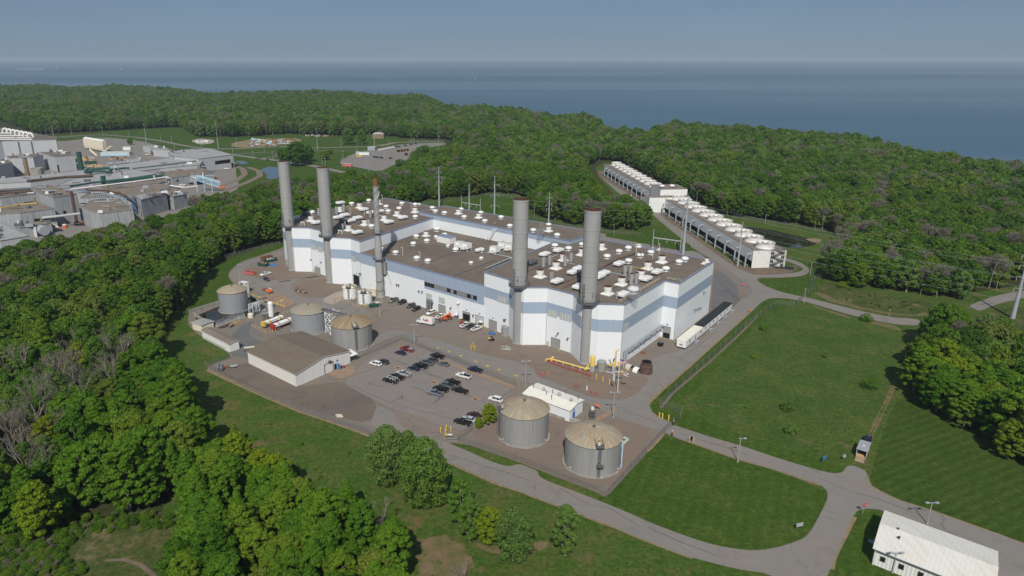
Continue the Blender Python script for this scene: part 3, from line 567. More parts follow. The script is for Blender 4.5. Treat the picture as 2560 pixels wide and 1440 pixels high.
NEAR = [tree_meshes(11 + i, R, H, zb, nl, int(n * 1.9), 0.46, 'leaf', sh, fl, 0.34, lb) for i, (R, H, zb, nl, n, sh, fl, lb) in enumerate([
    (5.4, 14.5, 2.0, 80, 10000, 'round', 0.52, (0.12, 0.25)), (4.8, 16.0, 2.2, 84, 10000, 'oval', 0.52, (0.12, 0.26)), (6.0, 15.0, 2.4, 100, 11000, 'round', 0.5, (0.11, 0.22)),
    (4.4, 13.5, 1.8, 70, 9000, 'oval', 0.55, (0.13, 0.28)), (5.2, 16.5, 2.6, 90, 10500, 'cone', 0.5, (0.13, 0.25)), (4.0, 14.0, 1.6, 64, 8000, 'cone', 0.55, (0.15, 0.28)),
    (5.0, 12.5, 1.8, 70, 9000, 'round', 0.6, (0.14, 0.3)), (4.4, 17.0, 2.6, 80, 9500, 'oval', 0.6, (0.14, 0.24)), (5.6, 15.5, 2.0, 60, 10000, 'oval', 0.5, (0.16, 0.3))])]
PALE = [tree_meshes(41 + i, R, H, zb, nl, int(n * 1.5), 0.36, 'leaf_pale', 'oval', 0.9, 0.26, (0.17, 0.32), 'bark_pale', nlimb=14) for i, (R, H, zb, nl, n) in enumerate([(4.0, 14.5, 2.4, 46, 6800), (3.3, 13.0, 2.0, 40, 5400), (4.7, 13, 1.0, 60, 7000)])]
YELL = [tree_meshes(51, 4.2, 12.0, 1.8, 70, 16000, 0.44, 'leaf_yellow', 'round', 0.52, 0.3, (0.13, 0.26))]
BARE = [bare_meshes(61 + i, H, 0.36, 430, 1.0) for i, H in enumerate((15, 17, 13.5))]
MIDT = [tree_meshes(71 + i, R, H, zb, nl, 4300, 0.78, 'leaf_wood', sh, 0.6, 0.34, (0.14, 0.28), joined=True, nlimb=4) for i, (R, H, zb, nl, sh) in enumerate([(5.2, 14.5, 2, 60, 'round'), (4.7, 15.5, 2, 60, 'oval'), (6.0, 14.5, 2.4, 70, 'round'), (5.4, 13.5, 2, 54, 'round'), (6.4, 13.5, 2, 80, 'round'), (5.6, 15.5, 2, 60, 'oval')])]
MIDT += [tree_meshes(80, 4.6, 13.5, 2, 28, 3400, 0.72, 'leaf_pale', 'oval', 0.8, 0.3, (0.24, 0.38), 'bark_pale', joined=True), bare_meshes(81, 14, 0.42, 1100, 1.4, joined=True)]
FART = [tree_meshes(91 + i, R, H, 2.5, 42, 1500, 1.1, 'leaf_wood', sh, 0.6, 0.36, (0.17, 0.32), joined=True, nlimb=3) for i, (R, H, sh) in enumerate([(5.4, 14.5, 'round'), (5.0, 15.0, 'oval'), (6.4, 14.0, 'round'), (5.8, 14.5, 'oval'), (7.0, 13.5, 'round')])]
FART += [tree_meshes(99, 5.0, 13.5, 2, 20, 1200, 1.15, 'leaf_pale', 'oval', 0.8, 0.3, (0.26, 0.4), 'bark_pale', joined=True), bare_meshes(98, 13.5, 0.45, 600, 1.7, joined=True)]

FOREST_FAR = shore_b + [(2900, 480), (2900, 640), (2600, 690), (2500, 725), (2420, 745), (2388, 760), (2304, 739), (2179, 725), (2082, 705), (2064, 690), (2085, 640), (2122, 605), (2066, 580), (2025, 565), (1912, 552), (1832, 543), (1760, 515), (1700, 487), (1640, 452), (1570, 416), (1530, 400), (1495, 402), (1458, 418), (1455, 450), (1490, 500), (1525, 535), (1575, 548), (1618, 562), (1600, 577), (1560, 574), (1502, 575), (1460, 563), (1420, 560), (1330, 533), (1310, 490), (1215, 481), (1176, 492), (1129, 496), (1059, 502), (980, 520), (880, 560), (800, 585), (700, 604),
    (690, 500), (740, 497), (825, 474), (915, 478), (977, 468), (1020, 455), (1050, 425), (1130, 395), (1150, 352), (1020, 346), (930, 336), (836, 340), (711, 335), (630, 341), (542, 343), (500, 343), (450, 317), (250, 328), (100, 336), (0, 302), (-200, 300), (-420, 300)]
FOREST_LEFT = [(700, 604), (600, 628), (548, 650), (500, 690), (466, 735), (448, 775), (415, 815), (385, 860), (392, 915), (432, 985), (480, 1050), (518, 1135), (485, 1205), (412, 1280), (300, 1292), (190, 1310), (120, 1345), (-300, 1400), (-420, 900), (-420, 740), (0, 690), (110, 668), (215, 628), (330, 608), (440, 585), (500, 545), (600, 520), (690, 500)]
CLUMP2 = [(440, 1700), (455, 1400), (462, 1300), (490, 1250), (535, 1205), (600, 1185), (680, 1205), (705, 1240), (730, 1300), (800, 1330), (900, 1360), (960, 1390), (1010, 1450), (1035, 1640)]
CLUMP_R = [(2272, 950), (2285, 1010), (2380, 1065), (2500, 1140), (2620, 1210), (2850, 1300), (2850, 1000), (2560, 905), (2450, 868), (2340, 850), (2310, 880)]
BARE_ZONES = [[(100, 740), (310, 690), (340, 880), (300, 1040), (100, 1060)], [(-100, 1040), (150, 1000), (190, 1180), (100, 1290), (-100, 1290)], [(440, 590), (560, 560), (560, 620), (450, 640)]]
YELLOW_ZONES = [[(300, 790), (430, 760), (440, 830), (300, 860)], [(130, 1150), (200, 1130), (210, 1260), (130, 1280)], [(2290, 840), (2480, 860), (2560, 920), (2480, 990), (2400, 1010), (2285, 1000)], [(560, 1180), (700, 1180), (720, 1260), (600, 1260)]]
def vnoise(x, y, s, seed=0):
    def h(i, j): return (math.sin(i * 127.1 + j * 311.7 + seed * 17.3) * 43758.5453) % 1.0
    x /= s; y /= s; i, j = math.floor(x), math.floor(y); fx, fy = x - i, y - j; fx = fx * fx * (3 - 2 * fx); fy = fy * fy * (3 - 2 * fy)
    return (h(i, j) * (1 - fx) + h(i + 1, j) * fx) * (1 - fy) + (h(i, j + 1) * (1 - fx) + h(i + 1, j + 1) * fx) * fy
cand = []
rt = random.Random(5)
def scan(poly, sp, y0, y1, sc=(0.8, 1.25)):
    y = y0
    while y < y1:
        step = sp * (1 + max(0, y - 600) / 2600)
        half = y * 0.92 + 260
        x = -half * 0.95
        while x < half:
            X = x + rt.uniform(-.42, .42) * step; Y = y + rt.uniform(-.42, .42) * step; x += step
            q = ppx(X, Y)
            if not (-330 < q[0] < 2830) or not inpoly(q[0], q[1], poly): continue
            cand.append((X, Y, rt.uniform(*sc), q))
        y += step * 0.9
scan(FOREST_FAR, 7.2, 300, 2700, (0.92, 1.32)); scan(FOREST_LEFT, 6.2, 100, 620, (0.8, 1.28)); scan(CLUMP2, 5.8, 60, 230, (0.72, 1.08)); scan(CLUMP_R, 6.2, 90, 330, (0.85, 1.25))
cand.sort(key=lambda c: math.hypot(c[0], c[1], 100))
def in_view(q): return -60 < q[0] < 2640 and q[1] < 1640
near = [c for c in cand if in_view(c[3])][:285]; nearset = set(id(c) for c in near)
def place_tree(pair, name, X, Y, s, label, group=None, hz=None, rz=None):
    t = thing(name, label, "tree", (X, Y, 0), rt.uniform(0, 6.28) if rz is None else rz, group)
    t.scale = (s, s, s * (hz or rt.uniform(0.88, 1.12)))
    for nm, me in zip(("twigs" if name == "bare_tree" else "crown", "trunk"), pair):
        o = bpy.data.objects.new(nm, me); C.objects.link(o); o.parent = t
    return t
def zone(q, zs): return any(inpoly(q[0], q[1], z) for z in zs)
LBL = {'left': "tree in the dense wood left of the plant yard", 'c2': "tree in the clump at the bottom edge near the car park road", 'right': "tree in the clump at the right beside the striped lawn", 'far': "tree in the wood behind the plant and cooling towers"}
for X, Y, s, q in near:
    reg = 'left' if inpoly(*q, FOREST_LEFT) else 'c2' if inpoly(*q, CLUMP2) else 'right' if inpoly(*q, CLUMP_R) else 'far'
    u = rt.random(); nzv = vnoise(X, Y, 34, 3)
    if zone(q, BARE_ZONES) and u < 0.34 or u < 0.02: place_tree(rt.choice(BARE), "bare_tree", X, Y, s * 1.05, "leafless grey " + LBL[reg], "bare trees, " + reg + " wood" if reg != 'c2' else "bare trees in the bottom clump")
    elif zone(q, YELLOW_ZONES) and u < 0.75 or (u > 0.965): place_tree(YELL[0], "broadleaf_tree", X, Y, s * 1.15, "yellow-green broadleaf " + LBL[reg], "yellow-green trees, " + reg + " wood")
    elif (nzv > 0.72 and u < 0.6) or (zone(q, BARE_ZONES) and u < 0.8): place_tree(rt.choice(PALE), "slender_tree", X, Y, s, "pale green slender " + LBL[reg], "pale slender trees, " + reg + " wood")
    else: place_tree(rt.choice(NEAR), "broadleaf_tree", X, Y, s, "green broadleaf " + LBL[reg], "green broadleaf trees, " + reg + " wood")
def gn_forest(name, pts, meshes, label):
    me = bpy.data.meshes.new(name); me.from_pydata([(p[0], p[1], 0) for p in pts], [], [])
    for nm, ty, vals in (("sc", 'FLOAT_VECTOR', [v for p in pts for v in (p[2], p[2], p[2] * p[4])]), ("rt", 'FLOAT_VECTOR', [v for p in pts for v in (0, 0, p[3])]), ("ix", 'INT', [p[5] for p in pts])):
        a = me.attributes.new(nm, ty, 'POINT'); a.data.foreach_set("vector" if ty != 'INT' else "value", vals)
    o = bpy.data.objects.new(name, me); C.objects.link(o); tag(o, label, "forest", None, "stuff")
    ng = bpy.data.node_groups.new(name, 'GeometryNodeTree')
    ng.interface.new_socket("Geometry", in_out='INPUT', socket_type='NodeSocketGeometry'); ng.interface.new_socket("Geometry", in_out='OUTPUT', socket_type='NodeSocketGeometry')
    N = ng.nodes; L = ng.links; gi = N.new("NodeGroupInput"); go = N.new("NodeGroupOutput"); jn = N.new("GeometryNodeJoinGeometry")
    for m in meshes:
        po = bpy.data.objects.new("tree_form", m); oi = N.new("GeometryNodeObjectInfo"); oi.inputs["Object"].default_value = po; oi.inputs["As Instance"].default_value = True
        L.new(oi.outputs["Geometry"], jn.inputs[0])
    ip = N.new("GeometryNodeInstanceOnPoints"); ip.inputs["Pick Instance"].default_value = True
    def na(nm, ty):
        x = N.new("GeometryNodeInputNamedAttribute"); x.data_type = ty; x.inputs["Name"].default_value = nm; return x.outputs["Attribute"]
    L.new(gi.outputs[0], ip.inputs["Points"]); L.new(jn.outputs[0], ip.inputs["Instance"])
    L.new(na("sc", 'FLOAT_VECTOR'), ip.inputs["Scale"]); L.new(na("ix", 'INT'), ip.inputs["Instance Index"])
    e2 = N.new("FunctionNodeEulerToRotation"); L.new(na("rt", 'FLOAT_VECTOR'), e2.inputs[0]); L.new(e2.outputs[0], ip.inputs["Rotation"])
    L.new(ip.outputs[0], go.inputs[0]); md = o.modifiers.new("scatter", 'NODES'); md.node_group = ng
mids, fars = [], []
for c in cand:
    if id(c) in nearset: continue
    X, Y, s, q = c; u = rt.random(); nb = vnoise(X, Y, 55, 9); npv = vnoise(X, Y, 70, 21); dist = math.hypot(X, Y)
    bare = (nb > 0.88 and u < 0.15) or u < 0.002; pale = npv > 0.66 and u < 0.65
    if dist < 640: mids.append((X, Y, s, rt.uniform(0, 6.28), rt.uniform(0.9, 1.06), 7 if bare else 6 if pale else rt.randrange(6)))
    else: fars.append((X, Y, s * (1.08 + max(0, dist - 700) / 4000), rt.uniform(0, 6.28), rt.uniform(0.92, 1.06), 6 if bare else 5 if pale else rt.randrange(5)))
print("TREES", len(near), len(mids), len(fars))
gn_forest("forest", mids, MIDT, "mass of green treetops around the plant and cooling towers")
gn_forest("forest", fars, FART, "distant green woodland stretching to the lake shore")
# free-standing trees and shrubs
SOLO = [(PALE[2], "slender_tree", (970, 1208), (990, 1060), "broad pale green tree with a split trunk near the front road bend"),
    (PALE[2], "slender_tree", (1020, 1170), (1030, 1075), "pale green tree hiding the entrance of the car park road"),
    (PALE[2], "slender_tree", (1062, 1264), (1060, 1090), "tall pale green tree beside the front road, nearest to the road of the pair"),
    (PALE[1], "slender_tree", (1152, 1318), (1160, 1188), "slender pale green tree standing on the rough grass left of the brown reeds"),
    (PALE[1], "slender_tree", (1175, 1355), (1195, 1240), "light green tree with its pale lower trunk bare, leftmost beside the reeds"),
    (YELL[0], "broadleaf_tree", (1222, 1358), (1220, 1268), "small yellowish bushy tree between two pale green trees by the reeds"),
    (PALE[2], "slender_tree", (1283, 1400), (1290, 1265), "wide pale green tree with two pale trunks above the reeds"),
    (PALE[1], "slender_tree", (1412, 1388), (1412, 1260), "lone oval green tree beside the front road, rightmost of the rough grass"),
    (NEAR[5], "broadleaf_tree", (590, 1120), (596, 1058), "small dark green conical tree at the edge of the rough grass"),
    (PALE[1], "slender_tree", (742, 1205), (748, 1155), "sparse pale green tree alone behind the bottom clump"),
    (NEAR[5], "broadleaf_tree", (872, 1300), (868, 1196), "dark green tree with a pointed top on the edge of the bottom clump"),
    (BARE[0], "bare_tree", (950, 1375), (948, 1262), "bare grey tree with forked limbs on the edge of the bottom clump"),
    (BARE[2], "bare_tree", (1165, 1500), (1168, 1412), "leafless tree cut off by the bottom edge of the picture"),
    (YELL[0], "broadleaf_tree", (1223, 1062), (1222, 1008), "bushy green tree beside the left tank of the front tank pair"),
    (YELL[0], "broadleaf_tree", (1197, 1072), (1197, 1043), "little round green shrub tree next to the silver car"),
    (NEAR[0], "broadleaf_tree", (2375, 865), (2395, 765), "large yellow-green tree at the top of the right clump over the lane"),
    (NEAR[4], "broadleaf_tree", (488, 706), (470, 592), "tall green tree with visible trunk leaning over the striped lawn left of the yard")]
for pair, nm, b, t, lab in SOLO:
    X, Y = gp(*b); h = gz(t[0], t[1], X, Y); me = pair[0]; hh = max(v.co.z for v in me.vertices); wd = max(abs(v.co.x) for v in me.vertices)
    s = h / hh; place_tree(pair, nm, X, Y, s, lab, hz=1.0)
WILLOW = [((870, 362), (868, 318), 9.5), ((905, 362), (900, 322), 7), ((745, 415), (745, 352), 13), ((770, 405), (768, 362), 8), ((812, 400), (812, 376), 6), ((710, 402), (712, 368), 8), ((825, 385), (823, 372), 4), ((1062, 405), (1062, 362), 13), ((1090, 395), (1092, 365), 9), ((1000, 415), (1000, 397), 6), ((326, 362), (326, 346), 4)]
wl_names = ["rounded pale green willow beside the far field", "smaller pale willow right of the rounded one", "large dark green tree mound beside the far road", "dark green tree behind the large mound", "small green tree right of the dark mound", "dark green tree on the left of the mound", "tiny green bush between mound and car park", "big pale willow at the right edge of the far car park", "pale willow behind the far car park", "small pale tree at the front corner of the far car park", "small dark tree by the factory access road"]
for (b, t, r), lab in zip(WILLOW, wl_names):
    X, Y = gp(*b); h = gz(t[0], t[1], X, Y); pr = (PALE[0] if 'pale' in lab else NEAR[2]); hh = max(v.co.z for v in pr[0].vertices); wd = max(abs(v.co.x) for v in pr[0].vertices)
    o = place_tree(pr, "broadleaf_tree", X, Y, 1, lab, hz=1.0); o.scale = (r / wd, r / wd, h / hh)
SH = [(2172, 972, 3.2, 'leaf', "dark green round bush on the meadow near the right clump"), (1967, 1026, 2.6, 'leaf_pale', "widest pale green bush on the meadow"), (1976, 1083, 2.3, 'leaf_pale', "pale green bush on the meadow nearest to the fence road"), (1873, 1020, 1.3, 'leaf_pale', "small pale green bush on the meadow, leftmost"), (1882, 895, 1.2, 'leaf', "small bush by the brown patch on the meadow"), (1908, 825, 2.0, 'leaf', "low bush at the upper left corner of the meadow"), (2165, 803, 3.0, 'leaf', "dark low bush beside the far lane"), (2061, 893, 1.2, 'leaf', "tiny dark bush in the middle of the meadow"),
      (750, 1112, 1.0, 'leaf', "tiny dark bush on the rough grass below the fence"), (2105, 720, 3, 'leaf', "green bush at the left end of the dry scrub"), (2500, 830, 3.5, 'leaf', "bush beside the steel pylon at the right"), (2440, 880, 4, 'leaf', "bush behind the yellow-green treetops at the right")]
for x, y, r, m, lab in SH:
    me = tree_meshes(int(x + y), r, r * 1.15, 0.1, 12, 650, 0.45, m, 'oval', 0.8, 0.06, (0.3, 0.45))
    X, Y = gp(x, y); t = thing("bush", lab, "bush", (X, Y, 0))
    for nm, mm in zip(("crown", "stem"), me):
        o = bpy.data.objects.new(nm, mm); C.objects.link(o); o.parent = t
SCR = [(2040, 735), (2062, 705), (2180, 735), (2310, 752), (2280, 785), (2150, 760)]
# undergrowth: low shrubs as one mass in the bottom left corner
ug = []
for _ in range(1500):
    q = (rt.uniform(-60, 430), rt.uniform(1285, 1520)); X, Y = gp(*q); big = vnoise(X, Y, 9, 5)
    if big < .25: continue
    ug.append((X, Y, rt.uniform(0.10, 0.42) * (.35 + big * .65), rt.uniform(0, 6.28), rt.uniform(0.25, .55), rt.choice([0, 6, 6, 6, 7, 7])))
for _ in range(330):
    q = (rt.uniform(2370, 2600), rt.uniform(790, 900)) if _ < 130 else (rt.uniform(2040, 2340), rt.uniform(700, 775))
    if _ >= 130 and not inpoly(*q, SCR): continue; X, Y = gp(*q); ug.append((X, Y, rt.uniform(0.1, 0.26), rt.uniform(0, 6.28), rt.uniform(0.6, 1), rt.choice([0, 1, 6, 6])))
wd_ = []
ROUGH = [(530, 950), (640, 990), (750, 1040), (850, 1070), (930, 1098), (1090, 1150), (1250, 1222), (1400, 1280), (1600, 1355), (1740, 1410), (1900, 1500), (1050, 1500), (1040, 1380), (740, 1260), (600, 1130), (520, 1020)]
MEAD = [(1765, 965), (1905, 805), (2000, 770), (2240, 825), (2260, 835), (2230, 990), (2195, 1085), (2115, 1160), (1900, 1090), (1745, 1030)]
for P_, n_, mx in ((ROUGH, 1500, .075), (MEAD, 700, .06), (SCR, 420, .12), ([(532, 925), (700, 1000), (930, 1078), (940, 1010), (860, 960), (735, 970), (640, 910)], 120, .05)):
    xs, ys = [p[0] for p in P_], [p[1] for p in P_]
    for _ in range(n_):
        q = (rt.uniform(min(xs), max(xs)), rt.uniform(min(ys), max(ys)))
        if not inpoly(*q, P_): continue
        X, Y = gp(*q)
        if vnoise(X, Y, 7, 2) > .38: wd_.append((X, Y, rt.uniform(.02, mx), rt.uniform(0, 6.28), rt.uniform(.3, .7), rt.choice([0, 1, 6, 6, 7])))
gn_forest("weeds", wd_, MIDT, "scattered weeds and tufts on the rough grass and meadow")
gn_forest("undergrowth", ug, MIDT, "tangled low scrub covering the lower left corner and right slope")
# ------------------------------------------------------------ wall helper
class Wall:
    def __init__(s, p0, p1):
        s.p0 = Vector(p0); s.p1 = Vector(p1); s.d = (s.p1 - s.p0).normalized(); s.L = (s.p1 - s.p0).length; s.n = Vector((s.d.y, -s.d.x))
    def at(s, px, py):
        u = (px - CX) / F; v = (CY - py) / F; dx, dy, dz = u, CP + v * SP, -SP + v * CP
        t = (s.p0.x * s.n.x + s.p0.y * s.n.y) / (dx * s.n.x + dy * s.n.y)
        return (dx * t - s.p0.x) * s.d.x + (dy * t - s.p0.y) * s.d.y, HCAM + dz * t
    def P(s, a, off=0.0, z=0.0): return (s.p0.x + s.d.x * a + s.n.x * off, s.p0.y + s.d.y * a + s.n.y * off, z)
    def slab(s, mb, s0, s1, z0, z1, mat, off=0.0, th=0.08):
        """box lying on the wall face, its front `off + th` out from the wall"""
        c = s.P((s0 + s1) / 2, off + th / 2, (z0 + z1) / 2)
        mb.box(c, (abs(s1 - s0), th, abs(z1 - z0)), mat, math.atan2(s.d.y, s.d.x))
UA = math.atan2(-51.1, 59.3)      # run of the plant's front
PA, PA2, PB, PC_, PD, PE, PF, PF2 = (-103.8, 372.6), (-98.6, 363.5), (-94.0, 354.6), (-84.4, 353.7), (-76.0, 346.5), (-70.0, 333.9), (-59.5, 331.7), (-54.2, 325.9)
PH, PI, PJ, PK, PL, PM_, PN, PO, PQ, PR, PS, PT = (5.1, 274.8), (15.1, 264.6), (16.4, 258.6), (19.9, 254.6), (29.1, 254.6), (38.0, 246.7), (40.0, 238.8), (45.6, 235.7), (54.5, 235.0), (76.5, 263.1), (81.1, 259.6), (105.3, 291.5)
IC, BF_, BR_, RB, J2, SL, APX = (-21.3, 377.5), (45.9, 320.0), (62.7, 336.8), (60.0, 332.0), (40.0, 325.0), (-29.8, 386.0), (-54.5, 435.0)
ZR_ = 24.1; ZLOW = 18.3; ZBK = 25.8
plant = thing("power_plant_building", "huge white power plant building with blue-grey band and brown flat roofs", "power plant", (0, 300, 0))
mb = MB()
left_poly = [PA, PA2, PB, PC_, PD, PE, PF, PF2, IC, (-8, 396), APX]
right_poly = [PH, PI, PJ, PK, PL, PM_, PN, PO, PQ, PR, PS, PT, RB, J2]
def in_(poly, d):                     # inset towards the polygon's middle (roof laid inside the parapet)
    cx = sum(p[0] for p in poly) / len(poly); cy = sum(p[1] for p in poly) / len(poly)
    return [(p[0] + (cx - p[0]) * d, p[1] + (cy - p[1]) * d) for p in poly]
mb.prism(left_poly, 0, ZR_, 'white_wall', 'roof'); mb.prism(right_poly, 0, ZR_, 'white_wall', 'roof')
mb.prism([PF2, PH, J2, IC], 0, ZLOW, 'white_wall', 'roof')
mb.prism([SL, IC, BF_, BR_, (-16.5, 402.5)], 0, ZBK, 'white_wall', 'roof')
mb.build("wall", plant)
bd = MB(); tr = MB()
def trim(poly, z, closed=True):
    n = len(poly)
    for i in range(n if closed else n - 1):
        a, b = Vector(poly[i]), Vector(poly[(i + 1) % n]); d = b - a
        tr.box(((a.x + b.x) / 2, (a.y + b.y) / 2, z + 0.09), (d.length + 0.25, 0.5, 0.3), 'trim_blue', math.atan2(d.y, d.x))
trim(left_poly, ZR_); trim(right_poly, ZR_); trim([PF2, PH], ZLOW, False); trim([SL, IC, BF_, BR_, (-16.5, 402.5)], ZBK)
tr.build("parapet_trim", plant)
seg = lambda *ps: [Wall(ps[i], ps[i + 1]) for i in range(len(ps) - 1)]
for wl_ in seg(PA, PA2, PB, PC_, PD, PE, PF, PF2) + seg(PH, PI, PJ, PK, PL, PM_, PN, PO, PQ, PR, PS, PT):
    wl_.slab(bd, -0.03, wl_.L + 0.03, 13.6, 18.2, 'blue_band', 0, 0.08)
for wl_ in seg(SL, IC, BF_, BR_): wl_.slab(bd, 0, wl_.L, 23.4, 25.7, 'blue_band', 0, 0.08)
WF = Wall(PF2, PH)
s990 = WF.at(*ZD(990, 545))[0]
WF.slab(bd, 0, s990, 13.3, 18.2, 'blue_band', 0, 0.08); WF.slab(bd, s990, WF.L, 9.7, 18.2, 'blue_band', 0, 0.08)
bd.build("wall_band", plant)
# long window strip
f = MB(); a0 = s990 + 0.1; a1 = WF.at(*ZD(1785, 790))[0]; WF.slab(f, a0, a1, 10.9, 12.9, 'steel_dark', 0.09, 0.06); fr = f.build("window", plant); fr["label"] = "long strip of dark and pale panes under the blue band"
f = MB(); X0, X1 = 990, 1785
for x0, x1, dk in [(995, 1040, 1), (1045, 1090, 1), (1095, 1143, 1)] + [(1152 + 38 * i, 1184 + 38 * i, 0) for i in range(5)] + [(1348, 1395, 1), (1402, 1440, 0), (1444, 1488, 1)] + [(1494 + 37 * i, 1526 + 37 * i, 0) for i in range(4)] + [(1645, 1695, 1), (1702, 1728, 0), (1732, 1782, 1)]:
    t0, t1 = (x0 - X0) / (X1 - X0), (x1 - X0) / (X1 - X0); WF.slab(f, a0 + (a1 - a0) * t0, a0 + (a1 - a0) * t1, 11.05, 12.75, 'glass' if dk else 'grey', 0.151, 0.03)
f.build("pane", fr)
def roller(wl_, zf, x0, x1, yb, h, name="roller_door", mat='shutter', openf=0.0):
    s0, s1 = wl_.at(*zf(x0, yb))[0], wl_.at(*zf(x1, yb))[0]; m = MB()
    if s1 - s0 > 1.6:
        wl_.slab(m, s0 - 0.25, s0, 0, h + .25, 'grey', 0, 0.16); wl_.slab(m, s1, s1 + .25, 0, h + .25, 'grey', 0, 0.16); wl_.slab(m, s0, s1, h, h + .25, 'grey', 0, 0.16)
    if openf > 0: wl_.slab(m, s0, s1, 0, h * openf, 'dark', 0, 0.04)
    if openf < 1:
        z = h * openf; k = 0
        while z < h - 0.05:
            wl_.slab(m, s0, s1, z, min(z + 0.42, h), mat, 0, 0.09 + 0.02 * (k % 2)); z += 0.45; k += 1
    m.build(name, plant)
    if s1 - s0 > 1.6:
        p = MB(); wl_.slab(p, (s0 + s1) / 2 - .35, (s0 + s1) / 2 + .35, h + .9, h + 1.35, 'blue', 0.0, 0.1); p.build("number_plate", plant)
        for ss in (s0 - .6, s1 + .6):
            q = MB(); P = wl_.P(ss, 1.1); q.cyl(P, (P[0], P[1], 1.2), 0.14, 'yellow', n=8); tag(q.build("bollard"), "yellow bollard beside a roller door of the plant", "bollard", "door bollards of the plant")
def louvre(wl_, zf, x0, y0, x1, y1):
    (s0, za), (s1, zb_) = wl_.at(*zf(x0, (y0 * 1.0))), wl_.at(*zf(x1, y1)); m = MB(); h = 2.7; z1 = max(za, zb_ + h); z0 = z1 - h
    z0 = max(min(za, z1) - h, 0.3); z1 = z0 + h
    wl_.slab(m, s0, s1, z0, z1, 'louvre', 0.08, 0.05); n = 4
    for i in range(1, n): wl_.slab(m, s0 + (s1 - s0) * i / n - .04, s0 + (s1 - s0) * i / n + .04, z0, z1, 'white', 0.13, 0.03)
    k = z0 + .3
    while k < z1: wl_.slab(m, s0, s1, k - .03, k + .03, 'grey', 0.13, 0.02); k += .45
    m.build("louvred_window", plant)
def lamp(wl_, zf, x, y):
    s, z = wl_.at(*zf(x, y)); m = MB(); P = wl_.P(s, 0.5, z); m.box(P, (0.5, 1.0, 0.12), 'steel_dark', math.atan2(wl_.d.y, wl_.d.x)); m.box((P[0] + wl_.n.x * .3, P[1] + wl_.n.y * .3, z - .2), (0.45, .4, .35), 'steel_dark', math.atan2(wl_.d.y, wl_.d.x)); m.build("wall_lamp", plant)
W_CD, W_EF, W_FF, W_HI, W_LM, W_QR, W_RS, W_ST = Wall(PC_, PD), Wall(PE, PF), Wall(PF, PF2), Wall(PH, PI), Wall(PL, PM_), Wall(PQ, PR), Wall(PR, PS), Wall(PS, PT)
roller(W_CD, Z2, 420, 478, 1060, 3.6); roller(W_CD, Z2, 397, 410, 1048, 2.2, "door", 'louvre')
roller(W_FF, Z2, 880, 945, 1215, 5.9, "roller_door", 'shutter', 1.0)
roller(WF, ZD, 1205, 1300, 605, 4.0); roller(WF, ZD, 1572, 1675, 730, 4.2, openf=0.8); roller(WF, ZD, 1765, 1880, 790, 4.2, mat='louvre')
roller(W_HI, ZD, 1970, 2080, 860, 4.2); roller(W_HI, ZD, 2150, 2175, 903, 2.2, "door", 'louvre')
roller(W_LM, Z3, 713, 795, 1318, 4.2); roller(W_LM, Z3, 665, 687, 1300, 2.3, "door", 'louvre')
roller(W_RS, ZR, 1560, 1640, 430, 5.2, openf=0.5)
roller(WF, ZD, 1355, 1376, 640, 2.4, "door", 'lightblue'); roller(WF, ZD, 1482, 1504, 695, 2.4, "door", 'blue')
louvre(W_CD, Z2, 355, 705, 428, 765); louvre(W_CD, Z2, 446, 735, 508, 795); louvre(W_FF, Z2, 822, 836, 893, 895)
louvre(WF, ZD, 1008, 315, 1095, 390); louvre(WF, ZD, 1203, 375, 1293, 455); louvre(W_HI, ZD, 2092, 350, 2240, 460)
louvre(W_LM, Z3, 680, 930, 770, 1000); louvre(W_LM, Z3, 800, 962, 915, 1045); louvre(W_QR, Z3, 1422, 1095, 1480, 1140)
for a in [(W_CD, Z2, 375, 890), (W_CD, Z2, 492, 920), (WF, Z2, 948, 1055), (WF, Z2, 962, 1060), (WF, Z2, 1390, 1185), (WF, Z2, 1413, 1192), (WF, Z2, 1652, 1262), (WF, Z2, 1690, 1270), (W_HI, ZD, 2208, 715), (W_HI, ZD, 2225, 720), (W_LM, Z3, 787, 1165), (W_LM, Z3, 885, 1218), (WF, ZD, 1118, 462), (WF, ZD, 1390, 540), (WF, ZD, 1735, 650), (W_ST, Z3, 2142, 935), (W_ST, Z3, 2170, 925), (W_ST, Z3, 2195, 915), (W_ST, Z3, 2232, 762)]: lamp(*a)
# glazed entrance
m = MB(); s0, s1 = WF.at(*ZD(1018, 560))[0], WF.at(*ZD(1110, 590))[0]; WF.slab(m, s0, s1, 0, 4.6, 'grey', 0, 0.35); WF.slab(m, s0 + .3, s1 - .3, .1, 4.2, 'glass', .36, .05)
for i in range(1, 4): WF.slab(m, s0 + (s1 - s0) * i / 4 - .07, s0 + (s1 - s0) * i / 4 + .07, .1, 4.2, 'white', .41, .05)
WF.slab(m, s0, s1, 4.75, 5.3, 'blue', 0, .12); m.build("entrance_door", plant)
for x, y in ((1483, 640), (1858, 750)):
    m = MB(); s, z = WF.at(*ZD(x, y)); P = WF.P(s, 0.8, z); m.box(P, (2.0, 1.6, 0.15), 'white', UA, 0.0); m.build("door_canopy", plant)
m = MB(); s, z = WF.at(*ZD(1510, 465)); P = WF.P(s, .8, z); m.cyl((P[0], P[1], z - 4.5), P, .12, 'white'); m.cyl(P, (P[0], P[1], z + .6), .7, 'white', .2); m.build("exhaust_cowl", plant)
# corner and base trims
m = MB()
for p in (PB, PC_, PF, PF2, PI, PL, PM_, PQ, PS): m.box((p[0], p[1] - .02, 6.7), (.22, .22, 13.4), 'louvre', UA)
m.build("corner_trim", plant)
for wl_ in [WF] + seg(PB, PC_, PD) + seg(PK, PL, PM_) + seg(PO, PQ, PR, PS, PT): m = MB(); wl_.slab(m, 0, wl_.L, 0.0, 0.35, 'concrete', 0, .12); m.build("plinth", plant)
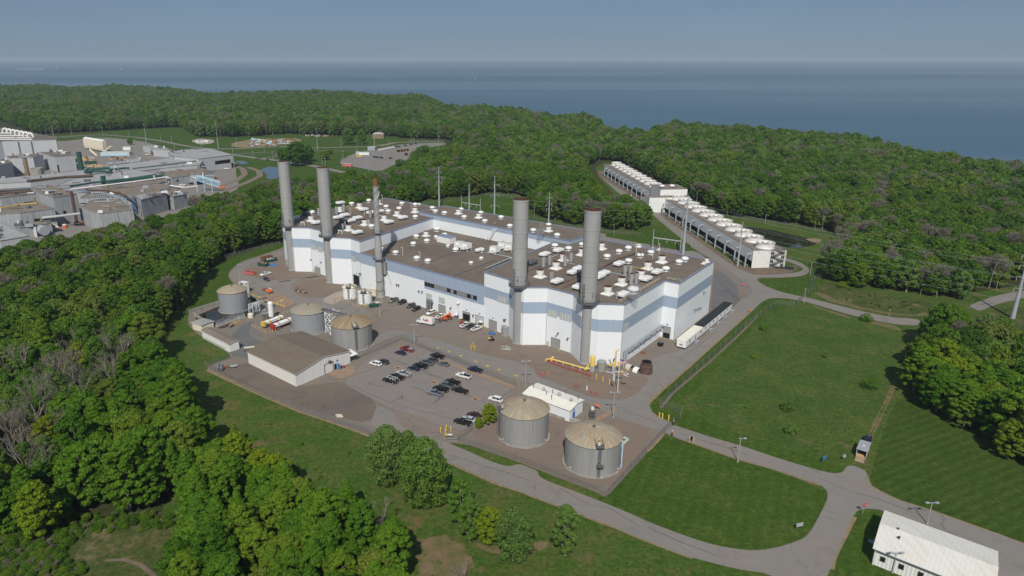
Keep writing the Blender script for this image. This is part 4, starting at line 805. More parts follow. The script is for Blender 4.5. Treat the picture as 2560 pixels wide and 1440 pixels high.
# roof level equipment -------------------------------------------------
def hood(x, y, z=ZR_, s=1.0, zf=Z3, rusty=False):
    X, Y = gp(*zf(x, y), z); m = MB(); w_ = 'white_old' if rusty else 'white'
    m.box((X, Y, z + .45 * s), (1.7 * s, 1.7 * s, .9 * s), w_, UA); m.box((X, Y, z + .1), (2.2 * s, 2.2 * s, .2), w_, UA)
    m.lathe((X, Y, z + .8 * s), [(1.45 * s, 0), (1.62 * s, .25 * s), (1.6 * s, .6 * s), (1.3 * s, 1.0 * s), (.7 * s, 1.2 * s)], w_, 10)
    m.build("hood_vent", plant)
def pent(x, y, z=ZR_, L_=4.9, W_=3.0, zf=Z3, rusty=False, ang=None, mat=None):
    X, Y = gp(*zf(x, y - 10), z); m = MB(); w_ = mat or ('white_old' if rusty else 'white'); a = UA + math.pi / 2 if ang is None else ang
    m.box((X, Y, z + .55), (L_ * .62, W_ * .62, 1.1), 'grey', a); m.box((X, Y, z + 1.45), (L_, W_, .8), w_, a); m.box((X, Y, z + 2.0), (L_, W_, .3), w_, a, 0, .86)
    m.build("penthouse_vent", plant)
def fanst(x, y, z=ZR_, s=1.0, zf=Z3, rusty=True):
    X, Y = gp(*zf(x, y - 8), z); m = MB(); w_ = 'white'
    m.box((X, Y, z + .12), (4.2 * s, 4.2 * s, .24), 'white_old' if rusty else w_, UA); m.box((X, Y, z + .5 * s), (3.6 * s, 3.6 * s, .6 * s), 'white_old' if rusty else w_, UA, 0, .7)
    m.lathe((X, Y, z + .85 * s), [(1.45 * s, 0), (1.45 * s, .9 * s), (1.55 * s, .95 * s), (1.55 * s, 2.2 * s), (1.6 * s, 2.3 * s), (1.35 * s, 2.3 * s), (1.3 * s, 1.8 * s)], w_, 18, ['white', 'white', 'white', 'rust', 'rust', 'rust_dark'])
    m.build("exhaust_fan", plant)
def cylr(x, y, z=ZR_, r=.8, h=4.3, zf=Z3):
    X, Y = gp(*zf(x, y - 3), z); m = MB(); m.box((X, Y, z + .15), (r * 2.6, r * 2.6, .3), 'steel_dark', UA)
    m.lathe((X, Y, z + .3), [(r, 0), (r, h * .3), (r * 1.08, h * .31), (r * 1.08, h), (r * .85, h), (r * .8, h - .4)], 'steel', 14, ['steel', 'steel', 'steel', 'rust_dark', 'dark']); m.build("silencer", plant)
for x, y in [(748, 315), (885, 345), (1022, 305), (1270, 425), (1390, 375), (1482, 340), (1603, 415), (1707, 385), (1485, 470), (1857, 550), (2048, 452), (1988, 480)]: hood(x, y)
for x, y, s in [(1588, 318, .6), (2264, 470, .6), (2235, 488, .42), (1786, 350, .4)]: fanst(x, y, ZR_, s, Z3, False)
for x, y in [(785, 380), (648, 420), (1390, 515), (930, 600), (985, 565), (1240, 612), (1190, 645), (1660, 668), (770, 692), (985, 748), (1430, 825)]: pent(x, y)
pent(1770, 598, rusty=True); hood(1530, 770, s=1.35); pent(520, 500, mat='steel_dark')
for x, y in [(832, 455), (758, 535), (600, 618), (1018, 400), (1212, 340), (1815, 472), (1675, 537), (1605, 625), (1412, 695), (1275, 788)]: fanst(x, y)
for x, y in [(633, 515), (695, 495), (850, 505), (908, 465), (1447, 600), (1500, 595), (1510, 690), (1560, 682)]: cylr(x, y)
for x, y in [(707, 640), (725, 638), (1362, 835)]: cylr(x, y, r=.4, h=3.2)
for x, y in [(850, 252), (1053, 215), (1258, 287), (1283, 342), (1410, 310), (1445, 250), (1603, 262), (1603, 408), (1085, 520), (205, 415)]: hood(x, y, zf=Z2)
hood(375, 365, s=1.3, zf=Z2); hood(1650, 250, s=.6, zf=Z2)
for x, y in [(715, 258), (993, 338), (690, 432), (768, 405), (835, 472), (920, 438), (1180, 360), (1290, 488), (1455, 434), (915, 612), (435, 495), (1080, 375)]: pent(x, y, zf=Z2)
for x, y in [(370, 448), (710, 332), (943, 292), (1168, 250), (1600, 345), (1388, 384), (1235, 438), (1005, 495), (815, 558)]: fanst(x, y, zf=Z2, s=.95)
for x, y in [(462, 380), (673, 362), (757, 335), (1055, 515), (1072, 405)]: cylr(x, y, zf=Z2)
for x, y in [(720, 532), (745, 532), (768, 505)]: cylr(x, y, r=.6, h=2.5, zf=Z2)
m = MB(); X, Y = gp(*Z2(745, 470), ZR_); m.box((X, Y, ZR_ + 1), (4, 2, 2), 'steel_dark', UA); m.build("air_handler", plant)
m = MB(); X, Y = gp(*Z2(295, 375), ZR_); m.box((X, Y, ZR_ + 1), (3, 2, 1.8), 'steel_dark', UA); m.build("air_handler", plant)
for x, y in [(585, 872), (900, 937), (1230, 1003), (1490, 942), (1630, 1082), (2005, 1153), (2385, 1230), (390, 790), (440, 845), (850, 815), (1165, 870)]: hood(x, y, ZBK, .95, ZW)
for x, y in [(808, 870), (1130, 935), (2250, 1150)]: fanst(x, y, ZBK, .85, ZW, False)
hood(2250, 1062, ZBK, .9, ZW)
for x, y in [(1600, 415)]: hood(x, y, zf=Z3)
for x, y in [(1615, 640), (1580, 727), (1740, 692), (1857, 648), (1948, 620), (2080, 797), (1213, 792), (1370, 833), (1620, 898), (1750, 932)]: hood(x, y, ZLOW, .95, Z2)
for x, y in [(1988, 748), (2263, 947), (2383, 893)]: hood(x, y, ZLOW, .65, Z2)
hood(10, 360, ZLOW, 1.0, Z3); hood(15, 432, ZLOW, .6, Z3)
pent(2365, 822, ZLOW, 4.6, 2.0, Z2); fanst(1730, 625, ZLOW, .85, Z2); hood(1860, 558, ZLOW, 1.25, Z2, True)
m = MB(); X, Y = gp(*Z2(1970, 690), ZLOW); m.box((X, Y, ZLOW + 1.6), (9, 4.5, 3.2), 'white', UA); m.box((X, Y, ZLOW + 3.3), (9.2, 4.7, .2), 'trim_blue', UA); m.build("roof_room", plant)
def ahu(x, y, zf, n=2):
    X, Y = gp(*zf(x, y), ZLOW); m = MB(); c, s = math.cos(UA), math.sin(UA)
    for k in range(n):
        a = (k - (n - 1) / 2) * 4.4; cx, cy = X + c * a, Y + s * a; m.box((cx, cy, ZLOW + 2.2), (4.0, 3.4, 2.4), 'white', UA); m.box((cx, cy, ZLOW + 3.5), (3.4, 2.9, .3), 'louvre', UA)
        for i in (-1.8, 1.8):
            for j in (-1.5, 1.5): m.box((cx + c * i - s * j, cy + s * i + c * j, ZLOW + .5), (.22, .22, 1.0), 'white', UA)
        m.box((cx - s * -2.4, cy + c * -2.4, ZLOW + 1.6), (2.2, 1.6, 1.6), 'white', UA); m.cyl((cx, cy, ZLOW + 3.6), (cx, cy, ZLOW + 4.0), .7, 'white', n=12, capmat='dark')
    m.build("air_handler", plant)
ahu(2170, 770, Z2, 2); ahu(2545, 820, Z2, 1); ahu(265, 340, Z3, 2)
for zf, a, b, z in [(Z2, (940, 800), (1690, 560), ZLOW), (Z2, (1640, 978), (2300, 720), ZLOW), (Z2, (2060, 1092), (2550, 900), ZLOW), (Z3, (370, 600), (1020, 330), ZR_), (Z3, (730, 712), (1560, 380), ZR_), (Z3, (1100, 830), (1950, 450), ZR_), (Z2, (250, 480), (700, 280), ZR_), (Z2, (620, 600), (1250, 330), ZR_)]:
    P, Q = gp(*zf(*a), z), gp(*zf(*b), z); d = Vector((Q[0] - P[0], Q[1] - P[1])); m = MB(); m.box(((P[0] + Q[0]) / 2, (P[1] + Q[1]) / 2, z + .02), (d.length, .35, .04), 'roof_black', math.atan2(d.y, d.x)); m.build("roof_seam", plant)
# pipes, conduits and rails on the roofs
def tubeq(name, pts, r, mat, parent=plant, n=6): m = MB(); m.tube(pts, r, mat, n); return m.build(name, parent)
def on(zf, pts, z, dz=0.35): return [(*gp(*zf(x, y), z), z + dz) for x, y in pts]
tubeq("roof_pipe", on(Z2, [(1280, 715), (1690, 575)], ZLOW), .22, 'galv'); tubeq("roof_pipe", on(Z3, [(60, 530), (295, 430), (330, 432)], ZLOW + .5), .3, 'galv')
tubeq("roof_pipe", on(Z3, [(75, 375), (330, 425)], ZLOW), .25, 'galv'); tubeq("roof_pipe", on(Z3, [(840, 725), (1030, 628)], ZR_), .18, 'rust')
tubeq("roof_pipe", on(Z3, [(1230, 520), (1390, 430), (1560, 380)], ZR_), .14, 'rust_dark'); tubeq("roof_pipe", on(Z3, [(1300, 572), (1470, 610)], ZR_), .2, 'galv')
tubeq("roof_pipe", on(Z3, [(790, 460), (950, 492)], ZR_), .2, 'galv'); tubeq("roof_pipe", on(Z3, [(700, 430), (780, 390)], ZR_), .3, 'galv')
tubeq("roof_pipe", on(Z3, [(1440, 500), (1590, 528), (1700, 545)], ZR_), .09, 'yellow'); tubeq("roof_pipe", on(Z2, [(760, 265), (1000, 325), (1300, 360)], ZR_), .08, 'yellow'); tubeq("roof_pipe", on(Z2, [(860, 490), (1100, 540)], ZR_), .08, 'yellow')
tubeq("roof_pipe", on(Z2, [(2455, 820), (2560, 840)], ZLOW), .25, 'galv'); tubeq("roof_pipe", on(Z2, [(1190, 770), (1240, 1000)], ZLOW), .1, 'galv')
for zf, x, y, z, h in [(Z3, 1558, 395, ZR_, 5), (Z3, 1725, 425, ZR_, 5), (Z3, 1788, 385, ZR_, 5), (Z2, 1213, 205, ZR_, 4), (Z2, 1554, 305, ZR_, 4), (Z2, 1000, 378, ZR_, 4), (Z2, 1455, 850, ZLOW, 4), (Z2, 1658, 900, ZLOW, 4), (Z2, 1438, 268, ZR_, 3), (Z2, 838, 370, ZR_, 4)]:
    X, Y = gp(*zf(x, y), z); tubeq("roof_davit", [(X, Y, z), (X, Y, z + h), (X - .9, Y, z + h)], .11, 'cream')
for P0, P1 in ((PQ, PR), (PR, PS)):
    wl_ = Wall(P0, P1); m = MB(); n = int(wl_.L / 2.2)
    for i in range(n + 1):
        P = wl_.P(wl_.L * i / n, -2.2, ZR_); m.cyl(P, (P[0], P[1], ZR_ + 1.1), .05, 'cream', n=5, cap=False)
    for h in (.55, 1.1): m.cyl(wl_.P(0, -2.2, ZR_ + h), wl_.P(wl_.L, -2.2, ZR_ + h), .05, 'cream', n=5, cap=False)
    m.build("railing", plant)
for zf, a, b in [(ZW, (540, 1080), (538, 895)), (ZW, (1385, 1240), (1415, 1110)), (Z3, (632, 290), (630, 200))]:
    q = gp(*zf(*a), ZLOW); tubeq("drain_pipe", [(q[0], q[1], ZLOW), (q[0], q[1], ZLOW + 8.3)], .28, 'galv')
m = MB(); q = gp(*ZW(1265, 1290), ZLOW); q2 = Wall(IC, BF_).at(*ZW(1410, 1105)); P = Wall(IC, BF_).P(q2[0], .6, 25.2)
for dx in (-.7, .7): m.cyl((q[0] + dx, q[1], ZLOW + .3), (P[0] + dx, P[1], P[2]), .22, 'white', n=6)
for t in range(1, 9): m.cyl((q[0] + (P[0] - q[0]) * t / 9 - .7, q[1] + (P[1] - q[1]) * t / 9, ZLOW + .3 + (P[2] - ZLOW) * t / 9), (q[0] + (P[0] - q[0]) * t / 9 + .7, q[1] + (P[1] - q[1]) * t / 9, ZLOW + .3 + (P[2] - ZLOW) * t / 9), .1, 'white', n=5)
m.build("roof_stair", plant)
for zf, x, y in [(Z2, 270, 490), (Z2, 715, 590)]:
    m = MB(); X, Y = gp(*zf(x, y), ZR_); c, s = math.cos(UA), math.sin(UA)
    for i in (-1.3, 1.3): m.box((X + c * i, Y + s * i, ZR_ + .8), (.3, .4, 1.6), 'white', UA)
    m.box((X, Y, ZR_ + 1.7), (3.1, .5, .3), 'white', UA); m.build("duct_frame", plant)
# pipe run along the right wall and its drop
for off, r in ((.7, .35), (1.5, .22)):
    a = W_QR.P(1.5, off, 5.6); b = W_QR.P(W_QR.L - 1, off, 5.9); tubeq("steam_pipe", [(a[0], a[1], 0.2), a, b], r, 'galv', n=8)
for i in range(7):
    s = 3 + i * (W_QR.L - 5) / 6; m = MB(); W_QR.slab(m, s - .12, s + .12, 5.0, 5.3, 'steel_dark', 0, 1.9); m.build("pipe_bracket", plant)
for z in (2.5, 3.7): 
    m = MB(); W_QR.slab(m, 8, 14 + z * 3, z, z + .12, 'louvre', 0, .1); m.build("wall_conduit", plant)

# ------------------------------------------------------------ smokestacks
def stack(X, Y, h, rl, ru, zt, label, rings=6):
    t = thing("smokestack", label, "smokestack", (X, Y, 0), 0, "large grey smokestacks of the plant"); N_ = 28
    m = MB(); pr = [(rl * 1.12, 0), (rl * 1.12, .4), (rl, .5)]; z = 2.0
    while z < zt - 2: pr += [(rl, z), (rl * 1.035, z + .03), (rl * 1.035, z + .28), (rl, z + .31)]; z += 6.3
    pr.append((rl, zt)); m.lathe((X, Y, 0), pr, 'steel', N_, closed_top=False); m.build("lower_shaft", t, True)
    m = MB(); pr = [(rl, zt - .3), (ru, zt), (ru, zt + .6)]; z = zt + 4
    while z < h - 2: pr += [(ru, z), (ru * 1.025, z + .03), (ru * 1.025, z + .3), (ru, z + .33)]; z += (h - zt) / rings
    pr += [(ru, h - .9), (ru * 1.03, h - .85), (ru * 1.03, h), (ru * .93, h), (ru * .92, h - 3)]
    m.lathe((X, Y, 0), pr, 'steel', N_, ['steel'] * (len(pr) - 3) + ['rust_dark'] * 2); o = m.build("upper_shaft", t, True)
    m = MB(); m.lathe((X, Y, zt - .5), [(rl * .98, 0), (4.15, 0), (4.15, .45), (ru, .45)], 'steel_dark', N_, closed_top=False); m.build("platform", t)
    m = MB()
    for i in range(20):
        a = i / 20 * 6.283; p = (X + 4.1 * math.cos(a), Y + 4.1 * math.sin(a)); b = (i + 1) / 20 * 6.283; q = (X + 4.1 * math.cos(b), Y + 4.1 * math.sin(b))
        m.cyl((*p, zt), (*p, zt + 1.2), .05, 'steel_dark', n=4, cap=False)
        for k in (.6, 1.15): m.cyl((*p, zt + k), (*q, zt + k), .05, 'steel_dark', n=4, cap=False)
    m.build("railing", t)
    m = MB(); a = -2.3; r = ru + .45; P = (X + r * math.cos(a), Y + r * math.sin(a))
    for d in (-.3, .3): m.cyl((P[0] + d, P[1], zt), (P[0] + d, P[1], zt + 7), .06, 'steel_dark', n=4, cap=False)
    for k in range(14): m.cyl((P[0] - .3, P[1], zt + k * .5), (P[0] + .3, P[1], zt + k * .5), .04, 'steel_dark', n=4, cap=False)
    for k in range(5): m.lathe((P[0], P[1] - .2, zt + 1 + k * 1.4), [(.55, 0), (.55, .12)], 'steel_dark', 8, closed_top=False)
    m.build("ladder_cage", t)
    m = MB()
    for k in range(7):
        a = rt.uniform(3.3, 6.1); m.cyl((X + ru * math.cos(a), Y + ru * math.sin(a), zt + 2 + rt.uniform(0, 2)), (X + (ru + .5) * math.cos(a), Y + (ru + .5) * math.sin(a), zt + 2.2), .1, 'steel_dark', n=5)
    m.build("sample_port", t)
    return t
SX = [gp(731.5, 678), gp(826, 709), gp(1294.5, 862), gp(1461.5, 912)]
names = ["leftmost large grey smokestack with dark collar at roof height", "second large grey smokestack from the left, over the two roll-off containers' side of the roof", "large grey smokestack in the middle, beside the right end of the long window strip", "rightmost large grey smokestack, standing behind the yellow gas pipes"]
names[1] = "second large grey smokestack from the left, before the three-sided white wall"
for (x, y), nm in zip(SX, names):
    d = math.hypot(x, y); k = 2.0 / d; stack(x + x * k, y + y * k, 58, 2.0, 2.95, 24.6, nm)
# slim stack with spiral strakes
X, Y = gp(950, 745); Y += 1.6; t = thing("spiral_stack", "slim grey chimney with spiral strakes and a rusty tip before the low roof", "smokestack", (X, Y, 0))
m = MB(); m.lathe((X, Y, 0), [(2.0, 0), (2.0, .4), (1.75, .6)] + [q for z in (5, 9.5, 14, 18.5, 23) for q in ((1.75, z), (1.82, z + .03), (1.82, z + .3), (1.75, z + .33))] + [(1.7, 26.8), (1.5, 27.8), (1.45, 33), (1.55, 33.05), (1.55, 33.4), (1.42, 33.5), (1.32, 40)], 'steel', 22, closed_top=False); m.build("lower_shaft", t, True)
m = MB(); m.lathe((X, Y, 0), [(1.32, 40), (1.2, 52.6), (1.35, 52.7), (1.35, 53)], 'steel', 22, closed_top=False); m.lathe((X, Y, 0), [(1.25, 53), (1.15, 56.8), (1.0, 56.8), (.95, 55)], 'rust', 22, ['rust', 'rust_dark', 'dark']); m.build("upper_shaft", t, True)
m = MB()
for k in range(3):
    pts = []
    for i in range(60):
        z = 39 + i * 14 / 59; a = k * 2.094 + (z - 39) / 14 * 2 * math.pi * 1.3; r = 1.5 - (z - 39) * .008; pts.append((X + r * math.cos(a), Y + r * math.sin(a), z))
    m.tube(pts, .12, 'galv' if k else 'white', 5)
m.build("spiral_strake", t)
for z, r in ((31.3, 2.5), (18.8, 2.9)):
    m = MB(); m.lathe((X, Y, z), [(1.4, 0), (r, 0), (r, .15), (1.4, .15)], 'steel_dark', 20, closed_top=False)
    for i in range(14):
        a = i / 14 * 6.283; b = (i + 1) / 14 * 6.283; m.cyl((X + r * math.cos(a), Y + r * math.sin(a), z), (X + r * math.cos(a), Y + r * math.sin(a), z + 1.2), .05, 'steel_dark', n=4, cap=False)
        m.cyl((X + r * math.cos(a), Y + r * math.sin(a), z + 1.15), (X + r * math.cos(b), Y + r * math.sin(b), z + 1.15), .05, 'steel_dark', n=4, cap=False)
    m.build("platform", t)
m = MB(); m.box((X + 2.6, Y + .6, 14.5), (2.4, 2.4, 6), 'steel', UA)
for i in range(3): m.box((X + 2.0 + i * .8, Y - .7, 14.5), (.15, .3, 6), 'steel_dark', UA)
m.cyl((X + 2.6, Y + 2, 17), (X + 2.6, Y + 6, 17), 1.1, 'steel'); m.build("inlet_duct", t)
m = MB()
for i, z in enumerate((3.5, 8)): m.tube([(X - 1.9, Y - .3, z), (X - .5, Y - 2.1, z), (X + 1.6, Y - 1.6, z + .4), (X + 2.2, Y - .3, z + 1.2)], .12, 'rust', 5)
m.build("pipe_band", t)

# ------------------------------------------------------------ storage tanks
def tank(bx, by, xl, xr, h, label, shell='tank', dome='dome_tan', rise=1.6, extras=(), name="storage_tank", grp=None, ribs=36, lad=None):
    """bx, by: pixel of the nearest point of the base circle; xl, xr: silhouette columns"""
    x, y = gp(bx, by); L_ = math.hypot(x, y); r = 6.0
    for _ in range(5):
        X, Y = x * (1 + r / L_), y * (1 + r / L_); r *= (xr - xl) / (ppx(X + r, Y, h * .7)[0] - ppx(X - r, Y, h * .7)[0])
    r *= .99; h += .4; rise *= 1.2; X, Y = x * (1 + r / L_), y * (1 + r / L_)
    t = thing(name, label, "storage tank", (X, Y, 0), 0, grp); N_ = 48
    m = MB(); m.lathe((X, Y, 0), [(r + .5, .05), (r + .5, .3), (r, .3), (r, h * .98), (r + .1, h * .98), (r + .1, h)], shell, N_, ['concrete_wall', 'concrete_wall', shell, 'steel_dark', 'steel_dark'], closed_top=False); m.build("shell", t)
    m = MB(); pr = []
    for i in range(9):
        a = i / 8; pr.append(((r + .25) * (1 - a) + .35 * a, h + rise * (1 - (1 - a) ** 2)))
    n2 = ribs; o = len(m.v)
    for q, (rr, z) in enumerate(pr):
        for i in range(n2 * 2):
            an = i / (n2 * 2) * 6.283; m.v.append((X + rr * math.cos(an), Y + rr * math.sin(an), z + (.05 if i % 2 == 0 else 0)))
    k0, k1 = m.mi(dome), m.mi('dome_grey' if dome != 'dome_grey' else 'dome_tan')
    rr_ = random.Random(int(bx))
    seams = [rr_.random() < .30 for _ in range(n2 * 2)]; pale = [[rr_.random() < .35 for _ in range(n2 * 2)] for _ in range(4)]; k2 = m.mi('dome_pale')
    for q in range(8):
        for i in range(n2 * 2):
            j = (i + 1) % (n2 * 2); m.f.append((o + q * n2 * 2 + i, o + q * n2 * 2 + j, o + (q + 1) * n2 * 2 + j, o + (q + 1) * n2 * 2 + i)); m.m.append(k2 if pale[q // 2][i] and dome == 'dome_tan' else k1 if seams[i] else k0)
    m.f.append(tuple(o + 8 * n2 * 2 + i for i in range(n2 * 2))); m.m.append(k0); m.cyl((X, Y, h + rise - .05), (X, Y, h + rise + .35), .45, 'steel_dark'); m.build("dome", t)
    if lad is not None:
        a = lad; m = MB(); R_ = r + .35
        for d in (-.05, .05):
            P = (X + R_ * math.cos(a + d * 6 / r), Y + R_ * math.sin(a + d * 6 / r)); m.cyl((*P, .2), (*P, h + 1.2), .06, 'steel_dark', n=5, cap=False)
        c = (X + (R_ + .3) * math.cos(a), Y + (R_ + .3) * math.sin(a))
        for k in range(int(h / 1.1)): m.lathe((c[0], c[1], 1.5 + k * 1.1), [(.5, 0), (.5, .12)], 'steel_dark', 8, closed_top=False)
        for k in range(int(h / .45)): m.cyl((X + R_ * math.cos(a - .3 / r), Y + R_ * math.sin(a - .3 / r), .3 + k * .45), (X + R_ * math.cos(a + .3 / r), Y + R_ * math.sin(a + .3 / r), .3 + k * .45), .035, 'steel_dark', n=4, cap=False)
        m.build("ladder", t)
        m = MB(); c = (X + (r - .8) * math.cos(a), Y + (r - .8) * math.sin(a)); m.box((c[0], c[1], h + .75), (2.2, 3.4, .12), 'steel_dark', a + math.pi / 2)
        for i in range(5):
            for sgn in (-1, 1):
                q = (c[0] + math.cos(a) * (i - 2) * .8 - math.sin(a) * sgn, c[1] + math.sin(a) * (i - 2) * .8 + math.cos(a) * sgn); m.cyl((*q, h + .7), (*q, h + 1.9), .05, 'steel_dark', n=4, cap=False)
        for sgn in (-1, 1): m.cyl((c[0] + math.cos(a) * -1.6 - math.sin(a) * sgn, c[1] + math.sin(a) * -1.6 + math.cos(a) * sgn, h + 1.9), (c[0] + math.cos(a) * 1.6 - math.sin(a) * sgn, c[1] + math.sin(a) * 1.6 + math.cos(a) * sgn, h + 1.9), .05, 'steel_dark', n=4)
        m.cyl((c[0], c[1], h + .7), (c[0], c[1], h + 1.9), .42, 'cream', n=12, capmat='rust'); m.build("roof_platform", t)
    m = MB()
    for an, z in ((-1.25, .8), (-2.6, .9), (-.6, .8)): m.cyl((X + r * math.cos(an), Y + r * math.sin(an), z), (X + (r + .45) * math.cos(an), Y + (r + .45) * math.sin(an), z), .28, 'galv', n=12)
    m.build("manhole", t)
    return t, X, Y, r
t, X, Y, r = tank(1477, 1195, 1409, 1549, 8.6, "large front storage tank with tan ribbed dome, nearest to the grass lawn", 'tank', 'dome_tan', 2.0, lad=-1.52)
a = -.33; tubeq("overflow_pipe", [(X + (r + .4) * math.cos(a), Y + (r + .4) * math.sin(a), .3), (X + (r + .4) * math.cos(a), Y + (r + .4) * math.sin(a), 8.2), (X + (r - .4) * math.cos(a), Y + (r - .4) * math.sin(a), 9.0)], .2, 'lightblue', t)
m = MB(); a = -1.5; m.box((X + (r + .9) * math.cos(a), Y + (r + .9) * math.sin(a), 4.3), (1.8, 1.3, .15), 'steel_dark'); 
for dx in (-.85, .85): m.cyl((X + (r + 1.4) * math.cos(a) + dx, Y + (r + 1.4) * math.sin(a), 4.3), (X + (r + 1.4) * math.cos(a) + dx, Y + (r + 1.4) * math.sin(a), 5.4), .05, 'steel_dark', n=4)
m.build("landing", t)
tank(1308, 1121, 1247, 1372, 8.9, "large front storage tank with tan dome beside the white pump building", 'tank', 'dome_tan', 2.0, lad=-2.95)
tank(882, 880, 832, 934, 9.0, "storage tank with rusty brown dome behind the brown-roofed warehouse", 'tank', 'dome_rust', 1.9, lad=-1.2)
tank(776, 839, 732, 820, 8.6, "storage tank with grey dome joined to a white lattice walkway", 'tank_blue', 'dome_grey', 1.7, lad=None)
tank(587, 785, 550, 621, 9.0, "grey storage tank standing in the dark pond basin", 'tank_blue', 'dome_tan', 1.6, lad=1.2)
for bx, by, xl, xr, lab in [(876, 750, 858, 894, "small white tank behind its twin, nearer the open roller door"), (913, 763, 894, 930, "small white tank nearest the slim spiral stack")]:
    t, X, Y, r = tank(bx, by, xl, xr, 5.2, lab, 'white', 'cream', .8, ribs=12, lad=-1.6)
# lattice walkway between the grey and the rusty tank
t = thing("lattice_walkway", "white lattice frame carrying a walkway between two storage tanks", "walkway", (*gp(838, 820), 0))
A = gp(*ZY(1440, 860)); X0, Y0 = A; m = MB()
cols = [(X0 - 1, Y0 + 1), (X0 + 1.5, Y0 - 1.5), (X0 + 2, Y0 + 4.5), (X0 + 4.5, Y0 + 2)]
for c in cols: m.cyl((*c, 0), (*c, 9.6), .16, 'white', n=6)
for i, j in ((0, 1), (0, 2), (1, 3), (2, 3)):
    for z in (0, 3, 6):
        m.cyl((*cols[i], z), (*cols[j], z + 3), .1, 'white', n=5); m.cyl((*cols[j], z), (*cols[i], z + 3), .1, 'white', n=5); m.cyl((*cols[i], z + 3), (*cols[j], z + 3), .1, 'white', n=5)
m.build("frame", t); m = MB(); P0 = gp(*ZY(1380, 600), 10.2); P1 = gp(*ZY(1625, 665), 10.2); d = Vector((P1[0] - P0[0], P1[1] - P0[1]))
m.box(((P0[0] + P1[0]) / 2, (P0[1] + P1[1]) / 2, 10.0), (d.length, 1.5, .25), 'steel_dark', math.atan2(d.y, d.x)); m.build("deck", t)
m = MB(); n = 9
for i in range(n + 1):
    for sg in (-.7, .7):
        q = (P0[0] + d.x * i / n - d.normalized().y * sg, P0[1] + d.y * i / n + d.normalized().x * sg); m.cyl((*q, 10), (*q, 11.2), .05, 'galv', n=4, cap=False)
for sg in (-.7, .7): m.cyl((P0[0] - d.normalized().y * sg, P0[1] + d.normalized().x * sg, 11.2), (P1[0] - d.normalized().y * sg, P1[1] + d.normalized().x * sg, 11.2), .06, 'galv', n=4)
m.build("railing", t)

MAT['casing'] = M('pale_corrugated_casing', rough=.6, build=ribbed((.80, .80, .80), (.55, .55, .55), scale=.8, dirtamt=.45))
# ------------------------------------------------------------ cooling towers
def cool(y0, y1, label, n=11):
    lx = lambda y: 151 - .069 * (y - 361.5)
    A_ = (lx(y0), y0); B_ = (lx(y1), y1); W = 18.5; wl_ = Wall(B_, A_); th = math.atan2(B_[1] - A_[1], B_[0] - A_[0]); L_ = wl_.L; nn = -wl_.n
    t = thing("cooling_tower", label, "cooling tower", (*A_, 0)); h = 9.7
    poly = lambda o0, o1, e=0: [tuple((wl_.P(-e, -o0))[:2]), tuple(wl_.P(L_ + e, -o0)[:2]), tuple(wl_.P(L_ + e, -o1)[:2]), tuple(wl_.P(-e, -o1)[:2])]
    m = MB(); m.prism(poly(0, W), 3.8, h, 'casing', 'roof_tan'); m.build("casing", t)
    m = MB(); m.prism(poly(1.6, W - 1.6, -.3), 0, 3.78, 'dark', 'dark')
    k = 0
    while k < L_: wl_.slab(m, k, k + .1, .2, 3.7, 'green_dark', -.9, .15); k += 1.7
    for z in (1.2, 2.4): wl_.slab(m, 0, L_, z, z + .12, 'green_dark', -.75, .1)
    m.build("louvre_bank", t)
    m = MB(); e = Wall(A_, tuple(wl_.P(L_, -W)[:2])); e.slab(m, 0, W, 0.2, h, 'white_old', 0.02, .3); e2 = Wall(tuple(wl_.P(0, -W)[:2]), B_); e2.slab(m, 0, W, .2, h, 'white_old', 0.02, .3); m.build("end_wall", t)
    m = MB(); n_ = int(L_ / 3)
    for side in (-.2, -W + .2):
        for i in range(n_ + 1):
            P = wl_.P(L_ * i / n_, side, h); m.cyl(P, (P[0], P[1], h + 1.1), .05, 'steel_dark', n=4, cap=False)
        for k in (.55, 1.1): m.cyl(wl_.P(0, side, h + k), wl_.P(L_, side, h + k), .045, 'steel_dark', n=4, cap=False)
    m.build("railing", t)
    for i in range(n):
        P = wl_.P(L_ * (i + .5) / n, -W / 2 - .5, h); m = MB()
        m.lathe((P[0], P[1], h), [(5.1, .02), (4.85, .8), (4.7, 1.4), (4.75, 2.5), (4.95, 2.65), (4.95, 2.9), (4.6, 2.9), (4.55, 1.6)], 'white', 28, ['white', 'white_old', 'white', 'white_old', 'white_old', 'white_old', 'white_old'])
        m.cyl((P[0], P[1], h + 1.4), (P[0], P[1], h + 2.2), .6, 'rust', n=10)
        for b in range(8): m.box((P[0] + 2.4 * math.cos(b * .785), P[1] + 2.4 * math.sin(b * .785), h + 2.0), (3.9, .6, .1), 'dome_tan', b * .785, .12)
        m.build("fan_cowl", t)
    k = L_ / n
    for i in range(n):
        s = k * (i + .85); q = wl_.P(s, 2.6); m = MB(); p1 = wl_.P(s, 2.6, 6.6); p2 = wl_.P(s, -.2, 7.6); m.tube([(q[0], q[1], -.2), p1, (p1[0], p1[1], 7.2), p2], .42, 'galv', 8)
        m.box((p1[0], p1[1], 7.4), (2.6, .3, .3), 'galv', th); m.box((p1[0], p1[1], 6.4), (1.2, 1.2, .25), 'galv', th); m.build("riser_pipe", t)
    m = MB(); m.cyl(wl_.P(0, 2.2, 1.6), wl_.P(L_, 2.2, 1.6), .3, 'galv', n=6); m.build("header_pipe", t)
    return t, wl_
tn, wn_ = cool(361.5, 511, "near bank of cooling tower cells with white fan cowls and stained end wall")
tf, wf_ = cool(537, 681, "far bank of cooling tower cells beyond the white pump house")
m = MB(); e = Wall((wn_.p1.x, wn_.p1.y), tuple(wn_.P(wn_.L, -18.5)[:2])); c0, c1 = 11.2, 15.8
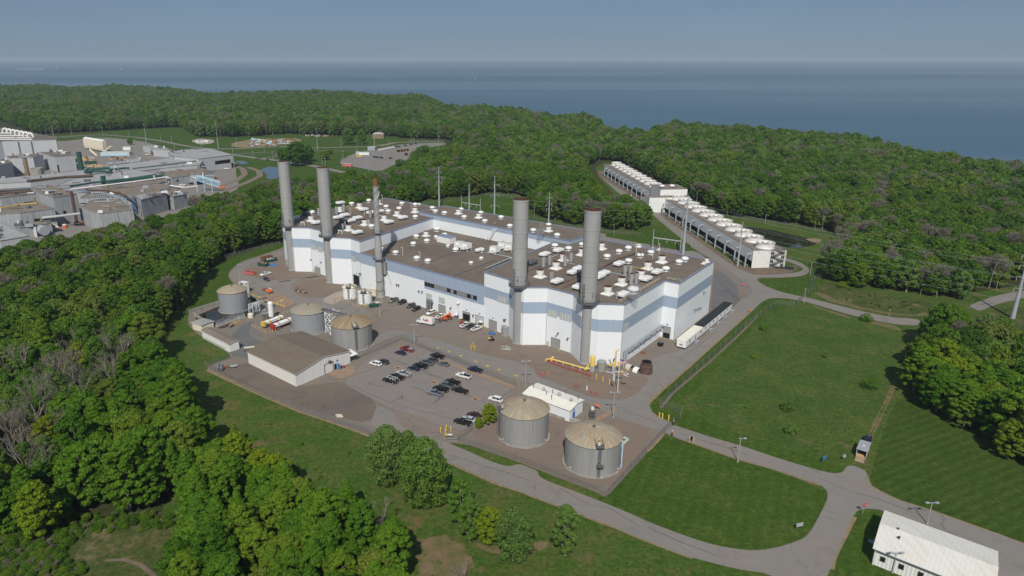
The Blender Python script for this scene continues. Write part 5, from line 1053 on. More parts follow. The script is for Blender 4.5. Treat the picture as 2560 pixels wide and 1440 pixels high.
for fl in range(5):
    z = fl * 2.3; sa, sb = (c0, c1) if fl % 2 else (c1, c0)
    for o in (.9, 1.9):
        m.cyl(e.P(sa, o, z), e.P(sb, o, z + 2.3), .1, 'steel_dark', n=5); m.cyl(e.P(sa, o, z + 1), e.P(sb, o, z + 3.3), .06, 'steel_dark', n=4)
    for k in range(9): m.box(e.P(sa + (sb - sa) * k / 8, 1.4, z + 2.3 * k / 8), (.5, 1.0, .07), 'steel_dark', math.atan2(e.d.y, e.d.x))
    for s_ in (c0 - .8, c1 + .8): m.box(e.P(s_, 1.4, z + 2.3), (1.3, 1.3, .08), 'steel_dark', math.atan2(e.d.y, e.d.x))
for s_ in (c0 - 1.3, c1 + 1.3, c0, c1):
    for o in (.7, 2.1): m.cyl(e.P(s_, o, 0), e.P(s_, o, 10.8), .09, 'steel_dark', n=5)
m.build("stair_tower", tn)
# pump house between the banks
t = thing("pump_house", "white pump house with brown roofs between the cooling tower banks", "building", (*gp(1640, 520), 0))
def roofed(px, z, zf, t, wall='white', roof='roof_tan', name="wall", z0=0):
    P = [gp(*zf(*p), z) for p in px]; m = MB(); m.prism(P, z0, z, wall, roof); m.build(name, t); return P
roofed([(1410, 765), (1570, 745), (1678, 768), (1560, 780), (1500, 785)], 15, ZC, t) if False else None
m = MB(); m.prism([(139.5, 512), (160, 514), (158.5, 536), (138, 535)], 0, 15.5, 'white', 'roof_tan'); m.prism([(129.5, 503), (140, 504), (160.0, 506), (160, 513.9), (139, 511.9), (129, 514)], 0, 11.2, 'white', 'roof_tan'); m.build("wall", t)
P = roofed([(1300, 845), (1345, 840), (1470, 890), (1395, 905)], 6.5, ZC, t, name="annex")
m = MB(); wl_ = Wall(P[0], P[3]); wl_.slab(m, wl_.L * .55, wl_.L * .75, 0, 3.2, 'dark', 0, .06); m.build("door", t)
for x, y, z in [(1500, 758, 15.5), (1600, 755, 15.5), (1525, 830, 11.2)]:
    X, Y = gp(*ZC(x, y), z); m = MB(); m.box((X, Y, z + .5), (1.6, 1.6, 1.0), 'white'); m.lathe((X, Y, z + 1), [(1.9, 0), (2.0, .5), (1.4, 1.2)], 'white', 10); m.build("hood_vent", t)
t = thing("storage_shed", "small white shed with rusty roof edge by the gravel road of the cooling towers", "shed", (*gp(1570, 505), 0))
m = MB(); P = [gp(*ZC(*p), 3.2) for p in [(1118, 845), (1200, 848), (1195, 832), (1115, 832)]]; m.prism(P, 0, 3.2, 'white', 'white'); m.build("wall", t); m = MB(); wl_ = Wall(P[0], P[1]); [wl_.slab(m, wl_.L * (.3 + .2 * k), wl_.L * (.3 + .2 * k) + .1, .1, 3, 'red', 0, .06) for k in range(3)]; m.build("door_stripe", t)
one((lambda q: (q.box((*gp(1962, 670), .3), (9, 5, .5), 'roof_black', -.5), q)[1])(MB()), "tarpaulin_pit", "dark covered basin beside the stair tower of the near cooling bank", "basin")
# ------------------------------------------------------------ smaller buildings
def gable(t, C0, C1, C2, C3, ze, zr, wall, roof, trimm='white', over=.35, rname="roof"):
    """eaves C0-C1 and C3-C2, gables C1-C2 and C0-C3"""
    m = MB(); mid = lambda a, b: ((a[0] + b[0]) / 2, (a[1] + b[1]) / 2)
    G1, G0 = mid(C1, C2), mid(C0, C3)
    vs = [(*C0, 0), (*C1, 0), (*C2, 0), (*C3, 0), (*C0, ze), (*C1, ze), (*C2, ze), (*C3, ze), (*G1, zr), (*G0, zr)]
    m.add(vs, [(0, 1, 5, 4), (1, 2, 6, 8, 5), (2, 3, 7, 6), (3, 0, 4, 9, 7)], wall); m.build("wall", t)
    d = Vector((C1[0] - C0[0], C1[1] - C0[1])).normalized() * over; e = Vector((C2[0] - C1[0], C2[1] - C1[1])).normalized() * over
    sl = (zr - ze) / (math.hypot(C2[0] - C1[0], C2[1] - C1[1]) / 2) * over
    a0 = (C0[0] - d.x - e.x, C0[1] - d.y - e.y, ze - sl); a1 = (C1[0] + d.x - e.x, C1[1] + d.y - e.y, ze - sl)
    b0 = (G0[0] - d.x, G0[1] - d.y, zr); b1 = (G1[0] + d.x, G1[1] + d.y, zr); c0 = (C3[0] - d.x + e.x, C3[1] - d.y + e.y, ze - sl); c1 = (C2[0] + d.x + e.x, C2[1] + d.y + e.y, ze - sl)
    m = MB(); up = .18; T = lambda p, k=up: (p[0], p[1], p[2] + k)
    vs = [T(p, .03) for p in (a0, a1, b0, b1, c0, c1)] + [T(p) for p in (a0, a1, b0, b1, c0, c1)]
    m.add(vs, [(6, 7, 9, 8), (8, 9, 11, 10)], roof); m.add(vs, [(0, 1, 7, 6), (5, 4, 10, 11), (1, 3, 9, 7), (3, 5, 11, 9), (2, 0, 6, 8), (4, 2, 8, 10), (0, 2, 3, 1), (2, 4, 5, 3)], trimm)
    m.build(rname, t)
def quad4(C0, C1, C2): return C0, C1, C2, (C0[0] + C2[0] - C1[0], C0[1] + C2[1] - C1[1])
# brown-roofed warehouse
C0, C1, C2, C3 = quad4(gp(*ZY(648, 1158)), gp(*ZY(1125, 1392)), gp(*ZY(1665, 1150)))
t = thing("warehouse", "white metal warehouse with shallow brown roof beside the car park", "warehouse", (*C1, 0))
MAT['white_rib'] = M("white_ribbed_metal", rough=0.5, build=ribbed((0.74, 0.73, 0.70), (0.52, 0.49, 0.44), scale=1.3, amount=0.5, dirtamt=0.3))
gable(t, C0, C1, C2, C3, 4.8, 6.9, 'white_rib', 'roof_brown')
W_ = Wall(C1, C2); m = MB(); s0, s1 = W_.at(*ZY(1412, 1255))[0], W_.at(*ZY(1490, 1222))[0]; W_.slab(m, s0, s1, 0, 3.6, 'white', 0, .1)
for k in range(6): W_.slab(m, s0, s1, .55 * k + .5, .55 * k + .56, 'louvre', .1, .02)
W_.slab(m, s0 - .2, s0, 0, 3.8, 'steel_dark', 0, .14); W_.slab(m, s1, s1 + .2, 0, 3.8, 'steel_dark', 0, .14); W_.slab(m, s0, s1, 3.6, 3.8, 'steel_dark', 0, .14); m.build("overhead_door", t)
m = MB(); s = W_.at(*ZY(1505, 1215))[0]; W_.slab(m, s, s + 1.1, 0, 2.3, 'dark', 0, .05); m.box(W_.P(s + 1.5, .9, 1.15), (.08, 1.7, 2.2), 'blue', math.atan2(W_.d.y, W_.d.x)); m.build("door", t)
m = MB(); s = W_.at(*ZY(1450, 1140))[0]; m.box(W_.P(s, .4, 4.4), (1.2, .6, .5), 'steel_dark', math.atan2(W_.d.y, W_.d.x)); W_.slab(m, s + 3.4, s + 4.3, 3, 3.6, 'blue', 0, .06); m.build("wall_lamp", t)
m = MB(); q = Wall(C2, C3); P = q.P(1.5, 1.6, 3.2); m.box(P, (4.5, 3.2, .2), 'white', math.atan2(q.d.y, q.d.x), .15); 
for a in (0, 3): m.cyl(q.P(a, 3, 0), q.P(a, 3, 3.1), .1, 'steel_dark', n=6)
m.build("lean_to_roof", t)
# long low shed at the left
t = thing("long_shed", "long low white shed with grey-brown roof by the left fence of the yard", "shed", (*gp(*ZY(460, 1045)), 0))
C0, C1, C2, C3 = quad4(gp(*ZY(187, 905)), gp(*ZY(460, 1045)), gp(*ZY(556, 1012))); gable(t, C0, C1, C2, C3, 3.5, 3.9, 'white', 'roof_tan')
W_ = Wall(C0, C1); m = MB(); W_.slab(m, 0, W_.L * .85, 0.1, 1.1, 'louvre', 0, .06); m.build("base_band", t)
t = thing("pale_shed", "small pale shed behind the long low shed in the tree shade", "shed", (*gp(*ZY(130, 835)), 0))
C0, C1, C2, C3 = quad4(gp(*ZY(90, 815)), gp(*ZY(182, 842)), gp(*ZY(300, 800))); gable(t, C0, C1, C2, C3, 3.0, 3.3, 'cream', 'roof_grey')
# white pump building by the tanks
R0, R1, R2, R3 = [gp(*ZT(*p), 4.3) for p in ((705, 297), (1252, 497), (1410, 376), (873, 180))]
t = thing("pump_building", "white flat building with cream roof behind the two large front tanks", "building", (*R1, 0))
gable(t, R0, R1, R2, R3, 4.1, 4.75, 'white_wall', 'cream_roof')
W_ = Wall(R1, R2); m = MB(); s = W_.at(*ZT(1283, 600))[0]; W_.slab(m, s, s + 1.5, 0, 2.6, 'blue', 0, .07); m.build("door", t)
m = MB(); W_.slab(m, s + .2, s + 1.2, 3.0, 3.5, 'blue', 0, .06); m.build("sign", t)
for x, y, k in [(945, 280, 0), (1127, 340, 0), (1268, 405, 1), (825, 245, 2), (1037, 372, 2), (1205, 305, 2), (1352, 370, 2), (975, 325, 2), (1050, 310, 3)]:
    X, Y = gp(*ZT(x, y), 4.6); m = MB()
    if k < 2: m.cyl((X, Y, 4.3), (X, Y, 5.3), .3, 'galv'); m.lathe((X, Y, 5.3), [(.5, 0), (.62, .3), (.35, .7)], 'galv', 12)
    else: m.cyl((X, Y, 4.3), (X, Y, 6.0), .09, 'rust_dark' if k == 3 else 'steel_dark'); m.cyl((X, Y, 5.9), (X, Y, 6.1), .22, 'rust' if k == 3 else 'steel_dark', n=8)
    m.build("roof_vent", t)
one((lambda q: ([q.box((*((lambda a, b: ((a[0] + b[0]) / 2, (a[1] + b[1]) / 2))(gp(*ZT(1010, 550)), gp(*ZT(1300, 640)))), .5), (13, 1.6, 1.0), 'concrete_wall', math.atan2(gp(*ZT(1300, 640))[1] - gp(*ZT(1010, 550))[1], gp(*ZT(1300, 640))[0] - gp(*ZT(1010, 550))[0]))], q)[1])(MB()), "retaining_wall", "low concrete wall along the front of the white pump building", "wall")
# white building bottom right
N0 = gp(2178.3, 1409.4); FL = gp(*ZB(1060, 862), 4.2); FR = gp(*ZB(2052, 1222), 4.2); N1 = (N0[0] + FR[0] - FL[0], N0[1] + FR[1] - FL[1])
t = thing("white_roofed_building", "long white building with streaked white metal roof at the lower right corner", "building", (*N0, 0))
def streak(m, N, L, b, geo):
    ax = math.atan2(FR[1] - FL[1], FR[0] - FL[0]); v = mapr(N, L, geo, -ax, (1, 1, 1)); sx = N.new("ShaderNodeSeparateXYZ"); L.new(v, sx.inputs[0])
    pp = N.new("ShaderNodeMath"); pp.operation = 'PINGPONG'; pp.inputs[1].default_value = .42; L.new(sx.outputs[0], pp.inputs[0])
    n = nz(N, L, geo, 1, 5, .7, mapr(N, L, geo, -ax, (1.1, .12, 1)))
    c = mix(N, L, ramp(N, L, n, [(.45, bw(0)), (.70, bw(.55))]), (.68, .66, .61), (.56, .48, .37))
    c = mix(N, L, ramp(N, L, pp.outputs[0], [(0, bw(.28)), (.12, bw(0))]), c, (.45, .42, .38)); L.new(c, b.inputs["Base Color"])
MAT['roof_streak'] = M("rust_streaked_white_roof", rough=.55, build=streak)
gable(t, N0, N1, FR, FL, 4.2, 5.6, 'white_rib', 'roof_streak')
W_ = Wall(N0, N1)
for x0, y0, x1, y1 in [(1005, 1295, 1047, 1345), (1170, 1360, 1215, 1410), (1345, 1425, 1390, 1475)]:
    s0, s1 = W_.at(*ZB(x0, y0))[0], W_.at(*ZB(x1, y1))[0]; m = MB(); W_.slab(m, s0, s1, 1.6, 2.9, 'steel_dark', 0, .08); f = m.build("window", t); m = MB(); W_.slab(m, s0 + .12, s1 - .12, 1.72, 2.78, 'glass', .081, .02); m.build("pane", f)
m = MB(); W_.slab(m, -.1, W_.L, 3.95, 4.12, 'steel_dark', .38, .14); m.cyl(W_.P(.3, .35, 0), W_.P(.3, .35, 4), .08, 'white', n=6); m.build("gutter", t)
for x, y in ((1165, 1035), (1176, 1112)):
    X, Y = gp(*ZB(x, y), 5.2); m = MB(); m.cyl((X, Y, 4.6), (X, Y, 5.9), .12, 'rust_dark'); m.cyl((X, Y, 5.7), (X, Y, 6.0), .28, 'rust_dark', n=8); m.build("roof_vent", t)
one((lambda q: ([q.box((*gp(*ZB(945, 1140)), .45), (1.6, .12, .9), 'galv', .5), q.box((*gp(*ZB(930, 1150)), .45), (1.6, .12, .9), 'galv', 2.0)], q)[1])(MB()), "bike_rack", "small metal rack in the shade of the streaked-roof building", "rack")

# ------------------------------------------------------------ vehicles
PAINT = {}
def paint(n, c):
    if n not in PAINT: MAT['p_' + n] = M(n + "_car_paint", c, .25, spec=.6); PAINT[n] = 1
    return 'p_' + n
for n_, c_ in dict(white=(.75, .75, .74), black=(.012, .012, .014), navy=(.012, .02, .055), red=(.20, .012, .02), silver=(.42, .44, .46), grey=(.12, .13, .14), dgrey=(.045, .05, .055), maroon=(.055, .012, .02), bluegrey=(.16, .19, .23), orange=(.65, .13, .03)).items(): paint(n_, c_)
def loft(mb, secs, mat):
    """secs: (x, [(y,z)...]) closed rings"""
    n = len(secs[0][1]); vs = [(x, y, z) for x, r in secs for y, z in r]
    fs = [(i * n + j, i * n + (j + 1) % n, (i + 1) * n + (j + 1) % n, (i + 1) * n + j) for i in range(len(secs) - 1) for j in range(n)]
    fs += [tuple(range(n))[::-1], tuple((len(secs) - 1) * n + j for j in range(n))]; mb.add(vs, fs, mat)
def ring(w, z0, z1, ch=.14): return [(-w + .05, z0), (w - .05, z0), (w, z0 + .2), (w, z1 - ch), (w - ch, z1), (-w + ch, z1), (-w, z1 - ch), (-w, z0 + .2)]
def wheel(t, x, y, r=.36, w=.26):
    m = MB(); s = 1 if y > 0 else -1; px = parent_loc(t)
    m.cyl((px.x + x, px.y + y - w / 2, px.z + r), (px.x + x, px.y + y + w / 2, px.z + r), r, 'black', n=14); m.cyl((px.x + x, px.y + y + s * w / 2, px.z + r), (px.x + x, px.y + y + s * (w / 2 + .015), px.z + r), r * .6, 'galv', n=10); m.build("wheel", t)
def vehicle(kind, col, p, head, label, cat, bed=None, group=None):
    """p: world xy; head: heading angle of the nose. Built at the origin of its own empty."""
    t = thing({"pickup": "pickup_truck", "sedan": "parked_car", "suv": "parked_suv", "wagon": "parked_suv"}[kind], label, cat, (0, 0, 0), 0, group)
    mt = 'p_' + col; L_, Wd, z0 = {"pickup": (5.8, .98, .42), "sedan": (4.7, .90, .26), "suv": (4.7, .93, .34), "wagon": (4.8, .92, .30)}[kind]; h = L_ / 2
    m = MB()
    if kind == "pickup":
        loft(m, [(h, ring(Wd * .86, .5, .95)), (h - .15, ring(Wd * .96, z0, 1.05)), (h - .9, ring(Wd, z0, 1.16)), (h - 1.6, ring(Wd, z0, 1.2)), (-.45, ring(Wd, z0, 1.22))], mt)
        m.box((-.45 - (h - .45) / 2, 0, .62), (h - .45, Wd * 1.9, .32), mt)
        for s in (-1, 1): m.box((-.45 - (h - .45) / 2, s * (Wd - .07), 1.0), (h - .45, .14, .50), mt)
        m.box((-h + .06, 0, 1.0), (.12, Wd * 1.9, .5), mt)
    else:
        zt = .88 if kind == "sedan" else 1.05
        loft(m, [(h, ring(Wd * .82, z0 + .1, zt - .22)), (h - .2, ring(Wd * .95, z0, zt - .12)), (h - 1.0, ring(Wd, z0, zt)), (0, ring(Wd, z0, zt + .03)), (-h + .6, ring(Wd, z0, zt + .04)), (-h + .12, ring(Wd * .95, z0, zt)), (-h, ring(Wd * .85, z0 + .1, zt - .1))], mt)
    m.build("body", t, True)
    cab = {"pickup": (1.35, .75, -.35, -.62, 1.2, 1.86), "sedan": (1.15, .25, -1.15, -1.75, .88, 1.42), "suv": (1.15, .55, -1.95, -2.2, 1.06, 1.72), "wagon": (1.25, .45, -1.6, -2.1, 1.05, 1.62)}[kind]
    xf, xt, xr, xb, zb, zt = cab; wb, wt = Wd - .06, Wd - .26
    m = MB(); vs = [(xf, -wb, zb), (xf, wb, zb), (xb, wb, zb), (xb, -wb, zb), (xt, -wt, zt), (xt, wt, zt), (xr, wt, zt), (xr, -wt, zt)]
    m.add(vs, [(0, 1, 5, 4), (1, 2, 6, 5), (2, 3, 7, 6), (3, 0, 4, 7)], 'glass'); m.build("windows", t)
    m = MB(); m.add([(xt + .03, -wt - .02, zt), (xt + .03, wt + .02, zt), (xr - .03, wt + .02, zt), (xr - .03, -wt - .02, zt), (xt - .08, -wt + .08, zt + .06), (xt - .08, wt - .08, zt + .06), (xr + .08, wt - .08, zt + .06), (xr + .08, -wt + .08, zt + .06)], [(0, 1, 5, 4), (1, 2, 6, 5), (2, 3, 7, 6), (3, 0, 4, 7), (4, 5, 6, 7)], mt)
    for s in (-1, 1):
        for xa, xc in ((xf, xt), ((xf + xb) / 2 + .1, (xt + xr) / 2), (xb, xr)): m.cyl((xa, s * (wb + .0), zb), (xc, s * (wt + .02), zt + .01), .055, mt, n=5, cap=False)
    m.build("cab_roof", t)
    if kind == "pickup":
        m = MB(); cover = bed or 'black'; m.box((-.5 - (h - .55) / 2 - .05, 0, .80 if bed is None else 1.24), (h - .75, Wd * 1.66, .04 if bed is None else .06), cover); m.build("bed_floor" if bed is None else "bed_cover", t)
    for x in (h - 1.0, -h + 1.1):
        for y in (-Wd + .1, Wd - .1): wheel(t, x, y, .40 if kind == "pickup" else .34)
    for s in (-1, 1):
        m = MB(); m.box((h - .06, s * Wd * .66, .78 if kind == "sedan" else .88), (.1, .34, .16), 'white'); m.build("headlight", t)
        m = MB(); m.box((-h - .01, s * Wd * .80, .78 if kind == "sedan" else .95), (.08, .18, .32 if kind != "sedan" else .16), 'red'); m.build("tail_light", t)
    m = MB(); m.box((h + .02, 0, .55), (.14, Wd * 1.75, .2), 'grey' if kind == "pickup" else mt); m.box((-h - .04, 0, .55), (.14, Wd * 1.75, .2), 'grey' if kind == "pickup" else mt); m.build("bumper", t)
    t.location = (p[0], p[1], .21); t.rotation_euler = (0, 0, head); return t
def heading(zf, a, b):
    A, B = gp(*zf(*a)), gp(*zf(*b)); return math.atan2(B[1] - A[1], B[0] - A[0])
LG = "vehicles standing in the front car park"
LOT = [("pickup", "red", 840, 108, "dark red pickup truck at the back corner of the front car park", 'grey'), ("sedan", "navy", 737, 160, "navy blue car parked beside the dark red pickup", None), ("suv", "white", 362, 330, "small boxy white suv next to the warehouse concrete pad", None), ("wagon", "dgrey", 475, 300, "dark grey suv parked beside the small white suv", None),
    ("pickup", "black", 1300, 215, "black pickup with clutter in its bed, last of the middle row", None), ("sedan", "dgrey", 1225, 268, "dark grey sedan between a grey and a black pickup in the middle row", None), ("pickup", "grey", 1138, 312, "mid grey pickup in the middle row of the car park", 'dgrey_x'), ("pickup", "black", 1045, 365, "black pickup between a navy car and a grey pickup", None), ("sedan", "navy", 940, 398, "small navy car, nearest the warehouse in the middle row", None),
    ("pickup", "silver", 782, 485, "silver pickup, last of the three parked below the drain", None), ("pickup", "black", 687, 535, "black pickup between the silver one and the one with the rack", 'black'), ("pickup", "black", 584, 590, "black pickup with a pale ladder rack over its bed", None),
    ("sedan", "grey", 1392, 330, "grey hatchback parked alone behind the middle row", None), ("pickup", "navy", 1877, 425, "deep blue pickup with black bed cover by the lot fence", 'black'), ("pickup", "white", 1700, 520, "white pickup with black bed cover in the car park", 'black'),
    ("pickup", "black", 1532, 615, "black pickup at the rear end of the lower row of four", None), ("pickup", "grey", 1442, 662, "grey pickup with dark bed cover in the lower row of four", 'black'), ("pickup", "black", 1352, 720, "black pickup between two grey pickups in the lower row", None), ("pickup", "bluegrey", 1268, 782, "light blue-grey pickup at the front end of the lower row", None), ("pickup", "black", 1648, 745, "black pickup with closed bed standing alone beside the lower row", 'black'),
    ("suv", "white", 2185, 875, "white suv half hidden by the left front tank", None), ("sedan", "maroon", 1858, 1110, "dark maroon sedan beside the small green tree", None), ("sedan", "silver", 1782, 1178, "silver coupe between the maroon sedan and a black pickup", None), ("pickup", "black", 1687, 1228, "black pickup with a tan load in its bed, nearest the yellow posts", None)]
for kd, cl, x, y, lab, bed in LOT:
    if bed == 'dgrey_x': bed = None
    hd = heading(ZK, (x + 100, y + 27), (x - 100, y - 27)); v = vehicle(kd, cl, gp(*ZK(x, y)), hd, lab, {"pickup": "pickup truck", "sedan": "car", "suv": "suv", "wagon": "suv"}[kd], bed, LG)
    if 'rack' in lab and kd == 'pickup' and 'pale' in lab:
        keep = v.location.copy(); rot = v.rotation_euler.copy(); v.location = (0, 0, 0); v.rotation_euler = (0, 0, 0); m = MB()
        for xx in (.9, -.6, -1.7, -2.7):
            m.cyl((xx, -.85, 2.05), (xx, .85, 2.05), .05, 'white', n=5)
            if xx < 0:
                for s in (-.85, .85): m.cyl((xx, s, 1.2), (xx, s, 2.05), .05, 'white', n=5)
        for s in (-.85, .85): m.cyl((1.2, s, 2.05), (-2.8, s, 2.05), .05, 'white', n=5)
        m.build("ladder_rack", v); v.location = keep; v.rotation_euler = rot
YG = "vehicles along the front wall of the plant"
dR, dL = (1, -.42), (-1, .42)
def vh(kind, col, zf, x, y, d, label, cat, bed=None, group=YG): return vehicle(kind, col, gp(*zf(x, y)), heading(zf, (x, y), (x + 60 * d[0], y + 60 * d[1])), label, cat, bed, group)
vh("pickup", "grey", ZD, 510, 455, dL, "grey pickup with a rack by the foot of the slim stack", "pickup truck")
vh("pickup", "black", ZD, 655, 480, dR, "black flatbed pickup beside the grey pickup", "pickup truck", 'dark')
vh("suv", "dgrey", ZD, 778, 540, dL, "dark grey suv in front of the plant wall, left of the black one", "suv")
vh("suv", "black", ZD, 856, 588, dL, "black suv in front of the plant wall", "suv")
vh("suv", "white", ZD, 1080, 645, dL, "white suv parked right behind the delivery truck", "suv")
vh("pickup", "white", ZD, 1230, 705, dR, "white pickup beside the orange telehandler", "pickup truck")
vh("pickup", "white", ZD, 1607, 838, dR, "white pickup next to the red forklift", "pickup truck")
vh("pickup", "dgrey", ZD, 1692, 855, dR, "dark pickup between two white pickups", "pickup truck")
vh("pickup", "white", ZD, 1775, 892, dR, "white pickup nearest the grey roller door, right of the dark one", "pickup truck")
vh("pickup", "white", ZG, 680, 322, (-1, .28), "white pickup with black bed on the left of the yard", "pickup truck", None, "vehicles in the left part of the yard")
vh("sedan", "navy", ZG, 697, 402, (1, .45), "dark blue car beside the white pickup on the left of the yard", "car", None, "vehicles in the left part of the yard")
vh("pickup", "navy", ZB, 890, 245, (.30, -1), "dark pickup parked in front of the grey-roofed trailer on the grass track", "pickup truck", 'black', None)
vh("sedan", "navy", ZF, 118, 484, (1, .25), "dark car driving on the far road toward the plant", "car", None, None)
# delivery box truck
def boxtruck(p, hd):
    t = thing("delivery_truck", "white FedEx box delivery truck standing in the yard", "delivery truck", (0, 0, 0))
    m = MB(); m.box((-1.15, 0, 2.0), (5.6, 2.3, 2.5), 'white'); m.box((-1.15, 0, 3.28), (5.5, 2.2, .06), 'cream'); m.build("cargo_box", t)
    m = MB(); loft(m, [(4.0, ring(.85, .5, 1.2)), (3.5, ring(1.0, .45, 1.55)), (2.9, ring(1.02, .45, 1.7)), (2.3, ring(1.02, .45, 2.45)), (1.65, ring(1.02, .45, 2.5))], 'white'); m.build("cab", t, True)
    m = MB(); m.add([(2.95, -.85, 1.7), (2.95, .85, 1.7), (2.42, .75, 2.38), (2.42, -.75, 2.38)], [(0, 1, 2, 3)], 'glass'); [m.box((2.2, s * 1.03, 1.95), (.8, .03, .5), 'glass') for s in (-1, 1)]; m.build("windows", t)
    m = MB(); m.box((-.6, 0, .55), (6.4, .9, .25), 'steel_dark'); m.box((-4.15, 0, .6), (.5, 2.0, .15), 'steel_dark'); m.build("chassis", t)
    for x in (2.9, -2.4):
        for y in (-.95, .95): wheel(t, x, y, .42, .3)
    for s in (-1, 1):
        m = MB(); m.box((3.98, s * .6, .95), (.08, .3, .2), 'louvre'); m.build("headlight", t)
    MAT['purple'] = M("purple_lettering", (.045, .01, .11), .5); MAT['ltr_red'] = M("red_lettering", (.78, .05, .02), .5)
    for side in (1, -1):
        for txt, mat, dx in (("Fed", 'purple', 0), ("Ex", 'ltr_red', 1.62)):
            cu = bpy.data.curves.new("lettering", 'FONT'); cu.body = txt; cu.size = 1.5; cu.extrude = .01; cu.offset = .035
            to = bpy.data.objects.new("tmp", cu); C.objects.link(to); dg = bpy.context.evaluated_depsgraph_get(); me = bpy.data.meshes.new_from_object(to.evaluated_get(dg)); bpy.data.objects.remove(to)
            me.materials.clear(); me.materials.append(MAT[mat]); o = bpy.data.objects.new("lettering", me); C.objects.link(o); o.parent = t
            o.rotation_euler = (math.pi / 2, 0, math.pi if side == 1 else 0)
            o.location = ((.55 - dx, 1.17, 1.75) if side == 1 else (-2.6 + dx, -1.17, 1.75))
    t.location = (p[0], p[1], .15); t.rotation_euler = (0, 0, hd)
boxtruck(gp(*ZD(995, 795)), heading(ZD, (1100, 812), (880, 770)))
def placed(name, label, cat, p, hd, fn, z=.2, group=None):
    t = thing(name, label, cat, (0, 0, 0), 0, group); fn(t); t.location = (p[0], p[1], z); t.rotation_euler = (0, 0, hd); return t
def telehandler(t):
    m = MB(); m.box((0, 0, 1.0), (4.6, 1.5, .7), 'orange'); m.box((-1.7, -.5, 1.6), (1.2, .9, .7), 'orange'); m.build("body", t)
    m = MB(); m.box((.1, .55, 1.9), (1.3, .8, 1.1), 'glass'); m.box((.1, .55, 2.5), (1.4, .9, .1), 'orange'); m.build("cab", t)
    m = MB(); m.box((1.0, -.25, 2.1), (6.2, .45, .5), 'orange', 0, -.12); m.box((4.3, -.25, 1.5), (.35, .4, 1.6), 'steel_dark'); m.build("boom", t)
    m = MB(); m.box((4.7, -.25, .8), (.15, 1.5, .8), 'steel_dark'); [m.box((5.3, -.25 + s * .45, .45), (1.3, .15, .07), 'steel_dark') for s in (-1, 1)]; m.build("forks", t)
    for x in (-1.6, 1.6):
        for y in (-.95, .95): wheel(t, x, y, .65, .42)
placed("telehandler", "orange telehandler with long boom in front of the plant doors", "telehandler", gp(*ZD(1335, 735)), heading(ZD, (1420, 700), (1245, 765)), telehandler)
def forklift(t):
    m = MB(); m.box((0, 0, .8), (2.0, 1.2, .8), 'red'); m.box((-.8, 0, 1.2), (.6, 1.2, .5), 'red'); m.build("body", t)
    m = MB()
    for x in (.6, -.8):
        for y in (-.5, .5): m.cyl((x, y, 1.2), (x, y, 2.3), .05, 'black', n=5)
    m.box((-.1, 0, 2.33), (1.6, 1.15, .08), 'black'); m.build("overhead_guard", t)
    m = MB(); [m.box((1.2, y, 1.6), (.14, .14, 2.8), 'black') for y in (-.4, .4)]; [m.box((1.9, y, .2), (1.2, .12, .06), 'black') for y in (-.3, .3)]; m.build("mast", t)
    for x in (-.7, .8):
        for y in (-.6, .6): wheel(t, x, y, .35, .25)
placed("forklift", "small red forklift with black mast beside the white pickups", "forklift", gp(*ZD(1562, 805)), heading(ZD, (1530, 800), (1600, 775)), forklift)
def cart(t):
    m = MB(); m.box((0, 0, .6), (2.4, 1.3, .4), 'black'); m.box((-.6, 0, .95), (1.1, 1.2, .35), 'yellow'); m.box((1.0, 0, .85), (.5, 1.1, .35), 'black'); m.build("body", t)
    m = MB(); [m.cyl((x, y, .9), (x * .8, y, 1.8), .04, 'black', n=5) for x in (.7, -.2) for y in (-.5, .5)]; m.box((.2, 0, 1.8), (1.0, 1.1, .06), 'black'); m.build("canopy", t)
    for x in (-.8, .8):
        for y in (-.6, .6): wheel(t, x, y, .32, .22)
placed("utility_cart", "yellow and black utility cart below the round grey tank", "utility cart", gp(*ZD(1998, 1055)), heading(ZD, (1960, 1040), (2050, 1060)), cart)
one((lambda q: (q.box((*gp(*ZD(2010, 955)), .6), (2.6, .9, .7), 'blue', -.6), q.box((*gp(*ZD(1985, 940)), .9), (.8, .8, .6), 'blue', -.6), q)[2])(MB()), "blue_compressor", "blue machine on the ground right of the roller door", "machine")
def boomlift(t):
    m = MB(); m.box((0, 0, .95), (2.8, 1.9, .7), 'orange'); m.box((-.9, 0, 1.5), (1.4, 1.6, .6), 'orange'); m.build("body", t)
    m = MB(); m.cyl((-.6, 0, 1.9), (-3.9, .4, 1.6), .22, 'steel_dark', n=6); m.cyl((-.6, .3, 2.2), (1.5, .3, 1.9), .2, 'cream', n=6); m.build("boom", t)
    m = MB(); m.box((-4.6, .4, .9), (1.2, 1.6, .12), 'red'); [m.cyl((-4.6 + x, .4 + y, .9), (-4.6 + x, .4 + y, 1.9), .06, 'red', n=5) for x in (-.55, .55) for y in (-.75, .75)]; [m.box((-4.6, .4 + y, 1.9), (1.2, .08, .08), 'red') for y in (-.75, .75)]; m.build("basket", t)
    for x in (-.9, .9):
        for y in (-1, 1): wheel(t, x, y, .45, .35)
placed("boom_lift", "orange boom lift with red basket at the edge of the tan pad", "boom lift", gp(*ZG(745, 610)), heading(ZG, (640, 560), (790, 600)), boomlift)
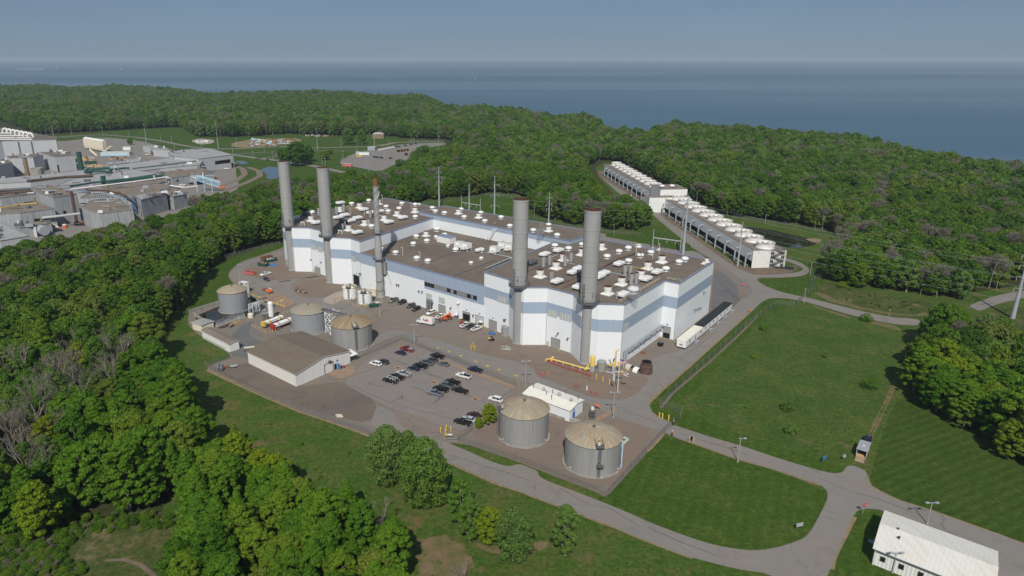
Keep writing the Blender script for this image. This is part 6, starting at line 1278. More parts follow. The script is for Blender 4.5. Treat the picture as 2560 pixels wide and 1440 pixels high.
def dumpster(col, L_, Wd, H_, fill):
    def f(t):
        m = MB()
        for s in (-1, 1): m.box((0, s * Wd / 2, H_ / 2 + .2), (L_, .12, H_), col); m.box((s * L_ / 2, 0, H_ / 2 + .2), (.12, Wd, H_), col)
        for k in range(int(L_)): [m.box((-L_ / 2 + .5 + k, s * (Wd / 2 + .08), H_ / 2 + .2), (.12, .1, H_ * .9), col) for s in (-1, 1)]
        m.build("bin", t); m = MB(); rn = random.Random(L_ * 10)
        m.box((0, 0, H_ * .55), (L_ - .2, Wd - .2, H_ * .5), 'dark')
        for _ in range(14): m.box((rn.uniform(-.4, .4) * L_, rn.uniform(-.35, .35) * Wd, H_ * .85 + rn.uniform(0, .3)), (rn.uniform(.6, 2), .3, .2), fill, rn.uniform(0, 3), rn.uniform(-.4, .4))
        m.build("scrap", t)
    return f
placed("skip_bin", "faded red open skip on the asphalt bend at the left", "skip", gp(*ZG(430, 300)), heading(ZG, (340, 285), (500, 310)), dumpster('pink', 6.2, 2.3, 1.2, 'brown'), .2)
placed("skip_bin", "dark green skip filled with timber, nearest the red skip", "skip", gp(*ZG(645, 165)), heading(ZG, (560, 150), (720, 170)), dumpster('green_dark', 5.6, 2.4, 1.6, 'palewood'), .2)
placed("skip_bin", "dark green skip full of white scrap next to the plant corner", "skip", gp(*ZG(765, 95)), heading(ZG, (670, 100), (860, 60)), dumpster('green_dark', 6.6, 2.4, 1.5, 'white'), .2)
placed("skip_bin", "rust brown skip behind the two green ones", "skip", gp(*ZG(700, 62)), heading(ZG, (610, 60), (790, 20)), dumpster('rust', 6.4, 2.4, 1.7, 'brown'), .2)
one((lambda q: (q.add([(*gp(*ZG(*p)), .24) for p in ((735, 160), (760, 130), (860, 128), (880, 150), (800, 178))], [(0, 4, 3, 2, 1)], 'blue'), q)[1])(MB()), "tarpaulin", "blue tarpaulin spread on the ground beside the green skips", "tarpaulin")
one((lambda q: (q.cyl((*gp(*ZG(892, 434)), .3), (*gp(*ZG(1085, 406)), .3), .25, 'brown'), q)[1])(MB()), "long_pipe", "long brown pipe lying on the gravel left of the plant", "pipe")
# horizontal tube trailers and the upright gas tank
def tubetrailer(col, n, endm):
    def f(t):
        m = MB()
        for i in range(n):
            for k in range(2): m.cyl((-4.7, (i - (n - 1) / 2) * .62, 1.6 + k * .62), (5.0, (i - (n - 1) / 2) * .62, 1.6 + k * .62), .3, 'white', n=10)
        m.build("gas_tube", t); m = MB(); m.box((-5.2, 0, 1.7), (1.0, 2.3, 1.9), endm); m.build("valve_cabinet", t)
        m = MB(); [m.box((x, 0, 1.9), (.15, 2.5, 1.75), endm) for x in (-2.5, 2.8)]; m.box((0, 0, 1.05), (10.4, 1.0, .3), endm); m.build("frame", t)
        for x in (-3.6, -2.6, 3.4):
            for y in (-.9, .9): wheel(t, x, y, .48, .3)
    return f
hd = heading(ZY, (890, 780), (1095, 700))
placed("tube_trailer", "tube trailer of white gas cylinders with red cabinet beside the grey tank", "trailer", gp(*ZY(990, 790)), hd, tubetrailer('white', 4, 'red'))
placed("tube_trailer", "white tube trailer with yellowish cabinet behind the red one", "trailer", gp(*ZY(895, 765)), hd, tubetrailer('white', 3, 'yellow'))
X, Y = gp(*ZG(780, 1030)); t = thing("gas_tank", "tall upright white gas tank behind the tube trailers", "tank", (X, Y, 0)); m = MB(); m.lathe((X, Y, .8), [(.3, 0), (1.15, .5), (1.15, 6.6), (.7, 7.1), (.1, 7.25)], 'white', 20); m.build("vessel", t, True); m = MB(); [m.cyl((X + .9 * math.cos(a), Y + .9 * math.sin(a), .1), (X + .8 * math.cos(a), Y + .8 * math.sin(a), 1.6), .12, 'galv', n=6) for a in (.5, 2, 3.6, 5.2)]; m.build("leg", t) if False else [(lambda q: (q.cyl((X + .9 * math.cos(a), Y + .9 * math.sin(a), .1), (X + .8 * math.cos(a), Y + .8 * math.sin(a), 1.6), .12, 'galv', n=6), q.build("leg", t)))(MB()) for a in (.5, 2, 3.6, 5.2)]
one((lambda q: (q.box((*gp(*ZG(680, 1040)), 1.4), (2.4, 1.8, 2.8), 'steel_dark', .3), q.box((*gp(*ZG(680, 1040)), 2.9), (2.6, 2, .2), 'grey', .3), q)[2])(MB()), "vaporiser_cabinet", "dark grey cabinet left of the upright white tank", "cabinet")
X, Y = gp(*ZG(440, 1010)); one((lambda q: (q.lathe((X, Y, .15), [(1.25, 0), (1.25, 1.6), (.9, 1.9), (.3, 2.0)], 'cream', 18), q)[1])(MB()), "round_cream_tank", "short round cream tank below the white frame stands", "tank")
for k, (x, y) in enumerate(((455, 935), (520, 915), (560, 905))):
    X, Y = gp(*ZG(x, y)); t = thing("frame_stand", ["white steel stand, leftmost beside the pond tank", "white steel stand in the middle beside the pond tank", "white steel stand nearest the upright gas tank"][k], "stand", (X, Y, 0)); m = MB()
    for dx in (-.9, .9):
        for dy in (-.9, .9): m.cyl((X + dx, Y + dy, .1), (X + dx, Y + dy, 4.3), .12, 'white', n=5)
    for z in (2.6, 3.6, 4.3):
        for d in (-.9, .9): m.box((X, Y + d, z), (1.9, .12, .12), 'white'); m.box((X + d, Y, z), (.12, 1.9, .12), 'white')
    m.build("frame", t); m = MB(); m.box((X, Y, 3.0), (1.8, 1.8, .1), 'galv'); m.build("deck", t)
cr = random.Random(3); CL = ["leftmost grey crate stack by the pond wall", "grey crate stack second from the left by the pond wall", "grey crate stack in the middle of the pond wall row", "pale crate stack right of the middle by the pond wall", "pale metal boxes at the right end of the pond wall row"]
for k, (x, y) in enumerate(((345, 775), (395, 755), (445, 738), (510, 715), (570, 700))):
    X, Y = gp(*ZY(x, y)); m = MB()
    for i in range(2): m.box((X, Y, .6 + i * .95), (3.2 - i * .3, 2.0, .85), 'galv' if i else 'louvre', hd); m.box((X, Y, 1.08 + i * .95), (3.3 - i * .3, 2.1, .08), 'steel_dark', hd)
    one(m, "crate_stack", CL[k], "crates", "grey crates along the pond wall")
for k, (x, y) in enumerate(((490, 772), (530, 742))):
    X, Y = gp(*ZY(x, y)); m = MB(); m.box((X, Y, .35), (2.8, 1.9, .4), 'palewood', hd); m.box((X, Y, .6), (2.4, 1.5, .12), 'dome_rust', hd); one(m, "wooden_tray", ["open timber tray nearest the yard track", "open timber tray behind the other one"][k], "tray")
m = MB(); [m.box((*gp(*ZY(x, y)), .5), (2.6, .7, .5), 'brown', hd + .1 * i) for i, (x, y) in enumerate(((380, 800), (410, 795), (440, 780), (480, 790)))]; one(m, "scrap_pile", "dark rusty scrap lying in front of the grey crates", "scrap")
for k, (x, y, a) in enumerate(((850, 612, 0), (875, 605, .1))):
    m = MB(); X, Y = gp(*ZY(x, y)); [m.box((X, Y + i * .7, .35), (7.5, .5, .35), 'galv', hd + a) for i in range(3)]; one(m, "beam_bundle", ["bundle of pale steel beams, nearer the upright tank", "bundle of pale steel beams farther from the upright tank"][k], "steel beams")
# pond walls
def wallrun(name, label, pts, zf, h, th, mat, cat="wall"):
    P = [gp(*zf(*p)) for p in pts]; m = MB()
    for a, b in zip(P, P[1:]):
        d = Vector((b[0] - a[0], b[1] - a[1])); m.box(((a[0] + b[0]) / 2, (a[1] + b[1]) / 2, h / 2), (d.length + th, th, h), mat, math.atan2(d.y, d.x))
    return one(m, name, label, cat)
wallrun("concrete_wall", "long pale concrete wall between the striped lawn and the pond basin", [(60, 665), (370, 568), (390, 560)], ZY, 2.2, .5, 'concrete_wall')
wallrun("concrete_wall", "low concrete wall at the dark end of the pond beside the pale shed", [(100, 680), (290, 800)], ZY, 1.6, .4, 'concrete_wall')
wallrun("concrete_wall", "low concrete kerb wall between pond and grey crates", [(300, 760), (600, 640)], ZY, .8, .4, 'concrete_wall')
wallrun("concrete_wall", "stained concrete wall right of the pond tank", [(640, 480), (720, 530), (830, 590)], ZY, 1.4, .5, 'concrete_wall')
t = thing("yellow_guard_rail", "long yellow guard rail along the tan pad by the pond", "guard rail", (*gp(*ZY(840, 545)), 0))
P = [gp(*ZY(*p)) for p in [(685, 490), (760, 515), (850, 555), (930, 580), (1005, 608)]]
for a in P: m = MB(); m.box((*a, .7), (.25, .25, 1.4), 'yellow'); m.build("post", t)
m = MB()
for z in (.75, 1.3): m.tube([(*a, z) for a in P], .1, 'yellow', 6)
m.build("rail", t)
one((lambda q: ([q.add([(*gp(*ZG(*p)), .25) for p in pp], [(3, 2, 1, 0)], 'yellow') for pp in [((905, 740), (960, 718), (985, 728), (925, 752)), ((862, 760), (890, 757), (890, 772), (865, 775))]], q)[1])(MB()), "pad_marking", "yellow painted marks on the tan concrete pad", "painted marks")
t = thing("yellow_guard_rail", "yellow guard rail around the two small white tanks", "guard rail", (*gp(*ZY(1550, 510)), 0)); P = [gp(*ZY(*p)) for p in [(1492, 570), (1512, 520), (1590, 497), (1640, 478)]]
for a in P: m = MB(); m.box((*a, .6), (.2, .2, 1.2), 'yellow'); m.build("post", t)
m = MB(); m.tube([(*a, 1.15) for a in P], .1, 'yellow', 6); m.build("rail", t)
def post(x, y, zf, mat, label, cat, name, h=1.2, r=.14, group=None, b=None):
    X, Y = gp(*zf(x, y)); m = MB(); m.cyl((X, Y, .1), (X, Y, h), r, mat, n=8); m.lathe((X, Y, h), [(r, 0), (r * .6, r * .6)], mat, 8); return one(m, name, label, cat, group)
for x, y in [(1552, 525), (1574, 532), (1598, 540), (1620, 547), (1645, 552), (1692, 580), (1716, 588), (1740, 592), (1762, 597), (1803, 600), (1828, 592), (1975, 530)]: post(x, y, ZY, 'yellow', "yellow post beside the two small white tanks", "bollard", "bollard", group="posts round the small white tanks")
for x, y in [(684, 785), (700, 795), (716, 800), (733, 808), (752, 812), (770, 820), (788, 838), (806, 845), (826, 855), (862, 860), (890, 845), (920, 835), (958, 680), (985, 668), (1012, 660), (1040, 652)]: post(x, y, ZY, 'palewood', "pale tan post in the ring round the tube trailers", "bollard", "bollard", 1.1, .2, "posts round the tube trailers")
for x, y in [(1352, 1350), (1437, 1310), (1427, 1375), (1508, 1335)]: post(x, y, ZK, 'yellow', "yellow post by the chain link gate at the car park exit", "bollard", "bollard", 1.7, .22, "posts at the car park exit")
for x, y in [(1692, 1180), (1722, 1140), (1748, 1190)]: post(x, y, ZD, 'yellow', "yellow post around the small hydrant on the gravel bed", "bollard", "bollard", 1.9, .18, "posts round the hydrant")
for x, y in [(1566, 138), (1642, 165), (1720, 195), (1772, 160)]: post(x, y, ZT, 'yellow', "yellow post standing on the gravel near the flag mast", "bollard", "bollard", 1.9, .2, "posts near the flag mast")
for x, y in [(1110, 830), (1075, 790), (1057, 870)]: post(x, y, ZR, 'yellow', "yellow post beside the grey pipe drop at the plant corner", "bollard", "bollard", 1.7, .18, "posts at the plant corner")
for x, y in [(575, 222), (602, 230), (655, 245)]: post(x, y, ZO, 'yellow', "yellow post on the grass beside the fence gate", "bollard", "bollard", 1.9, .22, "posts beside the fence gate")
for x, y in [(832, 430), (866, 438)]: post(x, y, ZO, 'palewood', "pale yellow post of the pair at the roadside reader", "bollard", "bollard", 1.8, .22, "posts at the roadside reader")
for x, y, zf, g_ in [(880, 105, ZT, 0), (905, 98, ZT, 0), (928, 115, ZT, 0), (950, 108, ZT, 0), (1310, 240, ZT, 1), (1328, 222, ZT, 1), (1342, 250, ZT, 1), (1368, 235, ZT, 1), (1500, 310, ZT, 2), (1515, 318, ZT, 2), (1548, 325, ZT, 2), (1572, 335, ZT, 2), (1092, 405, ZY, 3), (1120, 410, ZY, 3), (1142, 405, ZY, 3), (1720, 645, ZY, 4), (1742, 635, ZY, 4), (1920, 695, ZY, 5), (1932, 698, ZY, 5), (868, 318, ZY, 6), (882, 315, ZY, 6)]:
    w_ = ["the bend below the car park fence", "the left hydrant on the gravel bed", "the right hydrant on the gravel bed", "the stone heap", "the round drain before the small tanks", "the yard lamp", "the dark blue car"][g_]; post(x, y, zf, 'red', "thin red marker post near " + w_, "marker post", "marker_post", 1.5, .08, "red marker posts near " + w_)
# hydrants and small things
for x, y, zf, lab in [(1750, 1178, ZD, "grey hydrant box among the three yellow posts"), (1455, 262, ZT, "white post with a sign cap on the gravel bed"), (1838, 295, ZT, "small white and orange cone at the flag mast"), (1000, 68, ZT, "small white and orange cone on the gravel below the red rail")]:
    X, Y = gp(*zf(x, y)); m = MB(); m.cyl((X, Y, .1), (X, Y, 1.1 if 'cone' not in lab else .3), .25, 'orange' if 'cone' in lab else 'white'); m.lathe((X, Y, .3 if 'cone' in lab else 1.1), [(.3, 0), (.1, .7)], 'orange' if 'cone' in lab else 'louvre', 8); one(m, "traffic_cone" if 'cone' in lab else "hydrant", lab, "cone" if 'cone' in lab else "hydrant")
m = MB(); cr = random.Random(2)
for _ in range(16):
    x, y = ZD(2225 + cr.uniform(-55, 55), 1172 + cr.uniform(-28, 28)); m.box((*gp(x, y), .35 + cr.uniform(0, .3)), (2.6, .12, .12), 'louvre', cr.uniform(0, 3.1), cr.uniform(-.1, .1))
one(m, "scrap_rod_pile", "heap of pale metal rods on the gravel by the middle stack", "rods")
m = MB()
for _ in range(26):
    x, y = ZY(1120 + cr.uniform(0, 110), 430 + cr.uniform(0, 10)); x += 0; t_ = (x - 740) / 30; m.box((*gp(x, y + t_ * 6), .5), (cr.uniform(.5, 1.4), cr.uniform(.5, 1.2), cr.uniform(.5, 1.2)), 'brown' if cr.random() < .5 else 'concrete_wall', cr.uniform(0, 3), cr.uniform(-.4, .4))
one(m, "stone_heap", "row of dark boulders on the gravel bed left of the small tanks", "stones")
for x, y, lab in [(700, 370, "drain"), (1250, 595, "drain"), (1878, 848, "drain")]:
    X, Y = gp(*ZK(x, y)); m = MB(); m.box((X, Y, .205), (3.0, 3.0, .05), 'tan', UA); m.box((X, Y, .235), (.9, .9, .03), 'rust_dark', UA)
    one(m, "drain_cover", {700: "drain in a tan square of the car park, nearest the warehouse", 1250: "drain in a tan square in the middle of the car park", 1878: "drain in a tan square in front of the white suv"}[x], "drain")
for i, (x, y) in enumerate([(1313, 72), (1478, 130), (1655, 192), (1885, 278), (2070, 345), (2248, 405), (2502, 497)]):
    X, Y = gp(*ZK(x, y)); one((lambda q: (q.box((X, Y, .35), (1.2, .35, .3), 'yellow', UA), q)[1])(MB()), "wheel_stop", "short yellow block at the edge of the road behind the car park fence", "wheel stop", "yellow blocks along the road behind the car park")
# round grey tanks at the wall
for x, y, zf, r, h, lab in [(2222, 985, ZD, 1.75, 3.9, "round grey steel tank at the foot of the middle stack"), (1600, 365, ZY, 1.5, 3.2, "squat grey tank right of the second stack's foot"), (815, 838, ZR, 1.75, 3.4, "grey cylinder tank between the two yellow gas vessels"), (1035, 175, ZY, 1.4, 3.0, "grey steel drum tank at the foot of the leftmost stack")]:
    X, Y = gp(*zf(x, y)); Y += r; t = thing("round_tank", lab, "tank", (X, Y, 0)); m = MB(); m.lathe((X, Y, .1), [(r * 1.1, 0), (r * 1.1, .2), (r, .25), (r, h), (r * .4, h + .3)], 'tank', 22); m.build("shell", t); m = MB(); m.cyl((X + r * .8, Y, h * .8), (X + r + 1.2, Y + .2, h * .85), .18, 'white'); m.build("outlet_pipe", t)
# yellow gas regulating pipes
t = thing("gas_piping", "yellow gas pipework with upright vessels at the corner of the plant", "pipework", (*gp(*ZR(690, 840)), 0))
G = lambda x, y, z=0.0: (*gp(*ZR(x, y)), z)
for nm, pts, r, mt in [("main_pipe", [G(120, 712, .3), G(120, 712, .9), G(180, 705, 1.0), G(600, 825, 1.0), G(660, 835, 1.2)], .33, 'yellow_pipe'), ("main_pipe", [G(190, 715, .3), G(190, 710, 1.6), G(215, 705, 1.7)], .4, 'yellow_pipe'), ("cross_pipe", [G(600, 835, .8), G(720, 800, 1.6), G(790, 800, 1.6), G(880, 800, 1.8), G(950, 815, 1.8)], .3, 'yellow_pipe'), ("riser", [G(968, 850, .4), G(968, 850, 6.5), G(968, 850, 8.4), (*[a + b for a, b in zip(G(968, 850), (.9, .4))], 9.2)], .28, 'yellow_pipe'), ("riser", [G(950, 850, .3), G(950, 850, 4.2)], .55, 'yellow_pipe'), ("elbow", [G(975, 850, 4.0), (*[a + b for a, b in zip(G(975, 850), (1.0, 0))], 4.4), (*[a + b for a, b in zip(G(975, 850), (1.0, 0))], 2.6)], .28, 'yellow_pipe'), ("branch_pipe", [G(600, 838, .9), G(640, 800, 1.4), G(690, 790, 2.0)], .3, 'yellow_pipe'), ("grey_pipe", [G(860, 850, .5), G(940, 865, .5), G(960, 850, 1.0)], .3, 'galv'), ("grey_pipe", [G(880, 790, .4), G(900, 770, 3.2), G(940, 790, .4)], .15, 'galv')]: tubeq(nm, pts, r, mt, t, 8)
X, Y, _ = G(692, 838); m = MB(); m.lathe((X, Y + .6, .2), [(.95, 0), (1.0, 2.2)], 'galv', 16); m.build("vessel_base", t); m = MB(); m.lathe((X, Y + .6, 2.4), [(1.0, 0), (1.0, 3.2), (.6, 3.8), (.2, 4.0)], 'yellow_pipe', 16); m.build("vessel", t, True)
X, Y, _ = G(950, 860); m = MB(); m.lathe((X, Y, .2), [(.75, 0), (.75, 2.6)], 'galv', 14); m.build("vessel_base", t)
for x, y in ((330, 760), (450, 790), (250, 735), (540, 815)): m = MB(); q = G(x, y); m.box((q[0], q[1], .5), (.4, .4, 1.0), 'galv'); m.build("support", t)
t = thing("red_guard_rail", "long red guard rail in front of the yellow gas pipe", "guard rail", G(400, 800)); P = [G(x, y) for x, y in ((140, 722), (230, 757), (318, 790), (405, 818), (495, 848), (580, 875), (670, 905))]
for a in P: m = MB(); m.cyl((a[0], a[1], .1), (a[0], a[1], 1.5), .09, 'red', n=6); m.build("post", t)
m = MB(); [m.tube([(a[0], a[1], z) for a in P], .07, 'red', 5) for z in (.5, 1.0, 1.45)]; m.build("rail", t)
# drop pipes at the plant corner
t = thing("pipe_drop", "pair of grey pipes dropping to the ground at the plant's front corner", "pipes", G(1040, 760))
for dx in (0, .9): q = W_QR.P(1.2 + dx, 1.0 + dx * .6, 5.6); tubeq("pipe", [(q[0], q[1], .1), q], .32, 'galv', t, 8)
# rusty shells by the road
for x, y, mt, lab in [(1150, 800, 'louvre', "half-round grey shell with rusty rim, nearer the plant wall"), (1243, 836, 'white', "half-round white shell with a red inner edge beside the dark ring")]:
    X, Y, _ = G(x, y); m = MB(); n = 12; R1_, Wd = 1.6, 2.0; ang = .75
    for k in range(n):
        a0, a1 = math.pi * k / n, math.pi * (k + 1) / n
        for sgn, rr, mm in ((1, R1_, mt), (-1, R1_ - .25, 'rust')):
            vs = [(math.cos(a) * rr, s * Wd / 2, math.sin(a) * rr) for a, s in ((a0, -1), (a1, -1), (a1, 1), (a0, 1))]
            m.add([(X + v[0] * math.cos(ang) - v[1] * math.sin(ang), Y + v[0] * math.sin(ang) + v[1] * math.cos(ang), v[2] + .2) for v in vs], [(0, 1, 2, 3) if sgn < 0 else (3, 2, 1, 0)], mm)
        for s in (-1, 1):
            vs = [(math.cos(a) * rr, s * Wd / 2, math.sin(a) * rr) for a, rr in ((a0, R1_), (a1, R1_), (a1, R1_ - .25), (a0, R1_ - .25))]
            m.add([(X + v[0] * math.cos(ang) - v[1] * math.sin(ang), Y + v[0] * math.sin(ang) + v[1] * math.cos(ang), v[2] + .2) for v in vs], [(0, 1, 2, 3)], 'rust')
    one(m, "half_shell", lab, "machine shell")
X, Y, _ = G(1370, 880); Y += 2.3; t = thing("rusty_ring_stack", "big dark rusty ring casting standing on the asphalt by the road", "casting", (X, Y, 0)); m = MB(); m.lathe((X, Y, .2), [(2.3, 0), (2.35, .3), (2.25, .8), (2.2, 2.3), (2.3, 2.6), (1.85, 2.8), (1.75, 3.6), (1.85, 4.2), (1.6, 4.2), (1.55, 2)], 'brown', 28, ['brown'] * 7 + ['rust_dark', 'dark']); m.build("casting", t)
X, Y, _ = G(1320, 608); one((lambda q: (q.lathe((X, Y, .2), [(.9, 0), (1, .2), (.6, .45)], 'rust', 14), q)[1])(MB()), "manhole_ring", "small rusty round lid on the asphalt beside the plant", "lid")
X, Y, _ = G(1530, 520); t = thing("black_bin", "small black bin with a pale rim in front of the half open door", "bin", (X, Y, 0)); m = MB(); m.box((X, Y, .95), (1.7, 1.3, 1.5), 'black', .3, 0, 1.1); m.build("body", t); m = MB(); m.box((X, Y, 1.75), (1.9, 1.5, .12), 'steel_dark', .3); m.build("lid", t)
# site trailers
E0, E1, E2, E3 = [gp(*ZR(*p)) for p in ((1838, 566), (2045, 388), (2242, 226), (2408, 84))]; dv = Vector((E3[0] - E0[0], E3[1] - E0[1])).normalized(); nv = Vector((-dv.y, dv.x)); wd = 3.7; ah = math.atan2(dv.y, dv.x)
s_ = [0] + [Vector((e[0] - E0[0], e[1] - E0[1])).dot(dv) for e in (E1, E2, E3)]
for k, (lab, rf) in enumerate((("white office trailer with white roof, nearest of the three in line", 'cream_roof'), ("office trailer with black roof in the middle of the line", 'roof_black'), ("office trailer with black roof at the far end of the line", 'roof_black'))):
    a, b = s_[k], s_[k + 1] - .25; c = ((a + b) / 2); X, Y = E0[0] + dv.x * c + nv.x * wd / 2, E0[1] + dv.y * c + nv.y * wd / 2; t = thing("office_trailer", lab, "trailer", (X, Y, 0), 0, "office trailers in a row")
    m = MB(); m.box((X, Y, 2.2), (b - a, wd, 2.9), 'white', ah); m.build("body", t); m = MB(); m.box((X, Y, 3.75), (b - a + .2, wd + .2, .22), rf, ah, 0, .985); m.build("roof", t); m = MB(); m.box((X, Y, .5), (b - a - .4, wd - .5, .6), 'dark', ah); m.build("skirt", t)
    w_ = Wall((E0[0] + dv.x * a, E0[1] + dv.y * a), (E0[0] + dv.x * b, E0[1] + dv.y * b)); n = 4 if k else 3
    for i in range(n):
        m = MB(); s = (b - a) * (i + .6) / n; dd = i % 2; w_.slab(m, s, s + .9, .8 if dd else 1.9, 2.9, 'grey' if dd else 'glass', 0, .06); m.build("door" if dd else "window", t)
        if dd:
            m = MB(); m.box(w_.P(s + .4, .9, .75), (1.4, 1.5, .12), 'galv', ah); [m.box(w_.P(s - .6 - .4 * q, .9, .6 - .18 * q), (.4, 1.2, .06), 'galv', ah) for q in range(3)]; [m.cyl(w_.P(s - .4 + 1.5 * q, 1.6, .1), w_.P(s - .4 + 1.5 * q, 1.6, 1.7), .04, 'galv', n=4) for q in (0, 1)]; m.build("steps", t)
    if k == 0:
        e = Wall((E0[0] + nv.x * wd, E0[1] + nv.y * wd), E0); m = MB(); e.slab(m, 1.2, 2.4, 1.5, 2.1, 'grey', 0, .08); m.build("vent", t)
# covered trailer on the grass track
A_, B_ = gp(*ZB(820, 400)), gp(*ZB(875, 262)); d = Vector((B_[0] - A_[0], B_[1] - A_[1])); hd = math.atan2(d.y, d.x)
def horse(t):
    m = MB(); [m.box((0, s * 1.25, 1.5), (6.0, .1, 2.2), 'louvre') for s in (-1, 1)]; m.box((3.0, 0, 1.5), (.1, 2.5, 2.2), 'louvre'); m.box((0, 0, .5), (6, 2.5, .15), 'palewood'); m.build("body", t)
    m = MB(); m.box((0, 0, 2.7), (6.3, 2.9, .14), 'galv'); [m.box((-3 + .5 * i, 0, 2.79), (.07, 2.9, .05), 'grey') for i in range(13)]; m.box((-.2, 0, 2.85), (.6, .5, .12), 'white'); m.build("roof", t)
    m = MB(); m.box((-4.3, 0, .35), (2.6, 2.4, .1), 'dome_tan', 0, .14); [m.box((-4.2, s * 1.25, .8), (2.2, .06, .06), 'steel_dark') for s in (-1, 1)]; m.build("ramp", t)
    for x in (-.5, .5):
        for y in (-1.35, 1.35): wheel(t, x, y, .38, .2)
    m = MB(); m.box((3.7, 0, .6), (1.3, .15, .15), 'steel_dark'); m.build("drawbar", t)
placed("covered_trailer", "grey-roofed trailer with its ramp lowered at the end of the grass track", "trailer", gp(*ZB(848, 345)), hd, horse, .1)
# signs
def signb(name, label, x, y, zf, w_, h_, mat, zb=.9, ang=.2, posts=2, cat="sign"):
    X, Y = gp(*zf(x, y)); t = thing(name, label, cat, (X, Y, 0), 0)
    for i in range(posts):
        dx = (i - (posts - 1) / 2) * w_ * .75; m = MB(); m.cyl((X + dx * math.cos(ang), Y + dx * math.sin(ang), 0), (X + dx * math.cos(ang), Y + dx * math.sin(ang), zb + h_), .06, 'steel_dark', n=6); m.build("post", t)
    m = MB(); m.box((X, Y - .08, zb + h_ / 2), (w_, .07, h_), mat, ang); m.build("board", t)
signb("sign_board", "pale notice board on two posts on the lower lawn", 1772, 1180, ZO, 1.9, 1.0, 'galv', 1.0, .25)
signb("sign_board", "small blue sign on the grass beside the upper road", 1985, 600, ZO, 1.8, 1.2, 'blue', .8, .6)
signb("round_sign", "small pale round sign near the blue sign", 2155, 590, ZO, .9, .9, 'galv', 1.2, .2, 1)
X, Y = gp(*ZB(850, 880)); t = thing("stop_sign", "red octagonal stop sign at the corner of the grass verge", "stop sign", (X, Y, 0)); m = MB(); m.cyl((X, Y, 0), (X, Y, 2.6), .06, 'galv', n=6); m.build("post", t); m = MB(); m.cyl((X, Y - .07, 2.6), (X, Y - .12, 2.6), .55, 'red', n=8); pl = m.build("plate", t)
cu = bpy.data.curves.new("lettering", 'FONT'); cu.body = "STOP"; cu.size = .36; cu.align_x = 'CENTER'; cu.align_y = 'CENTER'; cu.extrude = .004; to = bpy.data.objects.new("tmp", cu); C.objects.link(to); me = bpy.data.meshes.new_from_object(to.evaluated_get(bpy.context.evaluated_depsgraph_get())); bpy.data.objects.remove(to); me.materials.clear(); me.materials.append(MAT['white']); o = bpy.data.objects.new("lettering", me); C.objects.link(o); o.parent = pl; o.rotation_euler = (math.pi / 2, 0, 0); o.location = (0, -.135, 2.6)
signb("no_entry_marker", "small orange-red sign on the verge beside the meadow fence", 1095, 1128, ZE, .9, .9, 'orange', .8, .2, 1)
signb("barrier_board", "red and white board lying by the dirt corner behind the plant", 1035, 860, ZE, 2.2, .8, 'pink', .4, .1, 2)
signb("card_reader", "black card reader box between two pale posts at the roadside", 848, 428, ZO, .9, .9, 'black', .9, .2, 1, "card reader")
# cable reel, pallet, small vehicle at the left fence
X, Y = gp(*ZY(372, 1235)); t = thing("cable_reel", "grey-blue cable reel at the left corner of the fence", "cable reel", (X, Y, 0)); m = MB()
for s in (-.6, .6): m.cyl((X + s - .06, Y, 1.5), (X + s + .06, Y, 1.5), 1.4, 'galv', n=20)
m.cyl((X - .6, Y, 1.5), (X + .6, Y, 1.5), .6, 'steel_dark'); m.build("drum", t); m = MB(); [m.box((X + s, Y, .7), (.12, 1.6, .12), 'steel_dark') for s in (-.8, .8)]; m.build("stand", t)
X, Y = gp(*ZY(500, 1195)); one((lambda q: (q.box((X, Y, .7), (2.6, 1.3, .3), 'galv', .3), q.box((X - 2.6, Y - .6, .5), (2.4, 1.2, .4), 'rust', .3), [q.cyl((X + .8 * i, Y - .8, .35), (X + .8 * i, Y - .6, .35), .35, 'black') for i in (-1, 1)], q)[3])(MB()), "flat_cart", "small flat cart with rusty load beside the cable reel", "cart")
X, Y = gp(*ZQ(2262, 380)); m = MB()
for i in range(4): m.box((X + .5 * i - .7, Y, .35 + .12 * (i % 2)), (.35, 2.2, .2), 'cream', .5)
m.box((X, Y, .2), (2.2, .2, .15), 'palewood', .5); one(m, "timber_pallet", "pale timber pallet on the bare soil inside the fence", "pallet")
X, Y = gp(*ZY(640, 1035)); one((lambda q: (q.box((X, Y, .6), (2.4, 1.4, .8), 'steel_dark', .4), q.box((X + .2, Y + 1.4, 1.2), (4.0, .5, .5), 'cream', .3), q.box((X + 3.6, Y + 1.6, .4), (2.5, 1.2, .4), 'palewood', .3), [q.cyl((X + .9 * i, Y - .8, .4), (X + .9 * i, Y - .6, .4), .4, 'black') for i in (-1, 1)], q)[4])(MB()), "mini_loader", "small loader with pale boom next to the warehouse corner", "loader")
X, Y = gp(*ZY(1585, 1200)); one((lambda q: (q.box((X, Y, .7), (1.6, .5, .5), 'red', .2), [q.cyl((X + .8 * i, Y - .1, .35), (X + .8 * i, Y + .1, .35), .35, 'black') for i in (-1, 1)], q)[2])(MB()), "motorcycle", "dark red motorcycle beside the open warehouse door", "motorcycle")
X, Y = gp(*ZY(1905, 590)); t = thing("generator", "dark green generator with a pale lid by the small white tank", "generator", (X, Y, 0)); m = MB(); m.box((X, Y, 1.0), (4.6, 1.8, 1.5), 'green_dark', .5); m.build("housing", t); m = MB(); m.box((X + 1.4, Y + .7, 2.0), (2.2, 1.8, .15), 'cream', .5); m.build("lid", t)
X, Y = gp(*ZY(1790, 400)); one((lambda q: (q.box((X, Y, .8), (3.6, 1.8, 1.2), 'blue', -.4), q.box((X - .8, Y + 1.2, 1.6), (3.2, 1.6, .3), 'cream', -.4), q.box((X + 1.2, Y, 1.5), (1, 1.2, .4), 'blue', -.4), q)[3])(MB()), "blue_tool_skid", "blue machine skid behind the small white tanks", "machine")
